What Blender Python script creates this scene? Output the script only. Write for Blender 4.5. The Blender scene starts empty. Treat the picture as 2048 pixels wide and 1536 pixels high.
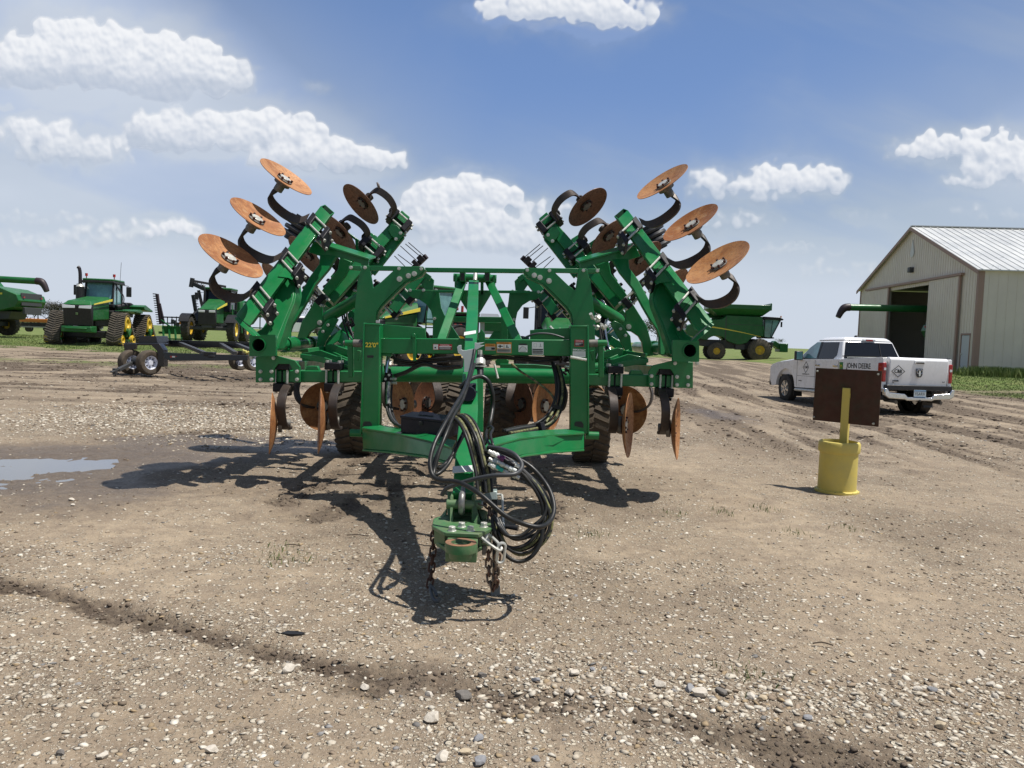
import bpy, bmesh, math, random
import numpy as np
from mathutils import Vector, Matrix
R = math.radians
sc = bpy.context.scene
COL = sc.collection
# ------------------------------------------------------------------ camera
F_PX, PITCH, ROLL, CAM_H = 1536.0, math.atan((768-676)/1536.0), R(2.09), 1.5
cp, sp, cr, sr = math.cos(PITCH), math.sin(PITCH), math.cos(ROLL), math.sin(ROLL)
FWD = Vector((0, cp, -sp)); U0 = Vector((0, sp, cp)); R0 = Vector((1, 0, 0))
RT = R0*cr + U0*sr; UP = U0*cr - R0*sr
CAM = Vector((0, 0, CAM_H))
cam_data = bpy.data.cameras.new('camera'); cam = bpy.data.objects.new('camera', cam_data); COL.objects.link(cam)
cam_data.sensor_width = 36; cam_data.lens = 36*F_PX/2048; cam_data.clip_end = 12000; cam_data.clip_start = 0.05
M4 = Matrix(((RT.x, UP.x, -FWD.x, 0), (RT.y, UP.y, -FWD.y, 0), (RT.z, UP.z, -FWD.z, CAM_H), (0, 0, 0, 1)))
cam.matrix_world = M4; sc.camera = cam
def ray(u, v): return (FWD*F_PX + RT*(u-1024) - UP*(v-768)).normalized()
def P(u, v, d):                       # point seen at photo pixel (u,v) standing on the vertical plane y = d
    r = ray(u, v); return CAM + r*(d/r.y)
def PZ(u, v, z):                      # point seen at (u,v) lying at height z
    r = ray(u, v); return CAM + r*((z-CAM_H)/r.z)
# ------------------------------------------------------------------ sun, world, exposure
SUN_V = Vector((0.40, -0.04, 1.0)).normalized()
sl = bpy.data.lights.new('sun', 'SUN'); sl.energy = 5.0; sl.angle = R(0.55); sl.color = (1, .955, .88)
so = bpy.data.objects.new('sun', sl); COL.objects.link(so); so.location = (20, 5, 50)
so.rotation_euler = SUN_V.to_track_quat('Z', 'Y').to_euler()
SEL = math.asin(SUN_V.z); SAZ = math.atan2(SUN_V.x, SUN_V.y)
sc.view_settings.view_transform = 'Standard'; sc.view_settings.look = 'None'
sc.view_settings.exposure = 0.12; sc.view_settings.gamma = 1
sc.render.engine = 'CYCLES'
W = bpy.data.worlds.new('World'); sc.world = W; W.use_nodes = True
NT = W.node_tree; NT.nodes.clear()
class G:                              # tiny node-graph helper
    def __init__(s, t): s.t = t
    def n(s, k, **kw):
        x = s.t.nodes.new(k)
        for a, b in kw.items(): setattr(x, a, b)
        return x
    def put(s, sock, v):
        if isinstance(v, bpy.types.NodeSocket): s.t.links.new(v, sock)
        else: sock.default_value = v
    def m(s, op, a, b=0.0, c=0.0, clamp=False):
        x = s.n('ShaderNodeMath', operation=op, use_clamp=clamp)
        s.put(x.inputs[0], a); s.put(x.inputs[1], b); s.put(x.inputs[2], c); return x.outputs[0]
    def vm(s, op, a, b=(0, 0, 0)):
        x = s.n('ShaderNodeVectorMath', operation=op); s.put(x.inputs[0], a); s.put(x.inputs[1], b); return x.outputs[0]
    def comb(s, x, y, z=0.0):
        k = s.n('ShaderNodeCombineXYZ'); s.put(k.inputs[0], x); s.put(k.inputs[1], y); s.put(k.inputs[2], z); return k.outputs[0]
    def mix(s, f, a, b, bt='MIX'):
        x = s.n('ShaderNodeMix', data_type='RGBA', blend_type=bt); s.put(x.inputs[0], f)
        s.put(x.inputs[6], a if isinstance(a, bpy.types.NodeSocket) else (*a[:3], 1)); s.put(x.inputs[7], b if isinstance(b, bpy.types.NodeSocket) else (*b[:3], 1)); return x.outputs[2]
    def noise(s, vec, scale, det=4, rough=.55, dist=0.0, col=False):
        x = s.n('ShaderNodeTexNoise'); s.put(x.inputs['Vector'], vec); x.inputs['Scale'].default_value = scale
        x.inputs['Detail'].default_value = det; x.inputs['Roughness'].default_value = rough; x.inputs['Distortion'].default_value = dist
        return x.outputs[1 if col else 0]
    def mr(s, v, a, b, c=0.0, d=1.0, smooth=True):
        x = s.n('ShaderNodeMapRange', clamp=True); x.interpolation_type = 'SMOOTHSTEP' if smooth else 'LINEAR'
        s.put(x.inputs[0], v)
        for i, q in enumerate((a, b, c, d)): s.put(x.inputs[i+1], q)
        return x.outputs[0]
# cumulus clouds: (u, v, half width, half height, strength) in photo pixels, turned into directions of the sky
CLOUDS = [(120, 110, 110, 75, 1.2), (215, 95, 70, 60, 1.1), (330, 130, 120, 70, 1.1), (440, 155, 60, 40, .7), (60, 130, 60, 60, .8), (450, 188, 60, 14, .35), (625, 175, 26, 14, .5),
          (400, 260, 130, 48, 1.05), (520, 262, 110, 48, 1.05), (600, 300, 90, 48, .95), (730, 318, 70, 34, 1.0), (330, 250, 80, 42, .8), (70, 265, 70, 34, .85), (190, 300, 70, 34, .75), (120, 300, 80, 36, .6), (10, 215, 20, 9, .5), (505, 135, 26, 12, .4), 
          (1140, 18, 165, 42, 1.25), (1060, 10, 70, 36, 1.0), (1270, 5, 60, 22, .8), (940, 330, 46, 14, .5),
          (920, 385, 70, 44, 1.05), (980, 395, 60, 44, 1.0), (860, 400, 50, 44, .8), (900, 440, 110, 50, .72), (1090, 425, 70, 30, .72), (1010, 475, 100, 45, .66), (850, 470, 70, 34, .75), 
          (1440, 360, 55, 30, .8), (1560, 355, 70, 36, 1.15), (1640, 360, 50, 34, .9), (1490, 385, 110, 28, .55), (1710, 430, 60, 16, .55), (1960, 290, 110, 38, 1.1), (1850, 300, 70, 28, .8), (2020, 330, 90, 40, .8), (1980, 360, 90, 30, .7),
          (1960, 430, 80, 22, .5), (1600, 500, 90, 20, .58), (330, 462, 70, 30, .78), (200, 470, 90, 28, .6), (100, 436, 120, 20, .65), (60, 480, 110, 26, .4), (1450, 440, 110, 28, .55), (1700, 540, 90, 22, .5), (1240, 480, 60, 26, .5)]
def dirn(u, v):
    r = ray(u, v); return r.x/r.y, r.z/r.y
g = G(NT)
tc = g.n('ShaderNodeTexCoord'); sep = g.n('ShaderNodeSeparateXYZ'); g.put(sep.inputs[0], tc.outputs['Generated'])
zc = g.m('MAXIMUM', sep.outputs[2], .012)
sky = g.n('ShaderNodeTexSky', sky_type='NISHITA'); sky.sun_disc = False; sky.sun_elevation = SEL; sky.sun_rotation = SAZ
sky.air_density = 1.05; sky.dust_density = .55; sky.ozone_density = 3.2; sky.altitude = 300
g.put(sky.inputs[0], g.comb(sep.outputs[0], sep.outputs[1], zc))
cl = g.mr(g.noise(g.comb(g.m('DIVIDE', sep.outputs[0], g.m('ADD', zc, .25)), g.m('DIVIDE', sep.outputs[1], g.m('ADD', zc, .25)), 0.0), 1.3, 3, .6), .47, .66, 0, .8)
front = g.mr(sep.outputs[1], .25, .6, 1.0, 0.0)
bk = g.mix(g.m('MULTIPLY', cl, front), sky.outputs[0], (7.0, 7.3, 7.9))
bg = g.n('ShaderNodeBackground'); g.put(bg.inputs[0], bk); bg.inputs[1].default_value = 0.070
wo = g.n('ShaderNodeOutputWorld'); g.put(wo.inputs[0], bg.outputs[0])
W.cycles.sampling_method = 'MANUAL'; W.cycles.sample_map_resolution = 512
# ------------------------------------------------------------------ materials
MATS = {}
def mat(name, col, rough=.5, metal=0.0, col2=None, nscale=6.0, amt=.5, bump=0.0, bscale=40.0, coat=0.0, spec=.5, alpha=1.0, trans=0.0, emit=None, dust=None, dusts=0.0):
    if name in MATS: return MATS[name]
    m = bpy.data.materials.new(name); m.use_nodes = True; t = m.node_tree; b = t.nodes['Principled BSDF']; g = G(t)
    tc = g.n('ShaderNodeTexCoord').outputs['Object']
    c = (*col, 1)
    if col2:
        f = g.mr(g.noise(tc, nscale, 6, .65), .5-.5*amt*.6, .5+.5*amt*.6)
        c = g.mix(f, col, col2)
    if dust:
        f = g.m('MULTIPLY', g.mr(g.noise(tc, 3.1, 7, .7), .42, .75), dusts)
        c = g.mix(f, c if not isinstance(c, tuple) else col, dust)
    g.put(b.inputs['Base Color'], c)
    rn = g.noise(tc, nscale*2.3, 4, .6)
    g.put(b.inputs['Roughness'], g.mr(rn, .3, .7, max(rough-.08, 0), min(rough+.1, 1)))
    b.inputs['Metallic'].default_value = metal; b.inputs['Coat Weight'].default_value = coat; b.inputs['Coat Roughness'].default_value = .12
    b.inputs['Specular IOR Level'].default_value = spec; b.inputs['Transmission Weight'].default_value = trans; b.inputs['Alpha'].default_value = alpha
    if emit: b.inputs['Emission Color'].default_value = (*emit, 1); b.inputs['Emission Strength'].default_value = 1
    if bump:
        bn = g.n('ShaderNodeBump'); g.put(bn.inputs['Height'], g.noise(tc, bscale, 5, .6)); bn.inputs['Strength'].default_value = bump; bn.inputs['Distance'].default_value = .01
        g.put(b.inputs['Normal'], bn.outputs[0])
    MATS[name] = m; return m
GREEN = mat('green_paint', (.004, .160, .042), .38, col2=(.006, .185, .052), nscale=2.2, coat=.22, spec=.35, dust=(.16, .17, .11), dusts=.20)
GREEN_F = mat('farm_green_paint', (.010, .110, .026), .42, col2=(.016, .135, .035), nscale=1.2, coat=.15, spec=.4, dust=(.16, .16, .11), dusts=.16)
YELLOW = mat('wheel_yellow', (.72, .47, .02), .45, col2=(.6, .42, .06), nscale=4)
STRIPE = mat('stripe_yellow', (.8, .66, .08), .5)
YPAINT = mat('post_yellow_paint', (.66, .53, .12), .6, col2=(.58, .48, .14), nscale=7, amt=.8, bump=.15, bscale=60)
BLACK = mat('black_paint', (.012, .012, .014), .45, col2=(.02, .02, .022), nscale=8)
NAVY = mat('toolbox_paint', (.006, .007, .016), .5, spec=.25)
RUBBER = mat('hose_rubber', (.008, .0085, .0095), .42, spec=.4, col2=(.022, .022, .02), nscale=9, amt=.8)
HOSEY = mat('hose_yellow_stripe', (.24, .24, .09), .55, col2=(.03, .03, .03), nscale=30)
HOSEG = mat('hose_grey', (.045, .048, .052), .5)
TYRE = mat('tyre_rubber', (.045, .042, .038), .85, col2=(.14, .115, .085), nscale=5, amt=1.0, bump=.3, bscale=30)
TYRE_D = mat('tyre_dark', (.022, .022, .022), .8, col2=(.06, .052, .042), nscale=5, amt=.9)
TYRE_M = mat('tyre_muddy', (.13, .10, .07), .95, col2=(.05, .042, .035), nscale=6, amt=1.0, bump=.6, bscale=25)
STEEL = mat('zinc_steel', (.66, .66, .61), .38, .35, col2=(.5, .5, .46), nscale=20)
CAST = mat('cast_steel', (.11, .105, .10), .55, .3, col2=(.20, .19, .17), nscale=14)
SHANK = mat('shank_steel', (.030, .028, .030), .5, .25, col2=(.075, .05, .036), nscale=3.4, amt=.9, bump=.15)
CLAMP = mat('clamp_black', (.007, .007, .011), .5, spec=.3, col2=(.015, .014, .018), nscale=9)
def rust_mat(name, a, b, c):
    m = bpy.data.materials.new(name); m.use_nodes = True; t = m.node_tree; bs = t.nodes['Principled BSDF']; g = G(t)
    tc = g.n('ShaderNodeTexCoord').outputs['Object']
    oi = g.n('ShaderNodeObjectInfo').outputs['Random']; f = g.mr(g.m('ADD', g.noise(tc, 5.5, 8, .7, .6), g.m('MULTIPLY', g.m('SUBTRACT', oi, .5), .16)), .36, .62); f2 = g.mr(g.noise(tc, 34, 6, .7), .44, .66); f3 = g.mr(g.noise(g.vm('ADD', tc, (7, 3, 1)), 9, 5, .7), .55, .72)
    k = g.mix(f, a, b); k = g.mix(g.m('MULTIPLY', f2, .55), k, c); k = g.mix(g.m('MULTIPLY', f3, .5), k, (.50, .34, .19) if a[0] > .2 else (.22, .12, .07)); k = g.mix(g.m('MULTIPLY', g.mr(g.noise(g.vm('MULTIPLY', tc, (1, 1, 7)), 7, 5, .7), .55, .75), .45), k, (.16, .11, .08))
    g.put(bs.inputs['Base Color'], k); g.put(bs.inputs['Roughness'], g.mr(f2, 0, 1, .48, .72)); bs.inputs['Metallic'].default_value = .12
    bn = g.n('ShaderNodeBump'); g.put(bn.inputs['Height'], g.noise(tc, 70, 6, .7)); bn.inputs['Strength'].default_value = .25; bn.inputs['Distance'].default_value = .004; g.put(bs.inputs['Normal'], bn.outputs[0])
    return m
RUST = rust_mat('rusty_disc', (.31, .12, .042), (.50, .245, .10), (.17, .065, .03))
RUST_SHADE = rust_mat('shaded_rusty_disc', (.13, .055, .03), (.19, .08, .04), (.055, .03, .022))  # rust colour darkened to carry the shade on the rear blades
RUSTPL = mat('brown_rusty_sheet', (.060, .022, .014), .72, col2=(.078, .03, .018), nscale=5, amt=.9, dust=(.02, .04, .02), dusts=.5)
CHAIN = mat('chain_steel', (.16, .14, .12), .5, .6, col2=(.15, .065, .04), nscale=12, amt=.9)
CHAINR = mat('rusty_chain', (.09, .035, .022), .6, .4, col2=(.05, .03, .025), nscale=12)
WHITE = mat('white_car_paint', (.90, .91, .93), .28, col2=(.88, .885, .89), nscale=2, coat=.6, dust=(.6, .56, .50), dusts=.10)
WHITED = mat('white_sticker', (.72, .76, .74), .5)
GLASS = mat('dark_glass', (.008, .010, .014), .08, spec=.45)
TGLASS = mat('cab_glass', (.20, .42, .42), .06, spec=.9, coat=.5, col2=(.10, .22, .24), nscale=.9)
CHROME = mat('chrome', (.72, .73, .75), .16, .95)
RED = mat('red_lens', (.35, .01, .012), .2, coat=.5); REDP = mat('red_paint', (.42, .03, .025), .4); ORANGE = mat('orange_paint', (.75, .26, .05), .5)
LAMP = mat('head_lamp', (.7, .72, .74), .15, coat=.6)
GREY = mat('grey_paint', (.30, .31, .32), .45); DGREY = mat('dark_grey_metal', (.06, .062, .066), .5, .2)
TEXTK = mat('text_black', (.015, .015, .015), .5); TEXTW = mat('text_white', (.8, .8, .8), .5); TEXTY = mat('text_yellow', (.75, .60, .06), .5)
SREDD = mat('sticker_red', (.45, .03, .03), .5); SORNG = mat('sticker_orange', (.62, .25, .04), .5); SGREY = mat('sticker_grey', (.35, .37, .36), .5)
# ------------------------------------------------------------------ mesh builder
def catmull(pts, n=8, closed=False):
    p = [Vector(q) for q in pts]; out = []
    m = len(p); rng = m if closed else m-1
    for i in range(rng):
        if closed: a, b, c, d = p[(i-1) % m], p[i], p[(i+1) % m], p[(i+2) % m]
        else: a, b, c, d = p[max(i-1, 0)], p[i], p[i+1], p[min(i+2, m-1)]
        for k in range(n):
            t = k/n; out.append(.5*((2*b)+(c-a)*t+(2*a-5*b+4*c-d)*t*t+(3*b-a-3*c+d)*t*t*t))
    if not closed: out.append(p[-1])
    return out
class MB:
    def __init__(s): s.v = []; s.f = []; s.m = []; s.parts = []
    def add(s, vs, fs, mi=0):
        o = len(s.v); s.parts.append((o, len(s.f), len(vs), len(fs))); s.v += [tuple(q) for q in vs]; s.f += [tuple(o+i for i in f) for f in fs]; s.m += [mi]*len(fs); return s
    def hexa(s, a, mi=0):             # 8 corners: 0-3 front loop, 4-7 back loop
        return s.add(a, [(0, 1, 2, 3), (7, 6, 5, 4), (0, 4, 5, 1), (1, 5, 6, 2), (2, 6, 7, 3), (3, 7, 4, 0)], mi)
    def box(s, c, sz, rot=None, mi=0):
        c = Vector(c); a, b, d = sz[0]/2, sz[1]/2, sz[2]/2
        q = [Vector(t) for t in ((-a, -b, -d), (a, -b, -d), (a, -b, d), (-a, -b, d), (-a, b, -d), (a, b, -d), (a, b, d), (-a, b, d))]
        if rot: q = [rot @ t for t in q]
        return s.hexa([c+t for t in q], mi)
    def beam(s, p, q, w, h, up=(0, 0, 1), mi=0, w2=None, h2=None):
        p, q = Vector(p), Vector(q); t = (q-p).normalized(); sd = t.cross(Vector(up))
        if sd.length < 1e-4: sd = Vector((1, 0, 0))
        sd.normalize(); u = sd.cross(t)
        w2 = w if w2 is None else w2; h2 = h if h2 is None else h2
        def lp(c, a, b): return [c-sd*a/2-u*b/2, c+sd*a/2-u*b/2, c+sd*a/2+u*b/2, c-sd*a/2+u*b/2]
        return s.hexa(lp(p, w, h)+lp(q, w2, h2), mi)
    def tube(s, pts, r, n=8, closed=False, mi=0, cap=True):
        pts = [Vector(p) for p in pts]; m = len(pts); vs = []; fs = []; prev = None
        rr = r if isinstance(r, (list, tuple)) else [r]*m
        for i, p in enumerate(pts):
            a = pts[(i-1) % m] if (closed or i > 0) else p; b = pts[(i+1) % m] if (closed or i < m-1) else p
            t = (b-a).normalized() if (b-a).length > 1e-9 else Vector((0, 0, 1))
            if prev is None: prev = t.cross(Vector((0, 0, 1)) if abs(t.z) < .9 else Vector((1, 0, 0))).normalized()
            x = (prev-t*prev.dot(t)).normalized(); y = t.cross(x); prev = x
            for k in range(n):
                an = 2*math.pi*k/n; vs.append(p+(x*math.cos(an)+y*math.sin(an))*rr[i])
        for i in range(m if closed else m-1):
            j = (i+1) % m
            for k in range(n): fs.append((i*n+k, i*n+(k+1) % n, j*n+(k+1) % n, j*n+k))
        if cap and not closed: fs.append(tuple(range(n-1, -1, -1))); fs.append(tuple((m-1)*n+k for k in range(n)))
        return s.add(vs, fs, mi)
    def cyl(s, p, q, r, n=16, r2=None, mi=0): return s.tube([p, q], [r, r if r2 is None else r2], n, mi=mi)
    def lathe(s, prof, c, axis, n=24, mi=0):   # prof: (radius, height along axis)
        c = Vector(c); a = Vector(axis).normalized(); x = a.cross(Vector((0, 0, 1)) if abs(a.z) < .9 else Vector((1, 0, 0))).normalized(); y = a.cross(x)
        vs = []; fs = []; m = len(prof)
        for r, h in prof:
            for k in range(n):
                an = 2*math.pi*k/n; vs.append(c+a*h+(x*math.cos(an)+y*math.sin(an))*max(r, 1e-4))
        for i in range(m-1):
            for k in range(n): fs.append((i*n+k, i*n+(k+1) % n, (i+1)*n+(k+1) % n, (i+1)*n+k))
        return s.add(vs, fs, mi)
    def prism(s, a, off, mi=0):       # polygon a swept by a vector, or to a second polygon
        a = [Vector(q) for q in a]; n = len(a)
        b = [q+Vector(off) for q in a] if not isinstance(off, list) else [Vector(q) for q in off]
        return s.add(a+b, [tuple(range(n)), tuple(range(2*n-1, n-1, -1))]+[(i, i+n, (i+1) % n+n, (i+1) % n) for i in range(n)], mi)
    def ribbon(s, pts, wv, th, mi=0):
        pts = [Vector(p) for p in pts]; wv = Vector(wv); vs = []; fs = []; m = len(pts)
        for i, p in enumerate(pts):
            t = (pts[min(i+1, m-1)]-pts[max(i-1, 0)]).normalized(); nn = t.cross(wv).normalized()*th/2
            vs += [p-wv/2-nn, p+wv/2-nn, p+wv/2+nn, p-wv/2+nn]
        for i in range(m-1):
            for k in range(4): fs.append((i*4+k, i*4+(k+1) % 4, i*4+4+(k+1) % 4, i*4+4+k))
        fs += [(3, 2, 1, 0), tuple((m-1)*4+k for k in range(4))]
        return s.add(vs, fs, mi)
    def build(s, name, mats, parent=None, bevel=0.0, org=None, smooth=40, label=None):
        np_ = len(s.parts)
        if 2 <= np_ <= 8 and not getattr(s, 'sub', False):
            bb = []
            for (vo, fo, vn, fn) in s.parts:
                q = s.v[vo:vo+vn]; bb.append([(min(p[i] for p in q)-.004, max(p[i] for p in q)+.004) for i in range(3)])
            lab_ = list(range(np_))
            for i in range(np_):
                for j in range(i):
                    if all(bb[i][k][0] <= bb[j][k][1] and bb[j][k][0] <= bb[i][k][1] for k in range(3)):
                        li, lj = lab_[i], lab_[j]; lab_ = [lj if x == li else x for x in lab_]
            gs = sorted(set(lab_))
            if len(gs) > 1:
                first = None
                for g_ in gs:
                    m_ = MB(); m_.sub = True
                    for k in range(np_):
                        if lab_[k] == g_:
                            vo, fo, vn, fn = s.parts[k]; base_ = len(m_.v); m_.v += s.v[vo:vo+vn]; m_.f += [tuple(i-vo+base_ for i in f) for f in s.f[fo:fo+fn]]; m_.m += s.m[fo:fo+fn]
                    ob = m_.build(name, mats, parent, bevel, org, smooth, label); first = first or ob
                return first
        me = bpy.data.meshes.new(name)
        o_ = Vector(org) if org is not None else (ORG.get(parent.name, Vector((0, 0, 0))) if parent else Vector((0, 0, 0)))
        me.from_pydata([tuple(Vector(v)-o_) for v in s.v], [], s.f)
        for m in (mats if isinstance(mats, (list, tuple)) else [mats]): me.materials.append(m)
        me.polygons.foreach_set('material_index', s.m)
        bm = bmesh.new(); bm.from_mesh(me); bmesh.ops.recalc_face_normals(bm, faces=bm.faces); bm.to_mesh(me); bm.free()
        me.polygons.foreach_set('use_smooth', [True]*len(me.polygons)); me.set_sharp_from_angle(angle=R(smooth)); me.update()
        o = bpy.data.objects.new(name, me); COL.objects.link(o)
        if parent is not None: o.parent = parent; ORG[o.name] = o_
        else: o.location = o_; ORG[o.name] = o_
        if bevel:
            b = o.modifiers.new('bevel', 'BEVEL'); b.width = bevel; b.segments = 2; b.limit_method = 'ANGLE'; b.angle_limit = R(35)
        if label: o['label'] = label
        return o
ORG = {}
def thing(name, loc, label, cat, group=None, rz=0.0, world=True):
    o = bpy.data.objects.new(name, None); COL.objects.link(o); o.location = loc; o.rotation_euler = (0, 0, rz); o.empty_display_size = .2
    o['label'] = label; o['category'] = cat
    if group: o['group'] = group
    ORG[o.name] = Vector(loc) if world else Vector((0, 0, 0)); return o
def tag(o, label=None, cat=None, group=None, kind=None):
    for k, v in (('label', label), ('category', cat), ('group', group), ('kind', kind)):
        if v: o[k] = v
    return o
def text_part(name, txt, size, origin, xdir, ydir, m, parent, thick=.002, align='CENTER', bold=0.0, shear=0.0, label=None):
    cu = bpy.data.curves.new('t', 'FONT'); cu.body = txt; cu.size = size; cu.extrude = thick/2; cu.align_x = align; cu.align_y = 'CENTER'; cu.offset = bold; cu.shear = shear
    cu.resolution_u = 3
    to = bpy.data.objects.new('t', cu); COL.objects.link(to); dg = bpy.context.evaluated_depsgraph_get(); me = bpy.data.meshes.new_from_object(to.evaluated_get(dg))
    bpy.data.objects.remove(to); bpy.data.curves.remove(cu)
    x = Vector(xdir).normalized(); y = Vector(ydir); y = (y-x*y.dot(x)).normalized(); z = x.cross(y)
    o_ = ORG.get(parent.name, Vector((0, 0, 0))) if parent else Vector((0, 0, 0)); c = Vector(origin)-o_
    me.transform(Matrix(((x.x, y.x, z.x, c.x), (x.y, y.y, z.y, c.y), (x.z, y.z, z.z, c.z), (0, 0, 0, 1))))
    me.materials.clear(); me.materials.append(m); o = bpy.data.objects.new(name, me); COL.objects.link(o)
    if parent: o.parent = parent
    ORG[o.name] = o_
    if label: o['label'] = label
    return o
# ------------------------------------------------------------------ ground
def vnoise(x, y, seed=0):
    rg = np.random.RandomState(seed).rand(256, 256); xi = np.floor(x).astype(int); yi = np.floor(y).astype(int); fx = x-xi; fy = y-yi
    fx = fx*fx*(3-2*fx); fy = fy*fy*(3-2*fy); a = rg[xi & 255, yi & 255]; b = rg[(xi+1) & 255, yi & 255]; c = rg[xi & 255, (yi+1) & 255]; d = rg[(xi+1) & 255, (yi+1) & 255]
    return (a*(1-fx)+b*fx)*(1-fy)+(c*(1-fx)+d*fx)*fy
def fbm(x, y, seed=0, o=4):
    s = 0; a = .5; t = 0
    for i in range(o): s = s+a*vnoise(x*2**i+17.3*i, y*2**i+5.1*i, seed+i); t += a; a *= .5
    return s/t
def sst(a, b, x): t = np.clip((x-a)/(b-a), 0, 1); return t*t*(3-2*t)
def base_z(x, y):
    x = np.asarray(x, float); y = np.asarray(y, float)
    z = .28*sst(30, 62, y)+.32*sst(19, 24, x)*sst(27, 38, y)*(1-sst(90, 120, y))
    z = z-.14*np.exp(-(((x-9)/6)**2+((y-22)/4.5)**2))
    return z
def polyd(x, y, pts):
    best = np.full(np.shape(x), 1e9)
    for (ax, ay), (bx, by) in zip(pts[:-1], pts[1:]):
        dx, dy = bx-ax, by-ay; t = np.clip(((x-ax)*dx+(y-ay)*dy)/(dx*dx+dy*dy), 0, 1)
        best = np.minimum(best, np.hypot(x-ax-t*dx, y-ay-t*dy))
    return best
def gp(u, v, z=0.0): p = PZ(u, v, z); return (p.x, p.y)
TRK1 = [gp(*p) for p in ((-200, 1120), (0, 1165), (130, 1195), (300, 1240), (430, 1275), (600, 1318), (760, 1352))]
TRK2 = [gp(*p) for p in ((760, 1347), (950, 1376), (1100, 1404), (1300, 1434), (1550, 1478), (1900, 1560))]
RUTS = [[gp(*p) for p in q] for q in (((560, 1005), (640, 965), (760, 905)), ((760, 1000), (860, 925)), ((640, 1035), (700, 1000), (760, 960)), ((1060, 935), (1090, 985), (1120, 1040)), ((1010, 925), (1060, 960)), ((350, 870), (430, 862), (560, 855)))]
PUD = gp(40, 938)
def masks(x, y):
    """returns mud, gravel, grass, wet in 0..1"""
    n1 = fbm(x*.9, y*.9, 3); n2 = fbm(x*3.3, y*3.3, 9); n3 = fbm(x*9, y*9, 21, 3); n4 = fbm(x*.25, y*.25, 5)
    xs = .65*fbm(x*.22+3, y*1.5, 31, 4)+.35*fbm(x*.3+9, y*3.6, 37, 3)          # streaks along x (left yard)
    ys = .6*fbm(x*1.6-.12*y, y*.16, 41, 4)+.4*fbm(x*4.2-.3*y, y*.22, 47, 3)   # streaks along y (right yard)
    mud = np.zeros_like(x)
    mud = np.maximum(mud, (1-sst(.03, .135, polyd(x, y, TRK1)+(n2-.5)*.20+(n3-.5)*.10)))
    mud = np.maximum(mud, (1-sst(.02, .22, polyd(x, y, TRK2)+(n2-.5)*.45))*.8)
    for q in RUTS: mud = np.maximum(mud, (1-sst(.03, .22, polyd(x, y, q)+(n2-.5)*.4))*.85)
    L = 1-sst(1.5, 6.0, x); far = sst(11, 17, y)
    mud = np.maximum(mud, L*far*sst(.44, .57, xs)*(.4+.6*sst(.3, .6, n1)))
    mud = np.maximum(mud, (1-sst(-9, -4, x))*sst(19, 22, y)*(1-sst(33, 37, y))*sst(.36, .48, n1*.5+xs*.5)*1.0)
    mud = np.maximum(mud, sst(2, 5, x)*sst(8, 12, y)*sst(.46, .56, ys)*.95)
    lane = np.exp(-((x-7.4-.12*(y-12))/.35)**2)+np.exp(-((x-9.3-.12*(y-12))/.35)**2)+np.exp(-((x-5.2-.02*(y-12))/.3)**2)*.6
    mud = np.maximum(mud, np.clip(lane, 0, 1)*sst(7, 10, y)*sst(.35, .6, n2)*.85)
    mud = np.maximum(mud, sst(12, 16, x)*sst(25, 28, y)*(1-sst(30, 33, y))*.9*sst(.3, .5, n1))
    pd = np.hypot((x-PUD[0])/2.1, (y-PUD[1])/2.0)
    wet = 1-sst(.55, 1.25, pd+(n1-.5)*.9)
    wet = np.maximum(wet, (1-sst(.3, 1.0, np.hypot((x+3.6)/2.8, (y-10.0)/.9)+(n1-.5)))*.9)
    wet = np.maximum(wet, (1-sst(.4, 1.0, np.hypot((x-4.6)/.9, (y-17)/2.6)+(n2-.5)*.8))*.8)
    mud = np.maximum(mud, wet*.55)
    mud = np.maximum(mud, .45*(1-sst(.6, 1.15, np.hypot((x+.6)/2.6, (y-7.7)/2.0)+(n2-.5)*.7)))       # churned ground under the implement
    mud = np.maximum(mud, .30*sst(.55, .7, n1)*sst(3.4, 5, y))
    grass = (1-sst(-9, -4, x))*sst(39, 42, y+(n1-.5)*9)
    grass = np.maximum(grass, (1-sst(-12, -8, x))*np.exp(-((y-29.5-(n1-.5)*4)/1.1)**2)*.75*sst(.35, .6, n2))
    grass = np.maximum(grass, sst(62, 68, y+(n1-.5)*9))
    grass = np.maximum(grass, sst(17.3, 19.2, x+(n1-.5)*2.6-(y-30)*.03)*sst(27, 29.5, y+(n2-.5)*5)*(1-.7*np.exp(-((y-31.5)/1.1)**2)))
    grass = np.maximum(grass, (1-sst(-2, 2, x))*sst(44, 47, y))
    gravel = np.clip(.35+.9*(n1-.45)+.5*(n2-.5), 0, 1)
    gravel = np.maximum(gravel, (1-sst(3.6, 4.3, y+(n1-.5)*1.2+.16*x))*(.35+.65*sst(.36, .60, .6*n1+.4*n2)))
    gravel = np.maximum(gravel, .95*(1-sst(.7, 1.25, np.hypot((x+4.4)/3.6, (y-12.4)/3.0)+(n1-.5)*.8)))
    gravel = gravel*(1-.85*mud)*(1-grass)*(1-.6*wet)
    return mud, gravel, grass, wet, n2, n3, xs, ys
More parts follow.
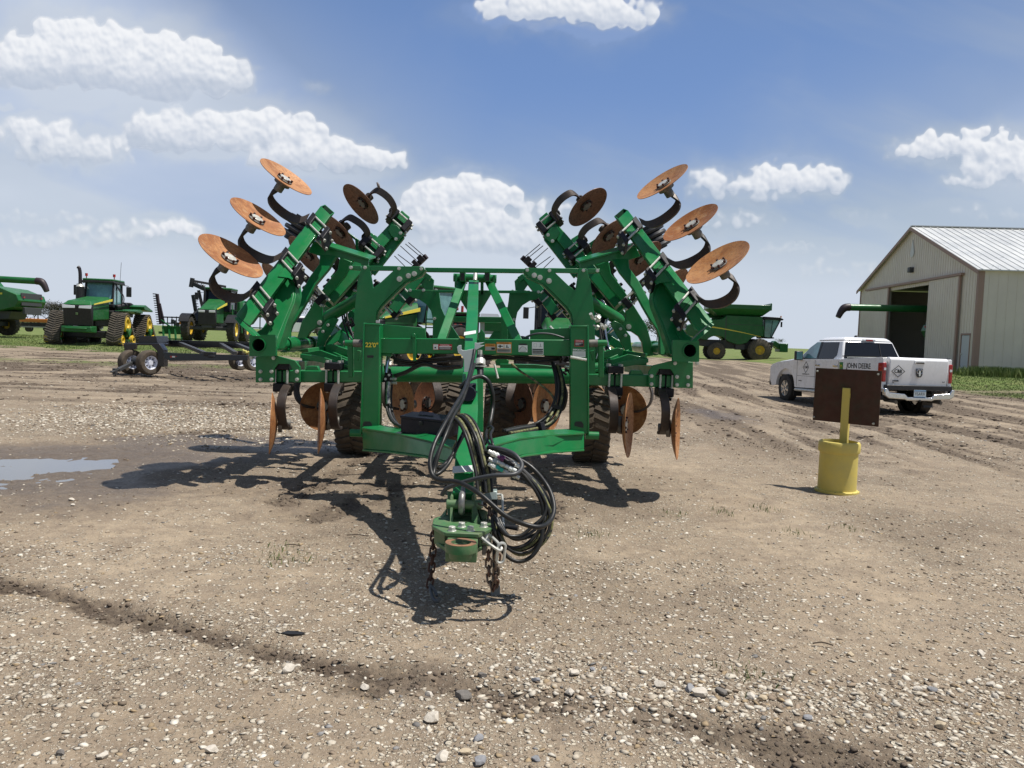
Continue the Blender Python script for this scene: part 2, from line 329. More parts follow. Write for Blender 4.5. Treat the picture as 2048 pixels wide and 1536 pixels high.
def ground_z(x, y, full=True):
    x = np.asarray(x, float); y = np.asarray(y, float); z = base_z(x, y)
    mud, gravel, grass, wet, n2, n3, xs, ys = masks(x, y); near = 1-sst(30, 60, y)
    z = z+near*((n3-.5)*(.012+.05*mud*(1-wet))+(n2-.5)*.022+(fbm(x*26, y*26, 77, 3)-.5)*(.010+.028*mud*(1-.8*wet))*(1-sst(14, 26, y)))
    z = z-near*mud*.02*(1-wet)+near*.03*(xs-.5)*(1-sst(1.5, 6, x))*sst(10, 15, y)*1.6+near*.04*(ys-.5)*sst(2, 5, x)*sst(8, 12, y)*1.6
    pd = np.hypot((x-PUD[0])/1.15, (y-PUD[1])/1.25); z = z-.026*(1-sst(.1, 1.25, pd))+.046*(fbm(x*2.0, y*3.2, 88, 4)-.5)*(1-sst(.8, 1.6, pd))
    return z
ny, nx = 660, 620
ys_ = np.concatenate([np.linspace(-6, 1.6, 20), 1.6+(np.exp(np.linspace(0, np.log(150/2.0), ny-60))-1)*2.0, 152+np.geomspace(1, 6000, 40)])
ny = len(ys_); tt = np.linspace(-1, 1, nx); tt = np.sign(tt)*(np.abs(tt)*.82+.18*np.abs(tt)**3)
hw = 4.5+1.15*np.maximum(ys_, 0); X = tt[None, :]*hw[:, None]; Y = np.repeat(ys_[:, None], nx, 1)
Z = ground_z(X, Y); mk = masks(X, Y)
me = bpy.data.meshes.new('ground'); nv = nx*ny; me.vertices.add(nv); me.vertices.foreach_set('co', np.stack([X, Y, Z], -1).astype('f').ravel())
idx = np.arange(nv).reshape(ny, nx); q = np.stack([idx[:-1, :-1], idx[:-1, 1:], idx[1:, 1:], idx[1:, :-1]], -1).reshape(-1, 4)
def setfaces(me, q):
    nf, k = q.shape; me.loops.add(nf*k); me.loops.foreach_set('vertex_index', q.ravel().astype('i')); me.polygons.add(nf)
    me.polygons.foreach_set('loop_start', np.arange(0, nf*k, k, dtype='i')); me.update(calc_edges=True)
setfaces(me, q); me.polygons.foreach_set('use_smooth', np.ones(len(q), bool))
at = me.color_attributes.new('kind', 'FLOAT_COLOR', 'POINT'); at.data.foreach_set('color', np.stack([mk[0], mk[1], mk[2], mk[3]], -1).astype('f').ravel())
GM = bpy.data.materials.new('yard_ground'); GM.use_nodes = True; t = GM.node_tree; b = t.nodes['Principled BSDF']; g = G(t)
tc = g.n('ShaderNodeTexCoord').outputs['Object']; a = g.n('ShaderNodeAttribute', attribute_name='kind'); s3 = g.n('ShaderNodeSeparateColor'); g.put(s3.inputs[0], a.outputs['Color'])
mud, gra, grs, wet = s3.outputs[0], s3.outputs[1], s3.outputs[2], a.outputs['Alpha']
def vor(scale, feat='F1', out='Distance'):
    x = g.n('ShaderNodeTexVoronoi', feature=feat); g.put(x.inputs['Vector'], tc); x.inputs['Scale'].default_value = scale; return x
n_b = g.noise(tc, .55, 6, .6); n_m = g.noise(tc, 4, 7, .65); n_f = g.noise(tc, 60, 6, .7); n_g = g.noise(tc, 17, 6, .7)
dirt = g.mix(g.mr(n_b, .3, .7), (.30, .230, .158), (.425, .338, .238)); dirt = g.mix(g.m('MULTIPLY', gra, .60), dirt, (.175, .135, .096)); dirt = g.mix(g.mr(n_m, .35, .7, 0, .75), dirt, (.185, .142, .104)); dirt = g.mix(g.mr(g.noise(tc, 11, 7, .72), .45, .68, 0, .6), dirt, (.150, .115, .085)); dirt = g.mix(g.mr(n_f, .4, .75, 0, .5), dirt, (.43, .355, .27))
v1 = vor(46); v2 = vor(120); v3 = vor(17)
def pick(v): s = g.n('ShaderNodeSeparateColor'); g.put(s.inputs[0], v.outputs['Color']); return s.outputs[0], s.outputs[1]
p1, p1b = pick(v1); p2, p2b = pick(v2); p3, p3b = pick(v3)
stone = g.mix(p1b, (.26, .21, .15), (.62, .55, .43)); stone2 = g.mix(p2b, (.22, .175, .125), (.58, .50, .39)); stone3 = g.mix(p3b, (.32, .265, .20), (.62, .56, .45))
m1 = g.m('MULTIPLY', g.mr(v1.outputs['Distance'], .34, .48, 1, 0), g.mr(p1, g.m('SUBTRACT', .92, g.m('MULTIPLY', gra, .70)), g.m('SUBTRACT', .97, g.m('MULTIPLY', gra, .70))))
m2 = g.m('MULTIPLY', g.mr(v2.outputs['Distance'], .34, .5, 1, 0), g.mr(p2, g.m('SUBTRACT', .86, g.m('MULTIPLY', gra, .60)), g.m('SUBTRACT', .9, g.m('MULTIPLY', gra, .6))))
m3 = g.m('MULTIPLY', g.mr(v3.outputs['Distance'], .25, .36, 1, 0), g.mr(p3, g.m('SUBTRACT', 1.02, g.m('MULTIPLY', gra, .32)), g.m('SUBTRACT', 1.05, g.m('MULTIPLY', gra, .32))))
col = g.mix(m2, dirt, stone2); col = g.mix(m1, col, stone)
mudc = g.mix(g.mr(n_m, .3, .7), (.045, .032, .023), (.105, .077, .056)); mudf = g.m('MULTIPLY', mud, g.mr(n_g, .28, .62, .45, 1.0), clamp=True)
col = g.mix(g.m('MULTIPLY', mudf, .92), col, mudc)
col = g.mix(m3, col, stone3)
col = g.mix(g.m('MULTIPLY', wet, .55), col, g.mix(1.0, col, (.42, .38, .36), 'MULTIPLY'))
gn = g.noise(g.vm('MULTIPLY', tc, (1, .6, 1)), 1.6, 8, .7); grc = g.mix(g.mr(gn, .3, .7), (.085, .135, .03), (.17, .22, .06)); grc = g.mix(g.mr(n_b, .45, .75), grc, (.19, .19, .07))
col = g.mix(g.m('MULTIPLY', grs, g.mr(g.noise(tc, 2.3, 7, .7), .25, .5, .3, 1.0), clamp=True), col, grc)
g.put(b.inputs['Base Color'], col); g.put(b.inputs['Roughness'], g.mr(wet, .1, .9, .92, .42)); b.inputs['Specular IOR Level'].default_value = .3
hgt = g.m('ADD', g.m('ADD', g.m('MULTIPLY', m1, .55), g.m('MULTIPLY', m2, .25)), g.m('ADD', g.m('MULTIPLY', n_f, .35), g.m('ADD', g.m('MULTIPLY', n_g, g.m('ADD', .4, g.m('MULTIPLY', mud, 1.3))), g.m('MULTIPLY', m3, 1.0))))
bn = g.n('ShaderNodeBump'); g.put(bn.inputs['Height'], hgt); bn.inputs['Strength'].default_value = .95; bn.inputs['Distance'].default_value = .020; g.put(b.inputs['Normal'], bn.outputs[0])
me.materials.append(GM); gro = bpy.data.objects.new('ground', me); COL.objects.link(gro); tag(gro, kind='structure')
# ------------------------------------------------------------------ clouds of the real sky: a far dome section with sun-lit cumulus
def billow(x, y, seed, o=5):
    s = 0; a = 1; t = 0
    for i in range(o): s = s+a*(1-np.abs(2*vnoise(x*2**i+3*i, y*2**i+7*i, seed+i)-1)); t += a; a *= .55
    return s/t
ns, nt = 1900, 540; S1 = np.linspace(-1.02, 1.02, ns); S1 = np.sign(S1)*(np.abs(S1)+1.6*np.maximum(np.abs(S1)-.70, 0)**1.5*1.9); T1 = np.linspace(-.006, .78, nt); S, T = np.meshgrid(S1, T1)
fx_ = S*1536; fy_ = T*1536
wx = (fbm(S*7, T*7, 301, 4)-.5)*.10+(fbm(S*30, T*30, 311, 4)-.5)*.030; wy = (fbm(S*7, T*7, 321, 4)-.5)*.075+(fbm(S*30, T*30, 331, 4)-.5)*.026
acc = np.zeros_like(S); PX = S*1536; PY = T*1536; fwx = fbm(PX/26, PY/26, 401, 5)-.5; fwy = fbm(PX/26, PY/26, 411, 5)-.5; WX = PX+wx*1536*.20+fwx*22; WY = PY+wy*1536*.20+fwy*20
H = np.zeros_like(S); KA = np.zeros_like(S); YR = np.ones_like(S); rc = np.random.RandomState(8)
for (u, v, a, b_, k) in CLOUDS:
    x0, y0 = dirn(u, v); x0 *= 1536; y0 *= 1536
    qx = (WX-x0)/(a*1.25); qy = (WY-y0)/(b_*1.3); acc = np.maximum(acc, k*np.exp(-1.2*(qx*qx+qy*qy)))
    a, b_ = a*1.10, b_*1.16; npf = int(min(130, 14+a*b_/55)); base = y0-.72*b_; bb_ = b_*1.02
    for _ in range(npf):
        cx = x0+a*rc.uniform(-1, 1); env = math.sqrt(max(0, 1-((cx-x0)/(a*1.04))**2)); r = b_*(.16+.34*rc.rand()**1.5)*(.45+.55*env); top = y0+bb_*env*(.55+.45*rc.rand())
        cy = rc.uniform(base+.55*r, max(top-r*.7, base+.6*r)); ry = r*.86
        c0, c1 = np.searchsorted(S1, [(cx-r*1.35-14)/1536, (cx+r*1.35+14)/1536]); r0, r1 = np.searchsorted(T1, [(cy-r*1.35-14)/1536, (cy+r*1.35+14)/1536])
        if c1 <= c0 or r1 <= r0: continue
        q = r*r-(WX[r0:r1, c0:c1]-cx)**2-((WY[r0:r1, c0:c1]-cy)/.9)**2; h = np.sqrt(np.maximum(q, 0)); m_ = h > H[r0:r1, c0:c1]
        H[r0:r1, c0:c1] = np.where(m_, h, H[r0:r1, c0:c1]); KA[r0:r1, c0:c1] = np.where(m_, k, KA[r0:r1, c0:c1]); YR[r0:r1, c0:c1] = np.where(m_, (PY[r0:r1, c0:c1]-base)/(1.5*b_), YR[r0:r1, c0:c1])
def blur(z, k, it=1):
    for _ in range(it): z = (z+np.roll(z, k, 0)+np.roll(z, -k, 0)+np.roll(z, k, 1)+np.roll(z, -k, 1))/5
    return z
bil = billow(PX/34, PY/34, 351, 5)-.6; KA = blur(KA, 2, 4); YR = blur(YR, 2, 4)
H2 = blur(H, 1, 2)+np.minimum(H, 18)*(bil*.8+(fbm(PX/9, PY/9, 421, 4)-.5)*.9)
gy, gx = np.gradient(H2, T1*1536, S1*1536); nz_ = 1/np.sqrt(1+.55*(gx*gx+gy*gy)); sh = (-gx*.24-gy*.58)*nz_*.74+nz_*.42
shade = np.clip(.40+.62*blur(sh, 1, 2), 0, 1)*(.26+.74*sst(-.05, .70, YR+bil*.35))
thin = blur(H2, 1, 3); cover = sst(.5, 10+12*(1-np.clip(KA, 0, 1))+9*(1-sst(0, .35, YR)), thin)*np.clip(.38+.78*KA, 0, 1)*(.62+.38*sst(-.10, .32, YR+(fbm(PX/60, PY/30, 344, 4)-.5)*.5))
wisps = sst(.42, .95, acc+(fbm(S*16, T*24, 341, 6)-.5)*1.1)*.55; shade = np.where(cover > .02, shade, .35); cover = np.maximum(cover, wisps*(1-sst(0, .3, cover)))
vn = fbm(S*1.9+.3*T, T*6, 361, 6); wn = fbm(S*1.3+3, (T+.28*S)*8, 371, 6)
rt = sst(-.26, .12, .46*S-T); lf = sst(-.30, .02, -.60*S-T*.9); low = (1-sst(.0, .34, T))*1.25
veil = np.clip(np.maximum(np.maximum(rt*.78, lf*.85), low*.95)*(.55+.75*vn), 0, .93); veil = np.maximum(veil, sst(.46, .72, wn)*.5)
soft = sst(.05, .5, acc+(fbm(S*9, T*11, 381, 5)-.5)*.7)*.55; veil = np.maximum(veil, soft)
veil = np.maximum(veil, .50*(1-.5*sst(.25, .75, T))); tint = np.clip(np.maximum(np.maximum(rt*.85, lf*.85), low)*(.6+.6*vn)+soft*.5+sst(.46, .72, wn)*.42, 0, 1)
SM = float(np.abs(S1).max()); edge = sst(0, .5, SM-np.abs(S))*sst(0, .10, .78-T)
low_t = T
vc = np.stack([veil, cover, shade, edge], -1); tv = np.stack([tint, tint, tint, tint], -1)
dv = np.stack([S, np.ones_like(S), T], -1); dv = dv/np.linalg.norm(dv, axis=-1, keepdims=True)*7200; dv[..., 2] += CAM_H
me = bpy.data.meshes.new('sky'); me.vertices.add(ns*nt); me.vertices.foreach_set('co', dv.astype('f').ravel()); idx = np.arange(ns*nt).reshape(nt, ns)
setfaces(me, np.stack([idx[:-1, :-1], idx[:-1, 1:], idx[1:, 1:], idx[1:, :-1]], -1).reshape(-1, 4)); at = me.color_attributes.new('cloud', 'FLOAT_COLOR', 'POINT'); at.data.foreach_set('color', vc.astype('f').ravel())
at = me.color_attributes.new('paleness', 'FLOAT_COLOR', 'POINT'); at.data.foreach_set('color', tv.astype('f').ravel())
m = bpy.data.materials.new('cloud_layer'); m.use_nodes = True; t = m.node_tree; t.nodes.clear(); g = G(t); a = g.n('ShaderNodeAttribute', attribute_name='cloud'); s3 = g.n('ShaderNodeSeparateColor'); g.put(s3.inputs[0], a.outputs['Color'])
a2 = g.n('ShaderNodeAttribute', attribute_name='paleness'); vl = g.mix(a2.outputs['Fac'], (.205, .355, .745), (.575, .635, .735)); cc = g.mix(s3.outputs[2], (.43, .495, .61), (.90, .905, .92)); k = g.mix(s3.outputs[1], vl, cc)
al = g.m('MULTIPLY', g.m('MAXIMUM', s3.outputs[0], s3.outputs[1]), a.outputs['Alpha'])
e = g.n('ShaderNodeEmission'); g.put(e.inputs[0], k); tr = g.n('ShaderNodeBsdfTransparent'); mx = g.n('ShaderNodeMixShader'); g.put(mx.inputs[0], al); t.links.new(tr.outputs[0], mx.inputs[1]); t.links.new(e.outputs[0], mx.inputs[2])
om = g.n('ShaderNodeOutputMaterial'); t.links.new(mx.outputs[0], om.inputs[0]); m.cycles.emission_sampling = 'NONE'
me.materials.append(m); so_ = bpy.data.objects.new('sky', me); COL.objects.link(so_); tag(so_, kind='structure')
# puddle water
pm = MB(); pc = Vector((PUD[0], PUD[1], 0)); zz = float(base_z(PUD[0], PUD[1]))-.0135
pm.add([(PUD[0]-.2+1.0*math.cos(k*.2618), PUD[1]+1.3*math.sin(k*.2618), zz-.003) for k in range(24)], [tuple(range(24))])
WATER = mat('puddle_water', (.10, .085, .07), .03, spec=1.0, coat=.6); WATER.node_tree.nodes['Principled BSDF'].inputs['Roughness'].default_value = .03
for l in list(WATER.node_tree.links):
    if l.to_socket.name == 'Roughness': WATER.node_tree.links.remove(l)
pud = pm.build('puddle_water', WATER); tag(pud, kind='structure')
# ------------------------------------------------------------------ loose stones
rg = np.random.RandomState(5)
def ico():
    b = bmesh.new(); bmesh.ops.create_icosphere(b, subdivisions=1, radius=1); v = np.array([x.co[:] for x in b.verts]); f = np.array([[q.index for q in x.verts] for x in b.faces]); b.free(); return v, f
IV, IF = ico()
def stones(name, x, y, s, cols, seed, flat=.6, sink=.36):
    r = np.random.RandomState(seed); n = len(x); nvv = len(IV)
    var = IV[None]*(1+.95*(r.rand(24, nvv, 1)-.55)); v = var[r.randint(0, 24, n)].copy()
    v *= (np.stack([.75+.7*r.rand(n), .7+.6*r.rand(n), flat*(.6+.7*r.rand(n))], -1))[:, None, :]
    ax = r.rand(n)*6.283; c, s_ = np.cos(ax), np.sin(ax); tl = (r.rand(n)-.5)*.9; ct, stt = np.cos(tl), np.sin(tl)
    vx, vy, vz = v[..., 0], v[..., 1], v[..., 2]; vy, vz = vy*ct[:, None]-vz*stt[:, None], vy*stt[:, None]+vz*ct[:, None]
    vx, vy = vx*c[:, None]-vy*s_[:, None], vx*s_[:, None]+vy*c[:, None]
    z = ground_z(x, y)+s*flat*(.9-sink*2)
    co = np.stack([vx*s[:, None]+x[:, None], vy*s[:, None]+y[:, None], vz*s[:, None]+z[:, None]], -1).reshape(-1, 3)
    f = (IF[None]+np.arange(n)[:, None, None]*nvv).reshape(-1, 3); me = bpy.data.meshes.new(name); me.vertices.add(len(co)); me.vertices.foreach_set('co', co.astype('f').ravel()); setfaces(me, f)
    at = me.color_attributes.new('tint', 'FLOAT_COLOR', 'POINT'); cc = np.repeat(np.concatenate([cols, np.ones((n, 1))], 1)[:, None], nvv, 1); at.data.foreach_set('color', cc.astype('f').ravel())
    me.materials.append(STONEM); o = bpy.data.objects.new(name, me); COL.objects.link(o); tag(o, kind='stuff'); return o
STONEM = bpy.data.materials.new('loose_stone'); STONEM.use_nodes = True; t = STONEM.node_tree; b = t.nodes['Principled BSDF']; g = G(t); a = g.n('ShaderNodeAttribute', attribute_name='tint'); tc = g.n('ShaderNodeTexCoord').outputs['Object']
g.put(b.inputs['Base Color'], g.mix(g.mr(g.noise(tc, 90, 5, .7), .3, .75, 0, .45), a.outputs['Color'], (.26, .21, .16))); b.inputs['Roughness'].default_value = .85; b.inputs['Specular IOR Level'].default_value = .3
def scatter(n, y0, y1, smin, smax, seed, power=3.0, ybias=1.0, gkey=1, gmin=.0, inv=False):
    r = np.random.RandomState(seed); y = y0+(y1-y0)*r.rand(n)**ybias; x = (r.rand(n)*2-1)*(1.2+.78*y)
    mk = masks(x, y); dens = mk[1] if not inv else mk[0]*(1-mk[3]); keep = r.rand(n) < (gmin+(1-gmin)*dens**1.2)
    if not inv: keep &= (mk[2] < .3)
    x, y = x[keep], y[keep]; m = len(x); s = smin+(smax-smin)*r.rand(m)**power; return x, y, s, r, m
def palette(r, m, wet=None):
    k = r.rand(m, 1); base = np.array([[.56, .48, .37]])*(1-k)+np.array([[.92, .86, .74]])*k; d = r.rand(m) < .34; base[d] = np.array([.30, .23, .165])*(.7+.6*r.rand(d.sum(), 1)); e = r.rand(m) < .03; base[e] = np.array([.26, .26, .26])*(.6+.8*r.rand(e.sum(), 1))
    e2 = r.rand(m) < .06; base[e2] = np.array([.46, .34, .20]); return base*(.62+.30*r.rand(m, 1))
x, y, s, r, m = scatter(80000, 2.2, 5.2, .0022, .0150, 11, 3.4, 1.0, gmin=.08); stones('gravel', x, y, s, palette(r, m), 1, .40)
x, y, s, r, m = scatter(60000, 4.8, 13, .0035, .018, 12, 4.0, 1.2, gmin=.12); stones('gravel', x, y, s, palette(r, m), 2, .36)
x, y, s, r, m = scatter(30000, 11, 30, .009, .032, 13, 3.0, 1.1, gmin=.08); stones('gravel', x, y, s, palette(r, m), 3, .38)
r = np.random.RandomState(91); n = 9000; x = -4.6+3.4*r.randn(n)*.62; y = 12.6+2.6*r.randn(n)*.6; k = (np.hypot((x+4.6)/3.9, (y-12.6)/3.1)+.5*(fbm(x*.8, y*.8, 55)-.5) < 1); x, y = x[k], y[k]; stones('gravel', x, y, .010+.020*r.rand(len(x))**2, palette(r, len(x))*1.1, 8, .40)
x, y, s, r, m = scatter(90000, 2.3, 12, .003, .015, 14, 2.4, 1.1, gmin=0.0, inv=True)
mk_ = masks(x, y)[0]; kp = (mk_ > .5) | (r.rand(m) < .25); x, y, s = x[kp], y[kp], s[kp]; m = len(x)
stones('mud_clods', x, y, s, np.array([[.085, .063, .047]])*(.7+.8*r.rand(m, 1)), 4, .7)
x, y, s, r, m = scatter(22000, 12, 36, .014, .05, 15, 2.6, 1.0, gmin=0.0, inv=True)
stones('mud_clods', x, y, s, np.array([[.085, .063, .047]])*(.7+.8*r.rand(m, 1)), 6, .5)
# ridge of cobbles across the foreground
r = np.random.RandomState(77); n = 1700; uu = 930+1080*r.rand(n); vv = 1385+(uu-1024)*.01+28*r.randn(n); pts = [gp(a_, b_) for a_, b_ in zip(uu, vv)]
stones('gravel', np.array([p[0] for p in pts]), np.array([p[1] for p in pts]), .003+.017*r.rand(n)**2.6, palette(r, n), 5, .5)
# cobbles big enough to count
RSEEN = {}
def rock_label(u, v, w, col):
    sz = 'large' if w >= 36 else 'middling' if w >= 26 else 'small' if w >= 17 else 'tiny'
    cn = ['dark brown', 'pale', 'blue-grey', 'tan'][col]
    if v < 1240: reg = 'at the edge of the puddle' if u < 400 else 'on the bare ground at right'
    elif v > 1470: reg = 'at the bottom edge'+(' left corner' if u < 300 else ' left of centre' if u < 700 else ' below the hitch' if u < 1000 else ' right of centre' if u < 1400 else ' right corner')
    elif u < 700: reg = 'beside the dark mud track on the left'
    elif u < 830: reg = 'where the dark mud track ends'
    elif u < 1000: reg = 'on the gravel below the hitch shadow'
    elif u < 1260: reg = 'on the cobbles right of the hitch shadow'
    elif u < 1540: reg = 'on the cobble line in the right foreground'
    elif u < 1760: reg = 'in the gravel below the yellow sign base'
    else: reg = 'in the gravel near the right edge'
    return '%s %s rock %s' % (sz, cn, reg)
def rock(u, v, wpx, col, seed, hk=.65):
    r = np.random.RandomState(seed); b = bmesh.new(); bmesh.ops.create_icosphere(b, subdivisions=2, radius=1)
    x, y = gp(u, v); z = float(ground_z(np.array([x]), np.array([y]))[0]); s = wpx*y/1536/2*.86
    dirs = [Vector(r.randn(3)).normalized() for _ in range(9)]; cut = [.48+.34*r.rand() for _ in range(9)]
    for q in b.verts:
        for d_, c_ in zip(dirs, cut):
            k = q.co.dot(d_)
            if k > c_: q.co -= d_*(k-c_)
    for q in b.verts: q.co = Vector((q.co.x*1.1, q.co.y*.85, q.co.z*hk))*s*1.12
    me = bpy.data.meshes.new('rock'); b.to_mesh(me); b.free(); me.polygons.foreach_set('use_smooth', [True]*len(me.polygons)); me.set_sharp_from_angle(angle=R(24))
    me.materials.append(mat('rock_%s' % ('dark' if col == 0 else 'pale' if col == 1 else 'grey' if col == 2 else 'tan'), [(.12, .11, .10), (.60, .55, .48), (.27, .275, .28), (.46, .38, .27)][col], .8, col2=[(.2, .18, .16), (.46, .41, .34), (.22, .22, .24), (.45, .36, .24)][col], nscale=38, amt=.9, bump=.4, bscale=90))
    o = bpy.data.objects.new('rock', me); COL.objects.link(o); o.location = (x, y, z+s*hk*.55); o.rotation_euler = (0, 0, r.rand()*6.28)
    tag(o, rock_label(u, v, wpx, col), 'rock', ['dark', 'pale', 'blue-grey', 'tan'][col]+' rocks in the foreground gravel')
for i, (u, v, w, c) in enumerate([(577, 1345, 34, 1), (866, 1442, 42, 1), (926, 1392, 44, 0), (858, 1386, 24, 1), (965, 1352, 22, 0), (1074, 1365, 24, 2), (1034, 1341, 14, 0), (1120, 1341, 13, 0), (1185, 1342, 18, 2), (1140, 1384, 34, 1), (1148, 1352, 28, 1), (1322, 1374, 36, 1), (1398, 1392, 44, 1), (1443, 1387, 32, 0), (1380, 1380, 30, 2), (1500, 1394, 26, 1), (1216, 1386, 26, 1), (1248, 1400, 20, 1), (1525, 1398, 24, 3),
     (956, 1482, 28, 2), (885, 1520, 40, 1), (930, 1508, 26, 3), (960, 1526, 36, 2), (1072, 1521, 24, 2), (425, 1504, 30, 1), (75, 1355, 16, 1), (1615, 1435, 26, 2), (1683, 1446, 28, 3), (1835, 1380, 22, 1), (1865, 1380, 22, 2), (1962, 1310, 20, 1), (1982, 1372, 22, 1), (144, 1000, 14, 1), (146, 1012, 12, 1), (1337, 1232, 12, 1), (1880, 1452, 30, 3), (1700, 1310, 20, 3), (785, 1378, 18, 1), (730, 1370, 26, 1), (790, 1486, 14, 3), (122, 1508, 22, 0), (205, 1515, 26, 1), (1990, 1392, 20, 1)]):
    rock(u, v, w, c, i+3)
_by = {}
for o_ in [o for o in bpy.data.objects if o.name.startswith('rock')]: _by.setdefault(o_['label'], []).append(o_)
for k_, l_ in _by.items():
    if len(l_) > 1:
        l_.sort(key=lambda o: o.location.x/o.location.y); nm_ = {2: ['left one of two', 'right one of two'], 3: ['leftmost of three', 'middle one of three', 'rightmost of three'], 4: ['leftmost of four', 'second from left of four', 'third from left of four', 'rightmost of four']}.get(len(l_))
        for o_, w_ in zip(l_, nm_ or ['number %d from the left' % (i+1) for i in range(len(l_))]): o_['label'] = k_+', '+w_
# grass: blades near the barn and thin tufts in the yard
def blades(name, xs, ys, h, seed, wd=.012):
    r = np.random.RandomState(seed); n = len(xs); z = ground_z(xs, ys)-.01; a = r.rand(n)*6.28; l = (r.rand(n)-.5)*.9; hh = h*(.5+.8*r.rand(n)); dx, dy = np.cos(a)*wd, np.sin(a)*wd
    p = np.stack([np.stack([xs-dx, ys-dy, z], -1), np.stack([xs+dx, ys+dy, z], -1), np.stack([xs+np.cos(a+1)*hh*.25*l+dx*.6, ys+np.sin(a+1)*hh*.25*l+dy*.6, z+hh*.6], -1), np.stack([xs+np.cos(a+1)*hh*l, ys+np.sin(a+1)*hh*l, z+hh], -1)], 1).reshape(-1, 3)
    me = bpy.data.meshes.new(name); me.vertices.add(len(p)); me.vertices.foreach_set('co', p.astype('f').ravel()); k = np.arange(n)[:, None]*4; setfaces(me, np.concatenate([k+np.array([[0, 1, 2]]), k+np.array([[0, 2, 3]])], 0))
    me.materials.append(mat('grass_blade', (.085, .14, .03), .7, col2=(.20, .24, .08), nscale=1.5, amt=.9)); o = bpy.data.objects.new(name, me); COL.objects.link(o); tag(o, kind='stuff'); return o
r = np.random.RandomState(3)
n = 9000; s_ = r.rand(n); blades('weeds_along_barn', 24.2+9*s_+.4*r.randn(n), 40.6-.5*s_+.35*r.randn(n), .46, 1, .02)
n = 26000; xs_, yy_ = 18+14*r.rand(n), 27.5+13*r.rand(n); k = masks(xs_, yy_)[2] > .45; blades('grass', xs_[k], yy_[k], .06, 2, .014)
n = 60000; xs_, yy_ = -42+44*r.rand(n), 38+26*r.rand(n)**1.5; k = masks(xs_, yy_)[2] > .5; blades('grass', xs_[k], yy_[k], .07, 5, .02)
n = 420; c = [gp(*p) for p in ((1440, 1025), (1530, 1020), (1580, 1065), (1350, 1030), (1490, 1350), (1180, 1070), (570, 1105), (600, 1120), (540, 1125), (1700, 1060))]; i = r.randint(0, len(c), n)
blades('grass_tufts', np.array([c[k][0] for k in i])+.07*r.randn(n), np.array([c[k][1] for k in i])+.09*r.randn(n), .045, 4, .0022)
# small litter
pz = gp(585, 1270); m = MB(); m.prism([(pz[0]+a, pz[1]+b_, .004) for a, b_ in ((-.055, -.01), (-.03, .022), (.02, .02), (.058, .006), (.05, -.018), (-.01, -.022))], (0, 0, .009)); o = m.build('rubber_scrap', BLACK); tag(o, 'flat black rubber scrap lying on the pale gravel', 'scrap')
for (u, v, L, a, lab) in ((715, 1074, .16, .1, 'thin dark stick left of the chains, behind the other sticks'), (585, 1094, .11, .0, 'short thin stick on the gravel left of the hitch'), (1645, 1292, .1, .5, 'bent dark twig beside the pale yellow stone at right')):
    q = gp(u, v); m = MB(); m.tube(catmull([(q[0]-L/2, q[1], .012), (q[0], q[1]+.01, .016), (q[0]+L/2, q[1]-.02*a, .01)], 4), .004, 5); o = m.build('stick', mat('stick_bark', (.07, .05, .035), .8)); tag(o, lab, 'stick')
# ------------------------------------------------------------------ the folded disc implement
HAR = thing('disc_harrow', (-.35, 7.4, 0), 'large green folded disc tillage implement with rusty blades raised on both wings, standing mid yard', 'disc harrow')
def L(u, v): return (u, v)
def Rm(u, v): return (1897-u, v+(1897-2*u)*.013)
YV = Vector((0, 1, 0))
def plate(mb, mp, pts, d, th, mi=0):
    a = []
    for q in pts:
        u, v = mp(q[0], q[1]); a.append(P(u, v, q[2] if len(q) > 2 else d))
    return mb.prism(a, YV*th, mi)
def pt(mp, u, v, d): u, v = mp(u, v); return P(u, v, d)
def bolt(mb, mp, u, v, d, rpx=4.0, mi=0):
    c = pt(mp, u, v, d); r = rpx*d/1536
    mb.cyl(c+YV*.01, c-YV*.006, r*1.45, 14, mi=mi); mb.cyl(c, c-YV*.022, r, 6, mi=mi); return mb
def disc_obj(c, n, D, parent, m, sag=.048, name='disc_blade', hub=True, label=None):
    c = Vector(c); n = Vector(n).normalized(); Rr = D/2; mb = MB(); pr = []
    for i in range(9): r = Rr*i/8; pr.append((r, -sag*(1-(r/Rr)**2)))
    pr2 = [(r, h-.006) for r, h in pr[::-1]]; mb.lathe(pr+pr2, c, n, 48)
    o = mb.build(name, m, parent, smooth=50, label=label)
    if hub:
        hb = MB(); b0 = c-n*sag
        hb.cyl(b0-n*.012, b0-n*.05, .085, 20); hb.cyl(b0-n*.05, b0-n*.13, .048, 16); hb.cyl(b0+n*.002, b0+n*.018, .082, 20)
        hb.build('bearing_hub', CAST if m == RUST else SHANK, o, bevel=.004)
        cb = MB(); cb.cyl(b0+n*.018, b0+n*.034, .062, 8)
        x = n.cross(Vector((0, 0, 1))).normalized(); y = n.cross(x)
        cb.build('hub_cap', STEEL if m == RUST else CAST, o, bevel=.003)
        bb = MB()
        for k in range(6):
            a = k*math.pi/3+.3; p = b0+(x*math.cos(a)+y*math.sin(a))*.071; bb.cyl(p+n*.015, p+n*.042, .011, 6)
        bb.build('hub_bolts', mat('bolt_rust', (.06, .022, .018), .6), o)
    return o
def shank_obj(pts, wv, parent, w=.095, th=.028, m=None, name='spring_shank', seg=7):
    mb = MB(); mb.ribbon(catmull(pts, seg), Vector(wv).normalized()*w, th); return mb.build(name, m or SHANK, parent, bevel=.004, smooth=45)
